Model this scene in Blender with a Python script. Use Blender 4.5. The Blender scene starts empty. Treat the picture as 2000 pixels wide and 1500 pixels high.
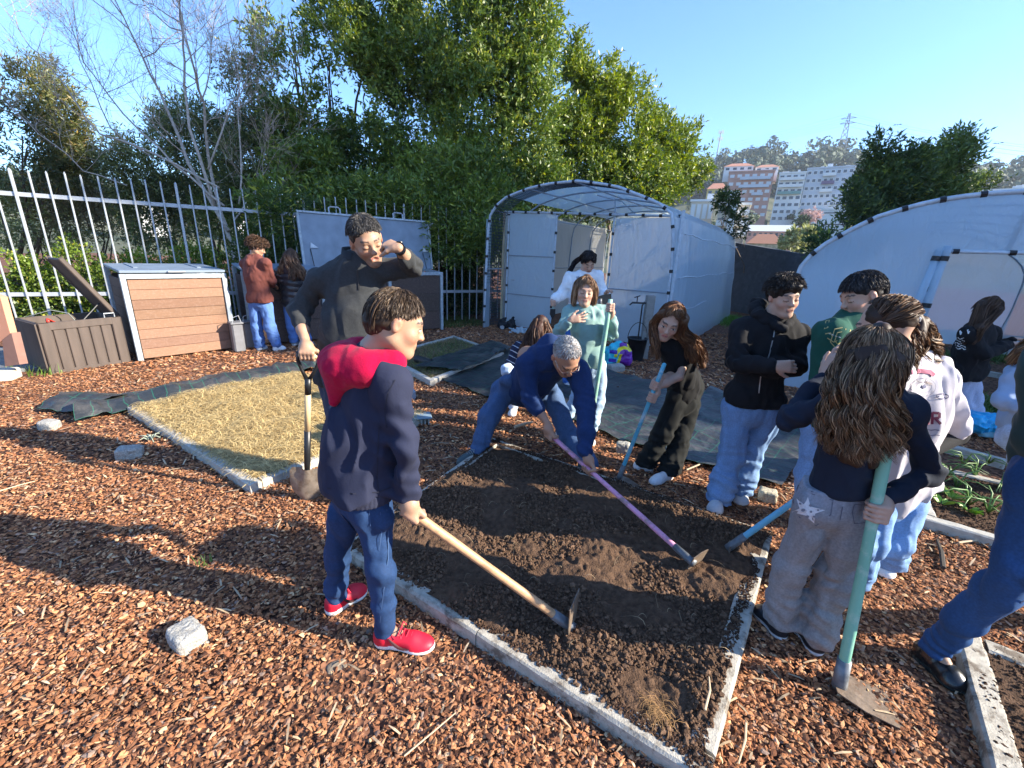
import bpy, math, random
import numpy as np
from mathutils import Vector, Matrix
random.seed(7); RNG = np.random.default_rng(7)
# ------------------------------------------------------------------ camera
F, HC = 830.0, 1.58
PITCH, ROLL = math.radians(17.2), math.radians(2.3)
_up = np.array([0, -math.cos(PITCH), -math.sin(PITCH)])
_c, _s = math.cos(ROLL), math.sin(ROLL)
AZ = np.array([[_c, -_s, 0], [_s, _c, 0], [0, 0, 1]]) @ _up      # world axes seen from the camera
AY = np.array([0, 0, 1.0]) - AZ[2] * AZ; AY /= np.linalg.norm(AY)
AX = np.cross(AY, AZ)
if AX[0] < 0: AX = -AX
sc = bpy.context.scene
cam = bpy.data.objects.new('camera', bpy.data.cameras.new('camera'))
sc.collection.objects.link(cam); sc.camera = cam
cam.data.sensor_width = 36; cam.data.lens = F / 2000 * 36
cam.data.clip_start = 0.05; cam.data.clip_end = 6000
_r = np.array([AX[0], AY[0], AZ[0]]); _u = -np.array([AX[1], AY[1], AZ[1]]); _f = np.array([AX[2], AY[2], AZ[2]])
cam.matrix_world = Matrix(((_r[0], _u[0], -_f[0], 0), (_r[1], _u[1], -_f[1], 0), (_r[2], _u[2], -_f[2], HC), (0, 0, 0, 1)))
# ------------------------------------------------------------------ light
SUN_EL = math.radians(26); SUN_DIR = np.array([0.975, -0.223, 0]); SUN_DIR /= np.linalg.norm(SUN_DIR)
SUNV = np.array([SUN_DIR[0] * math.cos(SUN_EL), SUN_DIR[1] * math.cos(SUN_EL), math.sin(SUN_EL)])
world = bpy.data.worlds.new('World'); sc.world = world; world.use_nodes = True
_n = world.node_tree.nodes; _l = world.node_tree.links
sky = _n.new('ShaderNodeTexSky'); sky.sky_type = 'NISHITA'; sky.sun_disc = False
sky.sun_elevation = SUN_EL; sky.sun_rotation = math.atan2(SUN_DIR[0], SUN_DIR[1])
sky.air_density = 1.0; sky.dust_density = 0.4; sky.ozone_density = 7.5
bg = _n['Background']; _l.new(sky.outputs[0], bg.inputs[0]); bg.inputs[1].default_value = 0.14
sl = bpy.data.lights.new('sun', 'SUN'); sl.energy = 5.0; sl.angle = math.radians(0.5); sl.color = (1, 0.91, 0.76)
so = bpy.data.objects.new('sun', sl); sc.collection.objects.link(so)
so.rotation_euler = Vector(SUNV).to_track_quat('Z', 'Y').to_euler(); so.location = (20, -5, 12)
sc.view_settings.view_transform = 'Standard'; sc.view_settings.look = 'None'
sc.view_settings.exposure = 1.55; sc.view_settings.gamma = 1
sc.render.engine = 'CYCLES'
sc.cycles.max_bounces = 8; sc.cycles.transparent_max_bounces = 16; sc.cycles.use_denoising = True
# ------------------------------------------------------------------ photo point -> world point
def A(*a): return np.array(a, float)
def ray(px, py):
    d = A((px - 1000) / F, (py - 750) / F, 1.0)
    return A(d @ AX, d @ AY, d @ AZ)
def W(px, py, Y):                      # the point at depth Y
    r = ray(px, py); t = Y / r[1]; return A(r[0] * t, Y, HC + r[2] * t)
def G(px, py, h=0.0):                  # the point on the ground (height h)
    r = ray(px, py); t = (h - HC) / r[2]; return A(r[0] * t, r[1] * t, h)
def PL(px, py, a, b):                  # the point on the upright plane through ground points a, b
    n = A(-(b[1] - a[1]), b[0] - a[0], 0); r = ray(px, py)
    t = (n @ (A(a[0], a[1], 0) - A(0, 0, HC))) / (n @ r); return A(0, 0, HC) + r * t
def unit(v):
    v = np.asarray(v, float); n = np.linalg.norm(v); return v / n if n > 1e-12 else v
# ------------------------------------------------------------------ objects
def tag(o, label=None, cat=None, group=None, kind=None):
    if label: o['label'] = label
    if cat: o['category'] = cat
    if group: o['group'] = group
    if kind: o['kind'] = kind
    return o
def empty(name, loc, rz=0.0):
    o = bpy.data.objects.new(name, None); o.empty_display_size = .1; sc.collection.objects.link(o)
    o.location = tuple(loc); o.rotation_euler = (0, 0, rz); bpy.context.view_layer.update(); return o
def mesh_obj(name, V, Fc, mat, parent=None, smooth=False, cols=None, mats=None, midx=None, local=False):
    """V (n,3) world points (or local when local=True); Fc list of faces or (m,k) array"""
    V = np.asarray(V, float)
    org = np.zeros(3)
    if parent is not None and not local:
        root = parent
        while root.parent is not None: root = root.parent
        org = np.array(root.location); rz = root.rotation_euler.z
        V = V - org
        if rz: c, s = math.cos(-rz), math.sin(-rz); V = V @ np.array([[c, s, 0], [-s, c, 0], [0, 0, 1]])
    elif parent is None and not local:
        org = A((V[:, 0].min() + V[:, 0].max()) / 2, (V[:, 1].min() + V[:, 1].max()) / 2, V[:, 2].min()); V = V - org
    me = bpy.data.meshes.new(name)
    if isinstance(Fc, np.ndarray):
        k = Fc.shape[1]; m = Fc.shape[0]
        me.vertices.add(len(V)); me.vertices.foreach_set('co', V.astype(np.float32).ravel())
        me.loops.add(m * k); me.loops.foreach_set('vertex_index', Fc.astype(np.int32).ravel())
        me.polygons.add(m); me.polygons.foreach_set('loop_start', np.arange(0, m * k, k, dtype=np.int32))
        me.polygons.foreach_set('loop_total', np.full(m, k, dtype=np.int32))
        me.update(calc_edges=True)
    else:
        me.from_pydata([tuple(v) for v in V], [], [tuple(int(i) for i in f) for f in Fc]); me.update()
    for m_ in (mats or [mat]): me.materials.append(m_)
    if midx is not None: me.polygons.foreach_set('material_index', np.asarray(midx, dtype=np.int32))
    me.polygons.foreach_set('use_smooth', np.full(len(me.polygons), bool(smooth)))
    if cols is not None:
        at = me.color_attributes.new('col', 'FLOAT_COLOR', 'POINT')
        C4 = np.ones((len(V), 4), np.float32); C4[:, :3] = cols; at.data.foreach_set('color', C4.ravel())
    o = bpy.data.objects.new(name, me); sc.collection.objects.link(o)
    if parent is not None: o.parent = parent
    elif not local: o.location = tuple(org)
    return o
class MB:
    """collects shapes (world points) into one mesh"""
    def __init__(s): s.v = []; s.f = []; s.n = 0; s.c = []
    def add(s, V, Fc, col=None):
        V = np.asarray(V, float); s.v.append(V); s.f += [tuple(i + s.n for i in f) for f in Fc]; s.n += len(V)
        s.c.append(np.tile(np.array(col if col is not None else (1, 1, 1), float), (len(V), 1)) if np.ndim(col) < 2 else np.asarray(col)); return s
    def box(s, c, size, R=None, bev=0.0, col=None, taper=1.0):
        hx, hy, hz = np.array(size) / 2; b = min(bev, hx * .9, hy * .9, hz * .9)
        if b <= 0:
            P = np.array([[x, y, z] for z in (-hz, hz) for x, y in ((-hx, -hy), (hx, -hy), (hx, hy), (-hx, hy))], float)
            if taper != 1: P[4:, :2] *= taper
            Fc = [(0, 3, 2, 1), (4, 5, 6, 7), (0, 1, 5, 4), (1, 2, 6, 5), (2, 3, 7, 6), (3, 0, 4, 7)]
        else:
            ring = []
            def r8(x, y, z): return [(-x + b, -y, z), (x - b, -y, z), (x, -y + b, z), (x, y - b, z), (x - b, y, z), (-x + b, y, z), (-x, y - b, z), (-x, -y + b, z)]
            P = []
            P += [(p[0] * (hx - b) / hx, p[1] * (hy - b) / hy, -hz) for p in r8(hx, hy, 0)]
            P += [(p[0], p[1], -hz + b) for p in r8(hx, hy, 0)]
            P += [(p[0], p[1], hz - b) for p in r8(hx, hy, 0)]
            P += [(p[0] * (hx - b) / hx, p[1] * (hy - b) / hy, hz) for p in r8(hx, hy, 0)]
            P = np.array(P, float)
            if taper != 1: P[16:, :2] *= taper
            Fc = [tuple(range(7, -1, -1)), tuple(range(24, 32))]
            for k in range(3):
                for i in range(8): j = (i + 1) % 8; Fc.append((k * 8 + i, k * 8 + j, k * 8 + 8 + j, k * 8 + 8 + i))
        if R is not None: P = P @ np.asarray(R).T
        return s.add(P + np.array(c, float), Fc, col)
    def bar(s, a, b, w, h=None, bev=0.0, col=None, up=(0, 0, 1)):
        """box from a to b; w across, h along 'up'"""
        a = np.array(a, float); b = np.array(b, float); h = w if h is None else h
        R = frame(b - a, up)                      # columns: x=dir
        return s.box((a + b) / 2, (np.linalg.norm(b - a), w, h), R, bev, col)
    def tube(s, pts, r, n=8, col=None, cap=True):
        pts = [np.array(p, float) for p in pts]; m = len(pts)
        rs = [r] * m if np.ndim(r) == 0 else list(r)
        V = []; Fc = []; prev = None
        for i, p in enumerate(pts):
            d = unit(pts[min(i + 1, m - 1)] - pts[max(i - 1, 0)])
            if prev is None:
                ref = A(0, 0, 1) if abs(d[2]) < .9 else A(1, 0, 0)
                u = unit(np.cross(d, ref))
            else: u = unit(prev - d * (prev @ d))
            prev = u; w = np.cross(d, u)
            for k in range(n):
                a = 2 * math.pi * k / n; V.append(p + (u * math.cos(a) + w * math.sin(a)) * rs[i])
        for i in range(m - 1):
            for k in range(n): j = (k + 1) % n; Fc.append((i * n + k, i * n + j, (i + 1) * n + j, (i + 1) * n + k))
        if cap: Fc.append(tuple(range(n - 1, -1, -1))); Fc.append(tuple(range((m - 1) * n, m * n)))
        return s.add(V, Fc, col)
    def prism(s, poly, thick, M=None, col=None):
        """poly: 2-D outline (x, z) extruded along y by thick; M: 4x4"""
        n = len(poly); P = [(x, -thick / 2, z) for x, z in poly] + [(x, thick / 2, z) for x, z in poly]
        Fc = [tuple(range(n)), tuple(range(2 * n - 1, n - 1, -1))]
        for i in range(n): j = (i + 1) % n; Fc.append((i, i + n, j + n, j))
        P = np.array(P, float)
        if M is not None: P = P @ M[:3, :3].T + M[:3, 3]
        return s.add(P, Fc, col)
    def quad(s, a, b, c, d, col=None): return s.add([a, b, c, d], [(0, 1, 2, 3)], col)
    def build(s, name, mat, parent=None, smooth=False, cols=False):
        return mesh_obj(name, np.concatenate(s.v), s.f, mat, parent, smooth, np.concatenate(s.c) if cols else None)
def frame(d, up=(0, 0, 1)):
    x = unit(d); up = np.array(up, float)
    if abs(unit(up) @ x) > .98: up = A(0, 1, 0) if abs(x[1]) < .9 else A(1, 0, 0)
    y = unit(np.cross(up, x)); z = np.cross(x, y); return np.stack([x, y, z], 1)
def M4(R, t):
    M = np.eye(4); M[:3, :3] = R; M[:3, 3] = t; return M
# ------------------------------------------------------------------ noise
def _h(i, j, k, seed):
    n = (i.astype(np.int64) * 374761393 + j.astype(np.int64) * 668265263 + k.astype(np.int64) * 2147483647 // 7 + seed * 974634777) & 0x7fffffff
    n = ((n ^ (n >> 13)) * 1274126177) & 0x7fffffff
    return ((n ^ (n >> 16)) & 0xffff).astype(np.float32) / 65535.0
def noise(P, f=1.0, seed=0):
    """value noise, -1..1"""
    Q = np.asarray(P) * f + 1000.3; I = np.floor(Q).astype(np.int64); t = (Q - I).astype(np.float32); t = t * t * (3 - 2 * t)
    r = 0
    for a in (0, 1):
        wx = t[..., 0] if a else 1 - t[..., 0]
        for b in (0, 1):
            wy = t[..., 1] if b else 1 - t[..., 1]
            for c in (0, 1):
                wz = t[..., 2] if c else 1 - t[..., 2]
                r = r + wx * wy * wz * _h(I[..., 0] + a, I[..., 1] + b, I[..., 2] + c, seed)
    return r * 2 - 1
def fbm(P, f, o=3, seed=0):
    r = 0; a = 1.0
    for i in range(o): r = r + a * noise(P, f * 2 ** i, seed + i); a *= .5
    return r / 1.75
# ------------------------------------------------------------------ materials
MATS = {}
def _new(name):
    m = bpy.data.materials.new(name); m.use_nodes = True; nt = m.node_tree; b = nt.nodes['Principled BSDF']; return m, nt.nodes, nt.links, b
def mat(name, col, rough=.6, metal=0, var=.12, scale=12, bump=.15, bscale=60, bdist=.002, attr=False, spec=.5, coord='Object', coat=0, sheen=0, stain=None, stain_scale=3, stain_amt=.5, stretch=None, trans=0):
    if name in MATS: return MATS[name]
    m, N, L, b = _new(name)
    tc = N.new('ShaderNodeTexCoord'); src = tc.outputs[coord]
    if stretch:
        mp = N.new('ShaderNodeMapping'); mp.inputs['Scale'].default_value = stretch; L.new(src, mp.inputs[0]); src = mp.outputs[0]
    nz = N.new('ShaderNodeTexNoise'); nz.inputs['Scale'].default_value = scale; nz.inputs['Detail'].default_value = 6; L.new(src, nz.inputs[0])
    if attr:
        ca = N.new('ShaderNodeAttribute'); ca.attribute_name = 'col'; cs = ca.outputs['Color']
    else:
        rg = N.new('ShaderNodeRGB'); rg.outputs[0].default_value = (*col, 1); cs = rg.outputs[0]
    hsv = N.new('ShaderNodeHueSaturation'); L.new(cs, hsv.inputs['Color'])
    mr = N.new('ShaderNodeMapRange'); mr.inputs['From Min'].default_value = .3; mr.inputs['From Max'].default_value = .7
    mr.inputs['To Min'].default_value = 1 - var; mr.inputs['To Max'].default_value = 1 + var; L.new(nz.outputs[0], mr.inputs[0]); L.new(mr.outputs[0], hsv.inputs['Value'])
    out = hsv.outputs[0]
    if stain:
        n2 = N.new('ShaderNodeTexNoise'); n2.inputs['Scale'].default_value = stain_scale; n2.inputs['Detail'].default_value = 8; n2.inputs['Roughness'].default_value = .7; L.new(tc.outputs[coord], n2.inputs[0])
        cr = N.new('ShaderNodeMapRange'); cr.inputs['From Min'].default_value = .5; cr.inputs['From Max'].default_value = .62; cr.inputs['To Max'].default_value = stain_amt; L.new(n2.outputs[0], cr.inputs[0])
        mx = N.new('ShaderNodeMixRGB'); L.new(cr.outputs[0], mx.inputs[0]); L.new(out, mx.inputs[1]); mx.inputs[2].default_value = (*stain, 1); out = mx.outputs[0]
    L.new(out, b.inputs['Base Color'])
    b.inputs['Roughness'].default_value = rough; b.inputs['Metallic'].default_value = metal; b.inputs['Specular IOR Level'].default_value = spec
    if coat: b.inputs['Coat Weight'].default_value = coat
    if sheen: b.inputs['Sheen Weight'].default_value = sheen; b.inputs['Sheen Roughness'].default_value = .5
    if trans:
        b.inputs['Transmission Weight'].default_value = trans
    if bump:
        nb = N.new('ShaderNodeTexNoise'); nb.inputs['Scale'].default_value = bscale; nb.inputs['Detail'].default_value = 5; L.new(src, nb.inputs[0])
        bp = N.new('ShaderNodeBump'); bp.inputs['Strength'].default_value = min(1, bump); bp.inputs['Distance'].default_value = bdist; L.new(nb.outputs[0], bp.inputs['Height']); L.new(bp.outputs[0], b.inputs['Normal'])
    MATS[name] = m; return m
def mat_leaf(name, rough=.45, trans=.25, var=.25):
    if name in MATS: return MATS[name]
    m, N, L, b = _new(name)
    ca = N.new('ShaderNodeAttribute'); ca.attribute_name = 'col'
    b.inputs['Roughness'].default_value = rough; L.new(ca.outputs['Color'], b.inputs['Base Color']); b.inputs['Specular IOR Level'].default_value = .5
    t = N.new('ShaderNodeBsdfTranslucent'); hv = N.new('ShaderNodeHueSaturation'); hv.inputs['Value'].default_value = 1.6; hv.inputs['Saturation'].default_value = 1.15
    L.new(ca.outputs['Color'], hv.inputs['Color']); L.new(hv.outputs[0], t.inputs['Color'])
    mx = N.new('ShaderNodeMixShader'); mx.inputs[0].default_value = trans; L.new(b.outputs[0], mx.inputs[1]); L.new(t.outputs[0], mx.inputs[2])
    L.new(mx.outputs[0], N['Material Output'].inputs['Surface']); MATS[name] = m; return m
def mat_film(name, col=(.8, .84, .86), opac=.8, trans=.5, rough=.25, wr=.4):
    """milky plastic greenhouse sheet"""
    if name in MATS: return MATS[name]
    m, N, L, b = _new(name)
    tc = N.new('ShaderNodeTexCoord'); mp = N.new('ShaderNodeMapping'); mp.inputs['Scale'].default_value = (1, 1, .35); L.new(tc.outputs['Object'], mp.inputs[0])
    nz = N.new('ShaderNodeTexNoise'); nz.inputs['Scale'].default_value = 5; nz.inputs['Detail'].default_value = 7; nz.inputs['Distortion'].default_value = 1.2; L.new(mp.outputs[0], nz.inputs[0])
    bp = N.new('ShaderNodeBump'); bp.inputs['Strength'].default_value = wr; bp.inputs['Distance'].default_value = .05; L.new(nz.outputs[0], bp.inputs['Height'])
    b.inputs['Base Color'].default_value = (*col, 1); b.inputs['Roughness'].default_value = rough; L.new(bp.outputs[0], b.inputs['Normal'])
    t = N.new('ShaderNodeBsdfTranslucent'); t.inputs['Color'].default_value = (*col, 1); L.new(bp.outputs[0], t.inputs['Normal'])
    mx = N.new('ShaderNodeMixShader'); mx.inputs[0].default_value = trans; L.new(b.outputs[0], mx.inputs[1]); L.new(t.outputs[0], mx.inputs[2])
    tr = N.new('ShaderNodeBsdfTransparent'); m2 = N.new('ShaderNodeMixShader'); m2.inputs[0].default_value = opac
    L.new(tr.outputs[0], m2.inputs[1]); L.new(mx.outputs[0], m2.inputs[2]); L.new(m2.outputs[0], N['Material Output'].inputs['Surface']); MATS[name] = m; return m
# ------------------------------------------------------------------ implicit shapes -> mesh
def cap(a, b, ra, rb=None, k=.03, s=1): return ('c', np.array(a, float), np.array(b, float), ra, ra if rb is None else rb, k, s)
def ell(c, r, R=None, k=.03, s=1): return ('e', np.array(c, float), np.array(r, float), np.eye(3) if R is None else np.asarray(R), k, s)
def boxp(c, r, R=None, k=.02, rnd=.01, s=1): return ('b', np.array(c, float), np.array(r, float), np.eye(3) if R is None else np.asarray(R), rnd, k, s)
def plane(p, n, k=.01): return ('p', np.array(p, float), unit(n), k, -1)
def _prim(p, P):
    t = p[0]
    if t == 'c':
        a, b, ra, rb = p[1:5]; ab = b - a; q = P - a; h = np.clip(q @ ab / max(ab @ ab, 1e-9), 0, 1)
        return np.linalg.norm(q - h[:, None] * ab, axis=1) - (ra + (rb - ra) * h)
    if t == 'e':
        q = (P - p[1]) @ p[3]; k0 = np.linalg.norm(q / p[2], axis=1); k1 = np.linalg.norm(q / (p[2] ** 2), axis=1)
        return k0 * (k0 - 1) / np.maximum(k1, 1e-6)
    if t == 'b':
        q = np.abs((P - p[1]) @ p[3]) - p[2] + p[4]
        return np.linalg.norm(np.maximum(q, 0), axis=1) + np.minimum(q.max(1), 0) - p[4]
    if t == 'p': return (P - p[1]) @ p[2]          # keeps the side the normal points away from (s=-1: cut)
def sdf(prims, P):
    d = None
    for p in prims:
        e = _prim(p, P); s = p[-1]; k = p[-2]
        if d is None: d = e; continue
        if s > 0:
            h = np.maximum(k - np.abs(d - e), 0) / k; d = np.minimum(d, e) - h * h * k * .25
        else:
            if p[0] != 'p': e = -e
            h = np.maximum(k - np.abs(d - e), 0) / k; d = np.maximum(d, e) + h * h * k * .25
    return d
def _bounds(prims):
    lo = np.full(3, 1e9); hi = -lo
    for p in prims:
        if p[-1] < 0: continue
        if p[0] == 'c':
            for q, r in ((p[1], p[3]), (p[2], p[4])): lo = np.minimum(lo, q - r); hi = np.maximum(hi, q + r)
        else:
            r = p[2].max() * (1.75 if p[0] == 'b' else 1); lo = np.minimum(lo, p[1] - r); hi = np.maximum(hi, p[1] + r)
    return lo, hi
def nets(fn, lo, hi, vox, slack=.02):
    lo = np.array(lo) - vox * 3 - slack; hi = np.array(hi) + vox * 3 + slack; B = 8
    nb = np.ceil((hi - lo) / (vox * B)).astype(int) + 1
    bc = np.stack(np.meshgrid(*[np.arange(n) for n in nb], indexing='ij'), -1).reshape(-1, 3)
    cen = lo + (bc + .5) * B * vox; dv = fn(cen)
    act = np.abs(dv) < B * vox * .87 * 1.12 + slack
    V = np.repeat(np.repeat(np.repeat(dv.reshape(nb), B, 0), B, 1), B, 2).astype(np.float32)
    off = np.stack(np.meshgrid(*[np.arange(B)] * 3, indexing='ij'), -1).reshape(-1, 3)
    ab = bc[act]
    for s in range(0, len(ab), 400):
        idx = (ab[s:s + 400, None, :] * B + off[None]).reshape(-1, 3)
        V[idx[:, 0], idx[:, 1], idx[:, 2]] = fn(lo + idx * vox)
    S = V < 0
    c8 = [(i, j, k) for i in (0, 1) for j in (0, 1) for k in (0, 1)]
    n0, n1, n2 = V.shape
    cnt = np.zeros((n0 - 1, n1 - 1, n2 - 1), np.int8)
    for i, j, k in c8: cnt += S[i:n0 - 1 + i, j:n1 - 1 + j, k:n2 - 1 + k]
    m = (cnt > 0) & (cnt < 8); I = np.argwhere(m); idm = np.full(m.shape, -1, np.int32); idm[m] = np.arange(len(I))
    acc = np.zeros((len(I), 3)); w = np.zeros(len(I))
    for a in range(8):
        for ax in range(3):
            ca = c8[a]
            if ca[ax]: continue
            cb = list(ca); cb[ax] = 1
            va = V[I[:, 0] + ca[0], I[:, 1] + ca[1], I[:, 2] + ca[2]]; vb = V[I[:, 0] + cb[0], I[:, 1] + cb[1], I[:, 2] + cb[2]]
            x = (va < 0) != (vb < 0); t = np.where(x, va / np.where(x, va - vb, 1), 0)
            pt = np.tile(np.array(ca, float), (len(I), 1)); pt[:, ax] += t; acc += pt * x[:, None]; w += x
    P = lo + (I + acc / w[:, None]) * vox
    Q = []
    for ax in range(3):
        sl0 = [slice(None)] * 3; sl1 = [slice(None)] * 3; sl0[ax] = slice(0, -1); sl1[ax] = slice(1, None)
        a = S[tuple(sl0)]; b = S[tuple(sl1)]; E = np.argwhere(a != b); sg = a[E[:, 0], E[:, 1], E[:, 2]]
        u, v = (ax + 1) % 3, (ax + 2) % 3
        ok = (E[:, u] > 0) & (E[:, v] > 0) & (E[:, u] < V.shape[u] - 1) & (E[:, v] < V.shape[v] - 1); E = E[ok]; sg = sg[ok]
        def g(du, dv_):
            e = E.copy(); e[:, u] -= du; e[:, v] -= dv_; return idm[e[:, 0], e[:, 1], e[:, 2]]
        q = np.stack([g(1, 1), g(0, 1), g(0, 0), g(1, 0)], 1); q[~sg] = q[~sg][:, ::-1]; Q.append(q)
    Q = np.concatenate(Q); Q = Q[(Q >= 0).all(1)]
    return P, Q
def sculpt(name, prims, matl, vox=.005, parent=None, fold=None, amp=0.0, col=None, extra=None):
    lo, hi = _bounds(prims)
    def fn(P):
        d = sdf(prims, P)
        if fold is not None: d = d + fold(P)
        if extra is not None: d = extra(P, d)
        return d
    P, Q = nets(fn, lo, hi, vox, slack=amp)
    cols = None
    if col is not None: cols = col(P) if callable(col) else np.tile(np.array(col, float), (len(P), 1))
    return mesh_obj(name, P, Q, matl, parent, True, cols)
# ================================================================== people
def yawdir(y, pitch=0):
    y = math.radians(y); p = math.radians(pitch); return A(math.sin(y) * math.cos(p), -math.cos(y) * math.cos(p), -math.sin(p))
def head_frame(yaw, pitch, roll):
    f = yawdir(yaw, pitch); z = unit(A(0, 0, 1) - f * f[2]); x = np.cross(f, z)
    a = math.radians(roll); z, x = z * math.cos(a) + x * math.sin(a), x * math.cos(a) - z * math.sin(a)
    return np.stack([x, f, z], 1)           # columns: x (to the image right when facing away), y = face, z = up
def hand_grip(w, C, ax, rh, hint, s=1.0, flip=1):
    """a fist closed round a handle of radius rh through C along ax; w = wrist"""
    ax = unit(ax) * flip; t = C - w; t = unit(t - ax * (t @ ax)); n = unit(np.cross(ax, t))
    if n @ np.array(hint, float) < 0: n = -n
    P = []; rf = .0088 * s
    def at(ang, r, o): a = math.radians(ang); return C + (n * math.cos(a) + t * math.sin(a)) * r + ax * o
    for i in range(4):
        o = (i - 1.5) * .0195 * s; R = rh + rf * .95
        L = (1.0, 1.08, 1.02, .85)[i]
        k = at(-8, R + .008 * s, o); P.append(cap(w + (k - w) * .12 + ax * o * .5, k, .0125 * s, .0115 * s, .012))
        a1, a2, a3 = at(55 * L, R, o), at(120 * L, R, o), at(185 * L, R, o * .95)
        P += [cap(k, a1, rf * 1.12, rf, .006), cap(a1, a2, rf, rf * .95, .004), cap(a2, a3, rf * .93, rf * .8, .004)]
    P.append(ell(w * .5 + at(-40, rh + .012 * s, 0) * .5, (.034 * s,) * 3, None, .02))
    tb = w * .6 + at(-30, rh, .03 * s) * .4; t1 = at(-75, rh + .010 * s, .043 * s); t2 = at(-135, rh + .009 * s, .036 * s); t3 = at(-175, rh + .009 * s, .026 * s)
    P += [cap(tb, t1, .0145 * s, .0115 * s, .012), cap(t1, t2, .0108 * s, .0098 * s, .005), cap(t2, t3, .0098 * s, .0085 * s, .004)]
    return P
def hand_open(w, d, m, side, s=1.0, curl=20, spread=5, tcurl=15):
    """d = wrist to knuckles, m = palm normal (faces the way the fingers curl), side=+1/-1: which side the thumb is (cross(d,m)*side)"""
    d = unit(d); m = unit(np.array(m, float) - d * (np.array(m, float) @ d)); x = np.cross(d, m) * side
    P = [ell(w + d * .035 * s, (.030 * s, .040 * s, .015 * s), np.stack([x, d, m], 1), .02)]
    for i in range(4):
        o = (1.5 - i) * .0185 * s; L = (.92, 1.05, 1.0, .78)[i] * s
        k = w + d * (.082 - abs(i - 1.2) * .004) * s + x * o
        P.append(cap(w + d * .02 * s + x * o * .5, k, .0125 * s, .0105 * s, .014))
        c = math.radians(curl * (1 + .12 * i)); a = math.radians(spread * (1.5 - i)); dd = unit(d * math.cos(a) + x * math.sin(a)); q = k; ang = c * .7
        for j, ln in enumerate((.040, .025, .019)):
            e = q + (dd * math.cos(ang) + m * math.sin(ang)) * ln * L; P.append(cap(q, e, (.0092, .0084, .0076)[j] * s, (.0084, .0076, .0062)[j] * s, .004)); q = e; ang += c
    a = math.radians(45); td = unit(d * math.cos(a) + x * math.sin(a) + m * .25); b = w + d * .018 * s + x * .018 * s; c = math.radians(tcurl)
    t1 = b + td * .038 * s; t2 = t1 + unit(td * math.cos(c) + d * .4 + m * math.sin(c)) * .030 * s; t3 = t2 + unit(td * .4 + d + m * math.sin(c * 1.5)) * .022 * s
    P += [cap(b, t1, .0155 * s, .0115 * s, .014), cap(t1, t2, .0105 * s, .0092 * s, .005), cap(t2, t3, .009 * s, .0072 * s, .004)]
    return P
def head_prims(c, R, hs, jaw=1.0, mouth=0.0):
    """hs: head height / 0.225"""
    g = hs
    def q(x, y, z): return c + R @ (A(x, y, z) * g)
    P = [ell(q(0, -.014, .028), A(.073, .094, .086) * g, R, .02), ell(q(0, .028, -.035), A(.054 * jaw, .062, .072) * g, R, .03),
         ell(q(0, .068, -.092), A(.024 * jaw, .020, .017) * g, R, .03), cap(q(-.045 * jaw, .0, -.062), q(-.012, .062, -.098), .017 * g, .015 * g, .03), cap(q(.045 * jaw, .0, -.062), q(.012, .062, -.098), .017 * g, .015 * g, .03),
         cap(q(-.032, .074, .026), q(.032, .074, .026), .012 * g, .012 * g, .02)]
    for sx in (-1, 1):
        P.append(ell(q(sx * .034, .056, -.028), A(.022, .022, .022) * g, R, .025))
        P.append(ell(q(sx * .031, .099, .004), A(.019, .016, .0125) * g, R, .014, -1))
        P.append(ell(q(sx * .031, .0735, .003), A(.0155, .0145, .0125) * g, R, .004))
        P += [ell(q(sx * .076, -.008, -.004), A(.009, .017, .027) * g, R, .010), ell(q(sx * .086, -.002, -.001), A(.006, .009, .014) * g, R, .006, -1)]
    P += [cap(q(0, .082, .014), q(0, .103, -.023), .0068 * g, .0100 * g, .014), ell(q(0, .100, -.027), A(.0155, .011, .008) * g, R, .008),
          cap(q(-.019, .083, -.0555), q(.019, .083, -.0555), .0062 * g, .0062 * g, .010), cap(q(-.015, .082, -.066), q(.015, .082, -.066), .0072 * g, .0072 * g, .010)]
    if mouth: P.append(ell(q(0, .094, -.0605), A(.016, .012, .0055 * (1 + mouth)) * g, R, .004, -1))
    return P
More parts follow.
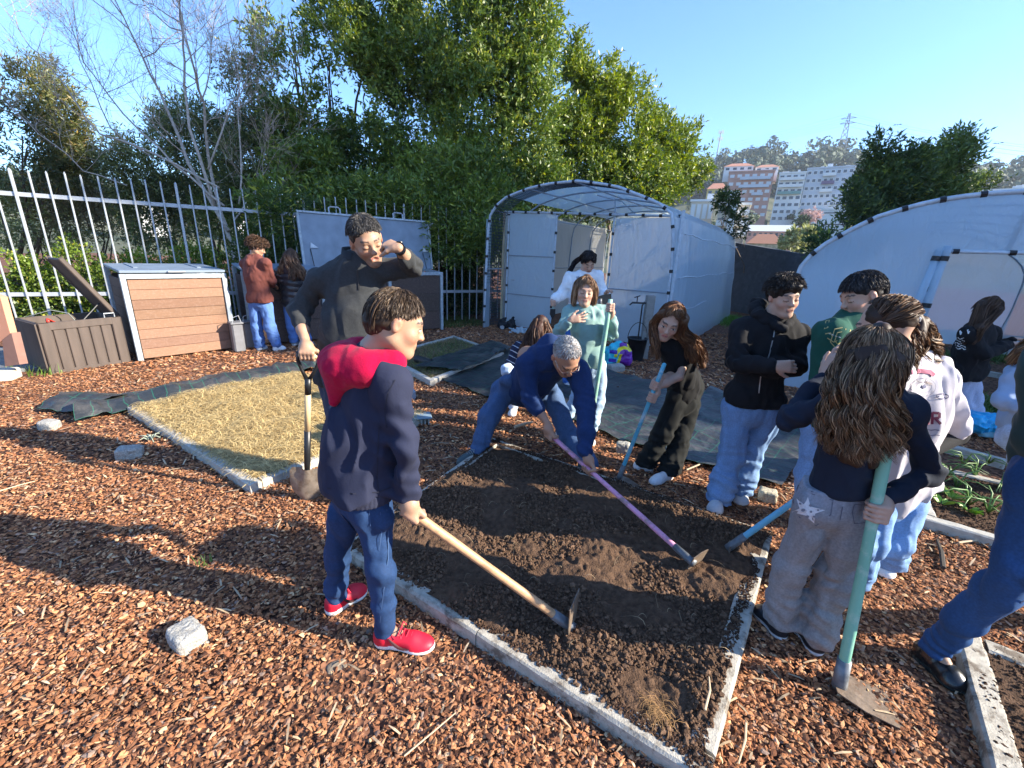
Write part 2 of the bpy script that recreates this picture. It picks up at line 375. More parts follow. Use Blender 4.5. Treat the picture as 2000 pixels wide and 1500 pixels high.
def face_cols(c, R, hs, skin, lips, brow, eyes='down', hairline=None, beard=None, teeth=False):
    skin = np.array(skin) * A(1.03, 1.02, 1.02)
    def fn(P):
        Q = (P - c) @ R / hs; C = np.tile(skin, (len(P), 1)); near = (np.linalg.norm(Q, axis=1) < .16)
        C *= (1 + .05 * noise(P, 45, 3))[:, None]
        x, y, z = Q[:, 0], Q[:, 1], Q[:, 2]; fr = near & (y > .03)
        def put(m, col, w=1.0): C[m] = C[m] * (1 - w) + np.array(col) * w
        put(fr & (np.hypot((np.abs(x) - .040) / .022, (z + .032) / .02) < 1), skin * A(1.1, .82, .80), .5)
        put(fr & (np.hypot(x / .014, (z + .026) / .012) < 1), skin * A(1.06, .85, .82), .5)
        put(near & (np.abs(x) > .068) & (np.abs(z + .004) < .035) & (np.abs(y + .008) < .025), skin * A(1.12, .78, .74), .5)
        put(fr & (y > .06) & (np.abs(z - (.0275 + .006 * (1 - ((np.abs(x) - .032) / .02) ** 2))) < .0042) & (np.abs(np.abs(x) - .032) < .020), brow, .9)
        put(fr & (y > .06) & (np.abs(x) < .021) & (z < -.050) & (z > -.071 + np.abs(x) * .3), lips)
        put(fr & (y > .06) & (np.abs(x) < .022) & (np.abs(z + .0608) < .0018), np.array(lips) * .35)
        ex = np.abs(x) - .031
        if eyes == 'open':
            e = fr & (y > .06) & (np.hypot(ex / .0145, (z - .003) / .0062) < 1)
            put(e, (.62, .58, .55)); put(e & (np.hypot(ex, z - .0035) < .0062), (.05, .03, .02)); put(fr & (y > .06) & (np.abs(z - .0095 + ex ** 2 * 16) < .0018) & (np.abs(ex) < .0155), np.array(brow) * .5)
        else:
            put(fr & (y > .06) & (np.abs(z + .004 - ex ** 2 * 14) < .0024) & (np.abs(ex) < .0150), np.array(brow) * .6, .95)
        if beard is not None:
            put(near & (z < -.035) & (y > .0) & ~((np.abs(x) < .02) & (z > -.072) & (y > .07)), beard, .28)
        if hairline is not None:
            put(near & hairline(x, y, z), brow, .8)
        return np.clip(C, 0, 1)
    return fn
M_SKIN = mat('skin', (.5, .3, .2), .5, var=.04, bump=.08, bscale=220, bdist=.001, attr=True, spec=.4)
M_SKIN.node_tree.nodes['Principled BSDF'].inputs['Subsurface Weight'].default_value = .08
M_SKIN.node_tree.nodes['Principled BSDF'].inputs['Subsurface Radius'].default_value = (.01, .004, .002)
M_HAIR = mat('hair', (.05, .03, .02), .55, var=.15, bump=.25, bscale=180, bdist=.002, attr=True, spec=.3)
M_KNIT = mat('knit_cloth', (.1, .1, .1), .9, var=.10, scale=70, bump=.5, bscale=260, bdist=.002, attr=True, spec=.15, sheen=.05)
M_COTTON = mat('cotton_cloth', (.1, .1, .1), .85, var=.06, scale=25, bump=.35, bscale=140, bdist=.0015, attr=True, spec=.2, sheen=.02)
M_DENIM = mat('denim', (.1, .15, .3), .8, var=.16, scale=120, bump=.4, bscale=320, bdist=.001, attr=True, spec=.25)
M_SHOE = mat('shoe_upper', (.5, .5, .5), .5, var=.06, scale=60, bump=.2, bscale=200, bdist=.001, attr=True, spec=.45)
M_LEATHER = mat('black_leather', (.02, .02, .02), .25, var=.1, bump=.1, bscale=90, attr=True, spec=.6)
def ribbons(name, strands, w, cols, parent, wvar=.4):
    """strands (n,k,3): thin tapered hair ribbons"""
    S = np.asarray(strands); n, k, _ = S.shape
    T = np.gradient(S, axis=1); T /= np.maximum(np.linalg.norm(T, axis=2, keepdims=True), 1e-9)
    rv = RNG.normal(size=(n, 1, 3)); U = np.cross(T, np.broadcast_to(rv, T.shape)); U /= np.maximum(np.linalg.norm(U, axis=2, keepdims=True), 1e-9)
    tp = np.sin(np.linspace(.35, math.pi * .97, k)) ** .7; wid = (w * (1 + wvar * RNG.uniform(-1, 1, (n, 1)))) * tp[None]
    a = S + U * wid[..., None] / 2; b = S - U * wid[..., None] / 2
    V = np.stack([a, b], 2).reshape(-1, 3); i = np.arange(n)[:, None] * 2 * k + np.arange(k - 1)[None] * 2
    Fc = np.stack([i, i + 1, i + 3, i + 2], -1).reshape(-1, 4)
    C = np.repeat(np.asarray(cols), 2 * k, axis=0)
    return mesh_obj(name, V, Fc, M_HAIR, parent, True, C)
def haircols(n, col, hi, var=.35):
    t = np.clip(RNG.normal(.3, .3, n), 0, 1)[:, None]; return (np.array(col) * (1 - t) + np.array(hi) * t) * (1 + var * RNG.uniform(-1, 1, n))[:, None]
def scalp_strands(c, R, hs, n, length=.06, lift=.01, front=52, side=92, back=122, thick=.014, curl=0.0, crown=(0, -.02), sweep=0.0, k=6):
    out = []; r = A(.073, .094, .086) * hs
    for i in range(n):
        ph = RNG.uniform(-180, 180); a = abs(ph)
        te = (front + (side - front) * min(a, 90) / 90) if a < 90 else side + (back - side) * (a - 90) / 90
        t0 = (RNG.uniform(0, 1) ** .85) * te * .95; dth = math.degrees(length * hs / .085) * RNG.uniform(.6, 1.1)
        t1 = min(t0 + dth, te + RNG.uniform(-3, 9)); ph2 = ph + sweep * RNG.uniform(.5, 1.2); pts = []
        wv = RNG.uniform(0, 6.28)
        for j in range(k):
            u = j / (k - 1); th = math.radians(t0 + (t1 - t0) * u); p_ = math.radians(ph + (ph2 - ph) * u)
            d = A(math.sin(p_) * math.sin(th), math.cos(p_) * math.sin(th), math.cos(th)) ; d = unit(d + A(crown[0], crown[1], 0) * 3 * (1 - th / 2))
            o = thick * hs * (.75 + .35 * RNG.uniform()) * min(1, .75 + u) + lift * hs * u ** 2
            q = A(0, -.014, .028) * hs + d * (r + o)
            if curl: q = q + A(math.sin(wv + u * 9), math.cos(wv + u * 8), math.sin(wv * 2 + u * 10)) * curl * hs
            pts.append(c + R @ q)
        out.append(pts)
    return np.array(out)
def guide_strands(guides, n, wave=.008, freq=3, k=14, tipvar=.15, clumps=34):
    out = []; wts = np.array([g[3] if len(g) > 3 else 1.0 for g in guides]); wts = wts / wts.sum(); CL = []
    for g in guides: CL.append([(RNG.uniform(0, 6.28), math.sqrt(RNG.uniform(.55, 1.05)), RNG.uniform(0, 6.28), RNG.uniform(.85, 1.2), RNG.uniform(0, 1)) for _ in range(clumps)])
    for _ in range(n):
        gi = RNG.choice(len(guides), p=wts); g = guides[gi]; P = np.array(g[0]); r0, r1 = g[1], g[2]; ca, crr, cph, cf, cl = CL[gi][int(RNG.integers(0, clumps))]
        seg = np.linalg.norm(np.diff(P, axis=0), axis=1); cum = np.r_[0, np.cumsum(seg)]; tot = cum[-1]
        L = tot * (1 - tipvar * (.6 * cl + .4 * RNG.uniform())); s0 = 0 if RNG.uniform() < .6 else RNG.uniform(0, .4) * tot
        ss = np.linspace(s0, L, k); Q = np.stack([np.interp(ss, cum, P[:, j]) for j in range(3)], 1)
        for _i in range(2): Q[1:-1] = Q[1:-1] * .5 + (Q[:-2] + Q[2:]) * .25
        T = unit(P[-1] - P[0]); u = unit(np.cross(T, A(.3, 1, .2))); v = np.cross(T, u)
        rad = np.interp(ss, [0, tot * .5, tot], [r0, (r0 + r1) / 2 * 1.05, r1]) * crr * RNG.uniform(.93, 1.10)
        a = ca + RNG.normal(0, .10); gq = (ss / tot); ff = freq * cf; wv = wave * np.clip(gq * 1.8, 0, 1) * RNG.uniform(.8, 1.2); ph = cph + RNG.normal(0, .25)
        Q = Q + (u * math.cos(a) + v * math.sin(a)) * rad[:, None] + (u * np.sin(ph + ff * gq * 6.28)[:, None] + v * np.cos(ph * 1.3 + ff * gq * 6.28)[:, None]) * wv[:, None] + RNG.normal(0, .0022, 3)
        out.append(Q)
    return np.array(out)
def guide_prims(guides, f=.82, k=.03):
    P = []
    for g in guides:
        Q = np.array(g[0]); m = len(Q); r = np.interp(np.linspace(0, 1, m), [0, .5, 1], [g[1], (g[1] + g[2]) / 2 * 1.05, g[2] * .6]) * f
        for i in range(m - 1): P.append(cap(Q[i], Q[i + 1], r[i], r[i + 1], k))
    return P
def folds(sc_=(9, 9, 5), amp=.006, seed=0):
    sv = np.array(sc_, float)
    def fn(P):
        w = P + .03 * np.stack([noise(P, 6, seed + 5), noise(P, 6, seed + 6), noise(P, 6, seed + 7)], 1)
        return -1.5 * amp * (2.2 * np.abs(noise(w * sv, 1, seed)) - .7) + amp * .9 * (1.6 * np.abs(noise(w * sv, 2.1, seed + 1)) - .5) + amp * .38 * noise(w * sv, 4.2, seed + 2)
    return fn
def trouser_folds(knees, ankles, amp=.005, seed=0, stack=.011):
    base = folds((10, 10, 5), amp, seed)
    def fn(P):
        d = base(P)
        for a in list(ankles):
            r = np.linalg.norm((P - a) * A(1, 1, .8), axis=1); w = np.clip(1 - r / .26, 0, 1) ** 1.3
            d = d + stack * w * (np.sin(P[:, 2] * 95 + 5 * noise(P, 9, seed + 3) + P[:, 0] * 18) * .7 + .4 * noise(P, 30, seed + 9))
        for a in list(knees):
            r = np.linalg.norm(P - a, axis=1); w = np.clip(1 - r / .16, 0, 1)
            d = d + .6 * stack * w * np.sin(P[:, 2] * 75 + 5 * noise(P, 8, seed + 4) + P[:, 1] * 20)
        return d
    return fn
def sleeve_folds(elbows, wrists, amp=.006, seed=0, sc_=(9, 9, 5), stack=.008):
    base = folds(sc_, amp, seed)
    def fn(P):
        d = base(P)
        for a in list(elbows) + list(wrists):
            r = np.linalg.norm(P - a, axis=1); w = np.clip(1 - r / .14, 0, 1)
            d = d + stack * w * np.sin((P @ A(.45, .4, .8)) * 105 + 5 * noise(P, 9, seed + 4))
        return d
    return fn
def shoe_prims(ank, toe, s=1.0, sole=.028, h=.0):
    """toe: ground point of the toe tip; ank: ankle joint"""
    g = min(ank[2], toe[2]) if h == 0 else h
    z0 = toe[2]; f = unit(A(toe[0] - ank[0], toe[1] - ank[1], 0)); L = math.hypot(toe[0] - ank[0], toe[1] - ank[1]) + .055 * s
    heel = A(toe[0], toe[1], z0) - f * L; x = A(-f[1], f[0], 0); R = np.stack([x, f, A(0, 0, 1)], 1)
    def q(a, b, z): return heel + f * a * L + x * b * s + A(0, 0, z * s)
    return [ell(q(.17, 0, .045), A(.037 * s, .17 * L, .043 * s), R, .02), cap(q(.22, 0, .045), q(.62, 0, .040), .037 * s, .036 * s, .03), ell(q(.74, 0, .030), A(.046 * s, .24 * L, .031 * s), R, .03),
            cap(q(.2, 0, .06), np.array(ank) * .85 + q(.2, 0, .06) * .15, .036 * s, .036 * s, .02), cap(q(.15, 0, .018), q(.5, 0, .018), .038 * s, .036 * s, .015), ell(q(.72, 0, .016), A(.050 * s, .27 * L, .022 * s), R, .015), plane(q(.5, 0, .002), (0, 0, -1), .003)], R, q
def make_shoe(parent, ank, toe, col, sole_col=(.8, .8, .8), s=1.0, matl=None, laces=None, vox=.004, swoosh=None, stripe=None, sole=.026):
    P, R, q = shoe_prims(ank, toe, s)
    z0 = toe[2]
    def cf(V):
        C = np.tile(np.array(col, float), (len(V), 1)); m = V[:, 2] - z0 < sole * s + .004 * np.sin(((V - toe) @ R)[:, 1] * 30); C[m] = sole_col
        if stripe is not None: m = (V[:, 2] - z0 < (sole + .006) * s) & (V[:, 2] - z0 > (sole - .001) * s); C[m] = stripe
        return C
    o = sculpt('shoe', P, matl or M_SHOE, vox, parent, col=cf)
    if laces is not None:
        b = MB()
        for i in range(5):
            a = .42 + i * .06; z = .088 - i * .006
            b.tube([q(a, -.024, z - .012), q(a + .03, -.008, z + .006), q(a + .03, .008, z + .006), q(a + .02, .024, z - .012)], .0028, 5)
        b.tube([q(.44, 0, .088), q(.46, .03, .105), q(.50, .035, .085)], .0026, 5); b.tube([q(.44, 0, .088), q(.46, -.03, .105), q(.50, -.038, .08)], .0026, 5)
        b.build('laces', mat('laces_%d' % (hash(tuple(laces)) % 999), laces, .8), o)
    if swoosh is not None:
        b = MB()
        for sd in (-1, 1):
            pts = [q(.30 + .40 * t, sd * (.0415 + .006 * math.sin(t * 3.1)), .040 + .030 * (1 - t) ** 2 * 1.2 - .014 * math.sin(t * 3.14)) for t in np.linspace(0, 1, 8)]
            b.tube(pts, [.003, .0055, .0065, .006, .005, .004, .003, .001], 6)
        b.build('side_mark', mat('shoe_mark', swoosh, .6), o)
    return o
def person(label, J, skin=(.50, .29, .19), cat='person', s=1.0, vox=.0048, head=None, hands=(), group=None, jaw=1.0, torso=1.0):
    """J: joints (world). The body is one continuous surface."""
    P = []; K = .03
    hc, R, hs = head['c'], head['R'], head['hs']
    P += head_prims(hc, R, hs, jaw, head.get('mouth', 0))
    neck = J['neck']; nr = .052 * s * jaw
    P += [cap(hc + R @ (A(0, -.022, -.045) * hs), neck, nr, nr * 1.1, .03)]
    ch = J['chest']; pel = J['pelvis']
    P += [cap(neck, ch, .05 * s, .062 * s, .05), cap(ch, pel, .062 * s, .055 * s, .05)]
    for sd in 'LR':
        if 'sh' + sd in J:
            P += [cap(ch * .3 + neck * .7, J['sh' + sd], .045 * s, .04 * s, .04), cap(J['sh' + sd], J['el' + sd], .031 * s, .031 * s, .03), cap(J['el' + sd], J['wr' + sd] * .6 + J['el' + sd] * .4, .032 * s, .031 * s, .02), cap(J['wr' + sd] * .6 + J['el' + sd] * .4, J['wr' + sd], .031 * s, .0235 * s, .02)]
        if 'hip' + sd in J:
            P += [cap(pel, J['hip' + sd], .055 * s, .055 * s, .04), cap(J['hip' + sd], J['kn' + sd], .048 * s, .036 * s, .03), cap(J['kn' + sd], J['an' + sd], .035 * s, .026 * s, .03)]
            if 'toe' + sd in J: P += [cap(J['an' + sd], J['toe' + sd] * .75 + J['an' + sd] * A(.25, .25, 0) + A(0, 0, .02), .028 * s, .018 * s, .02)]
    for h in hands: P += h
    o = sculpt('person', P, M_SKIN, vox, None, col=face_cols(hc, R, hs, skin, head.get('lips', (.42, .17, .14)), head.get('brow', (.04, .025, .02)), head.get('eyes', 'down'), None, head.get('beard')))
    tag(o, label, cat, group); return o
def torso_prims(J, s, w=1.0, belly=0.0, thick=1.0, off=0.0):
    """upper garment trunk between shoulders and hips"""
    up = unit(J['neck'] - J['pelvis']); X = unit(J['shR'] - J['shL']); f = unit(np.cross(up, X)); X = np.cross(f, up) * 1.0
    mid = J['neck'] * .5 + J['pelvis'] * .5; R = np.stack([X, f, up], 1); thick *= .90; w *= .93; off *= .7
    L = np.linalg.norm(J['neck'] - J['pelvis']); sw = np.linalg.norm(J['shR'] - J['shL'])
    cw = sw * .5
    P = [ell(J['neck'] - up * L * .32, A(cw * .86 * w + off, (.112 * thick) * s + off, L * .36 + off), R, .06),
         ell(mid - up * L * .05 + f * belly * .0, A(cw * .80 * w + off, (.108 * thick) * s + off, L * .40 + off), R, .07),
         ell(J['pelvis'] + up * L * .10, A(cw * .84 * w + off, (.115 * thick) * s + off, L * .30 + off), R, .07)]
    if belly: P.append(ell(mid - up * L * .12 + f * belly * s * s, A(cw * .7, .11, L * .3), R, .08))
    P += [cap(J['neck'] - up * .02, J['shL'], .055 * s + off, .052 * s + off, .06), cap(J['neck'] - up * .02, J['shR'], .055 * s + off, .052 * s + off, .06)]
    return P, R
def sleeves(J, s, r=(.058, .048, .045, .036), sides='LR', cuff=True, short=None, upto=1.0):
    P = []; r = [q * .87 for q in r]
    for sd in sides:
        S, E, Wr = J['sh' + sd], J['el' + sd], J['wr' + sd]
        if short:
            P.append(cap(S, S + (E - S) * short, r[0] * s, r[1] * s, .05)); continue
        We = E + (Wr - E) * upto
        P += [cap(S, E, r[0] * s, r[1] * s, .05), cap(E, E * .35 + We * .65, r[1] * s * .98, r[2] * s, .035), cap(E * .35 + We * .65, We, r[2] * s, r[3] * s, .02)]
        if cuff: P.append(cap(E * .08 + We * .92, We, r[3] * s * 1.06, r[3] * s * 1.0, .008))
    return P
def leg_prims(J, s, r=(.095, .07, .06, .055), sides='LR', hipr=.1, seat=True):
    P = []; r = [q * .91 for q in r]
    up = unit(J['neck'] - J['pelvis']); X = unit(J['hipR'] - J['hipL']) if 'hipL' in J and 'hipR' in J else A(1, 0, 0)
    f = unit(np.cross(up, X)); R = np.stack([X, f, up], 1)
    if seat:
        hw = np.linalg.norm(J['hipR'] - J['hipL']) * .5
        P += [ell(J['pelvis'] - up * .02, A(hw + .072 * s, hipr * s * 1.05, .13 * s), R, .05)]
    P.append(ell(J['pelvis'] * .8 + J['neck'] * .2, A(np.linalg.norm(J['hipR'] - J['hipL']) * .5 + .05 * s, .085 * s, .09 * s), R, .06)) if seat else None
    for sd in sides:
        H, Kn, An = J['hip' + sd], J['kn' + sd], J['an' + sd]
        P += [cap(H, Kn, r[0] * s, r[1] * s, .03), cap(Kn, Kn * .4 + An * .6, r[1] * s, r[2] * s, .03), cap(Kn * .4 + An * .6, An, r[2] * s, r[3] * s, .03)]
    return P
def denimcol(col, seam=None, fade=.25, seed=0, J=None):
    col = np.array(col, float)
    def fn(P):
        m = .5 + .5 * fbm(P * A(1, 1, .5), 7, 3, seed); C = col[None] * (1 + fade * (m - .45))[:, None] + .012 * (m ** 3)[:, None]
        st = noise(P * A(60, 60, 8), 1, seed + 2); return np.clip(C * (1 + .08 * st)[:, None], 0, 1)
    return fn
def nape(hc, R, hs, n, w, cols, h):
    q = lambda x, y, z: hc + R @ (A(x, y, z) * hs)
    g = [([q(x, -.070, .075), q(x * 1.15, -.112 + abs(x) * .5, .03), q(x * 1.1, -.108 + abs(x) * .5, -.02), q(x * .9, -.088 + abs(x) * .4, -.062)], .018, .010) for x in (-.044, -.022, 0, .022, .044)]
    ribbons('nape_strands', guide_strands(g, n, .0006, 1, 6, .38), w, cols, h)
def seam(parent, pts, w=.0022, col=(.55, .33, .12), name='seam'):
    b = MB(); b.tube(pts, w, 5); return b.build(name, mat('seam_%02x%02x' % (int(col[0] * 255), int(col[2] * 255)), col, .8), parent)
HOE = {}
SOIL = .075
HOE['wood_tip'] = G(1112, 1222, .10)
HOE['pink_tip'] = G(1368, 1112, .10)
HOE['blue_tip'] = G(1210, 930, .06)
HOE['turq_tip'] = G(1428, 1066, .10)
HOE['green_base'] = G(1637, 1342, .02)
# ------------------------------------------------------------------ the people
def joints(d): return {k: W(*v) for k, v in d.items()}
def mid_up(J): return unit(J['neck'] - J['pelvis'])
SK_T, SK_L, SK_M = (.40, .24, .155), (.48, .30, .215), (.40, .24, .155)
DARK, DHI = (.018, .012, .009), (.07, .045, .03)
def boy_red_hood():
    J = joints(dict(neck=(730, 690, 1.43), chest=(712, 800, 1.43), pelvis=(703, 962, 1.43), shL=(662, 742, 1.54), shR=(772, 750, 1.34), elL=(690, 850, 1.64), wrL=(735, 920, 1.68),
        elR=(791, 872, 1.31), wrR=(796, 966, 1.33), hipL=(670, 1000, 1.48), hipR=(726, 1005, 1.41), knL=(659, 1090, 1.52), knR=(742, 1110, 1.37), anL=(658, 1166, 1.54), anR=(752, 1228, 1.37)))
    J['toeL'] = G(716, 1152); J['toeR'] = G(850, 1268); s = .86
    R = head_frame(110, 20, -4); hc = W(775, 632, 1.42); hs = .91
    grip = W(804, 1000, 1.34); J['grip'] = grip
    hd = dict(c=hc, R=R, hs=hs, eyes='open')
    HOE['wood_grip'] = grip; hax = unit(HOE['wood_tip'] - grip)
    LH = W(748, 925, 1.68); J['wrL'] = LH + A(-.04, .02, .06)
    P = person('boy in navy top with red hood and red trainers, holding the wooden hoe', J, SK_M, s=s, head=hd, vox=.0042,
               hands=(hand_grip(J['wrR'], grip, hax, .016, (1, -.6, .6), .92), hand_open(J['wrL'], LH - J['wrL'], (0, -1, .2), 1, .9, 40)))
    hair = [ell(hc + R @ (A(0, -.020, .030) * hs), A(.078, .099, .091) * hs, R, .02), cap(hc + R @ (A(0, -.07, -.02) * hs), hc + R @ (A(0, -.062, -.052) * hs), .040, .032, .03), plane(hc + R @ (A(0, .050, .010) * hs), R @ A(0, .80, -.55), .03), plane(hc + R @ (A(0, .0, -.045) * hs), R @ A(0, .30, -1), .02), ell(hc + R @ (A(.088, .0, -.006) * hs), A(.030, .030, .036) * hs, R, .012, -1), ell(hc + R @ (A(-.088, .0, -.006) * hs), A(.030, .030, .036) * hs, R, .012, -1)]
    col = (.030, .019, .013)
    h = sculpt('hair', hair, M_HAIR, .004, P, fold=lambda p: .004 * noise(p, 60, 2), amp=.006, col=col)
    st = scalp_strands(hc, R, hs, 4200, .045, .003, 60, 86, 130, .013, 0.0006, k=5); ribbons('hair_strands', st, .0026, haircols(4200, col, (.18, .12, .075)), h); nape(hc, R, hs, 900, .0026, haircols(900, col, (.14, .09, .06)), h)
    T, TR = torso_prims(J, s, .94, thick=1.0, off=.010); T += sleeves(J, s, (.066, .060, .056, .046), upto=.96)
    up = mid_up(J); T = T + [ell(J['pelvis'] + up * .12, A(.150, .124, .30), TR, .06), ell(J['pelvis'] + up * .10 + A(.03, -.02, 0), A(.115, .115, .24), TR, .05), plane(J['pelvis'] + up * .050, -A(0, 0, 1), .006)]
    navy = (.022, .026, .052)
    o = sculpt('hooded_top', T, M_COTTON, .0048, P, fold=sleeve_folds([J['elR'], J['shR'] - A(0, 0, .1)], [J['wrR'], J['pelvis'] + A(0, 0, .10)], .010, 3, (8, 8, 4), .005), amp=.02, col=navy)
    sculpt('waistband', [ell(J['pelvis'] + up * .08, A(.140, .113, .26), TR, .03), ell(J['pelvis'] + up * .08 + A(.03, -.02, 0), A(.104, .104, .22), TR, .05), plane(J['pelvis'] + up * .006, -A(0, 0, 1), .006), plane(J['pelvis'] + up * .075, up, .008)], M_COTTON, .005, o, fold=lambda p: .0015 * np.sin(np.arctan2(p[:, 1] - J['pelvis'][1], p[:, 0] - J['pelvis'][0]) * 60), amp=.004, col=(.03, .034, .062))
    N = J['neck']; B = -yawdir(125)
    X_ = A(.82, -.57, 0)
    hp = [cap(N - X_ * .095 + A(0, 0, -.005), N + B * .06 - X_ * .05 + A(0, 0, -.03), .052, .062, .05), cap(N + X_ * .095 + A(0, 0, -.015), N + B * .06 + X_ * .04 + A(0, 0, -.03), .048, .062, .05),
          cap(N - X_ * .07 + B * .08 + A(0, 0, -.035), N + X_ * .07 + B * .08 + A(0, 0, -.035), .060, .058, .05), cap(N + B * .09 - X_ * .02 + A(0, 0, -.06), N + B * .125 - X_ * .035 + A(0, 0, -.165), .078, .016, .05),
          ell(N + A(.01, .0, .075), (.066, .066, .085), None, .02, -1)]
    sculpt('red_hood', hp, mat('red_velour', (.4, .01, .06), .95, attr=True, var=.10, scale=120, bump=.6, bscale=300, sheen=.08, spec=.1), .004, o, fold=folds((12, 12, 9), .0030, 8), amp=.01, col=(.38, .004, .040))
    L = leg_prims(J, s, (.084, .066, .056, .056), hipr=.095); cut = [plane(A(0, 0, .055), (0, 0, -1), .01)]
    tr = sculpt('jeans', L + cut, M_DENIM, .0046, P, fold=trouser_folds([J['knL'], J['knR']], [J['anL'], J['anR']], .005, 11, .0045), amp=.014, col=denimcol((.013, .038, .105), fade=.9))
    hit = cast_to(tr); b = MB()
    for pts in ([(721, 992), (724, 1026), (694, 1036), (668, 1005)], [(754, 995), (757, 1040), (757, 1090), (750, 1150), (743, 1215)], [(742, 1000), (745, 1040), (741, 1075)]): add_patch_stroke(b, hit, [(x, y, .8) for x, y in pts], .004)
    b.build('stitching', mat('blue_thread', (.035, .075, .17), .9), tr); hit = cast_to(o); b = MB()
    for pts in ([(771, 742), (758, 768), (752, 800), (756, 835)], [(742, 830), (738, 880), (736, 930), (740, 962)], [(640, 952), (690, 964), (740, 960), (765, 950)]): add_patch_stroke(b, hit, [(x, y, .9) for x, y in pts], .004)
    b.build('seams', mat('navy_seam', (.010, .012, .026), .9), o)
    for k, sd in enumerate('LR'):
        make_shoe(P, J['an' + sd], J['toe' + sd], (.62, .012, .035), (.82, .82, .80), .92, laces=(.6, .02, .05), swoosh=(.05, .01, .012), sole=.030)
def man_pullover():
    Y = 2.45
    J = joints(dict(neck=(702, 508, Y), chest=(675, 590, Y), pelvis=(672, 745, Y + .05), shL=(624, 548, Y + .03), shR=(752, 528, Y + .03), elL=(583, 606, Y + .02), wrL=(597, 670, Y - .12),
        elR=(806, 520, Y + .01), wrR=(779, 485, Y - .20), hipL=(658, 770, Y + .05), hipR=(712, 770, Y + .05), knL=(678, 880, Y + .05), knR=(722, 880, Y + .05), anL=(690, 965, Y + .05), anR=(732, 965, Y + .05)))
    s = 1.02; R = head_frame(38, 22, 16); hc = W(716, 470, Y - .04); hs = 1.06
    grip = W(602, 694, Y - .15); HOE['shovel_grip'] = grip; J['anL'][2] = J['anR'][2] = .09; J['toeL'] = A(J['anL'][0] + .03, J['anL'][1] - .13, 0); J['toeR'] = A(J['anR'][0] + .06, J['anR'][1] - .13, 0)
    wx = J['wrR']; tip = W(756, 476, Y - .17)
    hd = dict(c=hc, R=R, hs=hs, eyes='shut', beard=(.10, .07, .06), mouth=.6)
    P = person('man in charcoal quarter-zip pullover rubbing his eye, other hand on the shovel', J, SK_M, s=s, head=hd, jaw=1.06,
        hands=(hand_grip(J['wrL'], grip, (1, .15, -.05), .016, (0, 0, 1), 1.05), hand_open(wx, tip - wx, (-.25, .6, -.7), 1, 1.0, 78, 1, 45)))
    col = (.03, .027, .025)
    hair = [ell(hc + R @ (A(0, -.018, .034) * hs), A(.077, .098, .086) * hs, R, .02), plane(hc + R @ (A(0, .060, .045) * hs), R @ A(0, .8, -.6), .03), plane(hc + R @ (A(0, .0, -.03) * hs), R @ A(0, .45, -1), .02)]
    h = sculpt('hair', hair, M_HAIR, .0045, P, fold=lambda p: .004 * noise(p, 55, 4), amp=.006, col=col)
    n = 3000; ribbons('hair_strands', scalp_strands(hc, R, hs, n, .034, .006, 52, 78, 118, .012, .002, k=5), .0026, haircols(n, col, (.16, .15, .14)), h)
    T, TR = torso_prims(J, s, 1.0, belly=-.05, thick=1.08, off=.012)
    T += sleeves(J, s, (.074, .066, .060, .054), sides='L', upto=.42) + sleeves(J, s, (.076, .062, .056, .050), sides='R', upto=.60); up = mid_up(J)
    T += [cap(J['pelvis'] + A(-.04, 0, .02), J['pelvis'] + A(.04, 0, .02), .125, .125, .05), plane(J['pelvis'] - up * .02, -up, .015)]
    grey = (.040, .042, .044)
    o = sculpt('pullover', T, M_KNIT, .0058, P, fold=sleeve_folds([J['elL'], J['elR'], J['shL'] - A(-.03, 0, .12)], [J['wrL']], .008, 5, (7, 7, 4), .008), amp=.018, col=lambda p: np.array(grey) * (1 + .2 * noise(p, 300, 1)[:, None]))
    N = J['neck']; f = yawdir(25)
    c = MB(); ring = []
    for i in range(25):
        a = math.radians(-150 + 300 * i / 24); d = f * -math.cos(a) * -1 + A(f[1], -f[0], 0) * math.sin(a) * -1
        d = -f * math.cos(a + math.pi) * -1 if False else (-f * math.cos(math.radians(12.5 * i - 150)) + A(-f[1], f[0], 0) * math.sin(math.radians(12.5 * i - 150)))
        ring.append((N + d * .098 + A(0, 0, .0), N + d * .088 + A(0, 0, .072 - .030 * (abs(i - 12) / 12) ** 2)))
    V = [p for q in ring for p in q] + [p - unit(p - N) * .012 for q in ring for p in q]; m = len(ring) * 2; Fc = []
    for i in range(24): Fc += [(2 * i, 2 * i + 2, 2 * i + 3, 2 * i + 1), (m + 2 * i, m + 2 * i + 1, m + 2 * i + 3, m + 2 * i + 2), (2 * i + 1, 2 * i + 3, m + 2 * i + 3, m + 2 * i + 1)]
    c.add(V, Fc, (.014, .015, .018)); c.build('collar', mat('collar_cloth', (.014, .015, .018), .85), o, True)
    pk = MB(); hq = cast_to(o); zz = [hq(x_, y_) for x_, y_ in ((697, 528), (698, 540), (700, 552), (701, 566))]; pk.tube([q_[0] for q_ in zz if q_ is not None], .006, 6); pk.build('zip', mat('dark_zip', (.01, .01, .012), .5), o)
    wb = MB(); d = unit(J['elR'] - J['wrR']); Rw = frame(d); cc = J['wrR'] + d * .008
    wb.tube([cc - d * .012, cc + d * .012], [.031, .031], 16); wb.box(cc + Rw @ A(0, .0, .031), (.034, .03, .01), Rw, .004); tag(wb.build('wristwatch', mat('watch_black', (.008, .008, .009), .3), P), None)
    L = leg_prims(J, s, (.10, .08, .07, .065), hipr=.11)
    sculpt('trousers', L + [plane(A(0, 0, .05), (0, 0, -1), .01)], M_DENIM, .006, P, fold=trouser_folds([J['knL'], J['knR']], [J['anL'], J['anR']], .005, 12, .006), amp=.014, col=denimcol((.03, .05, .10)))
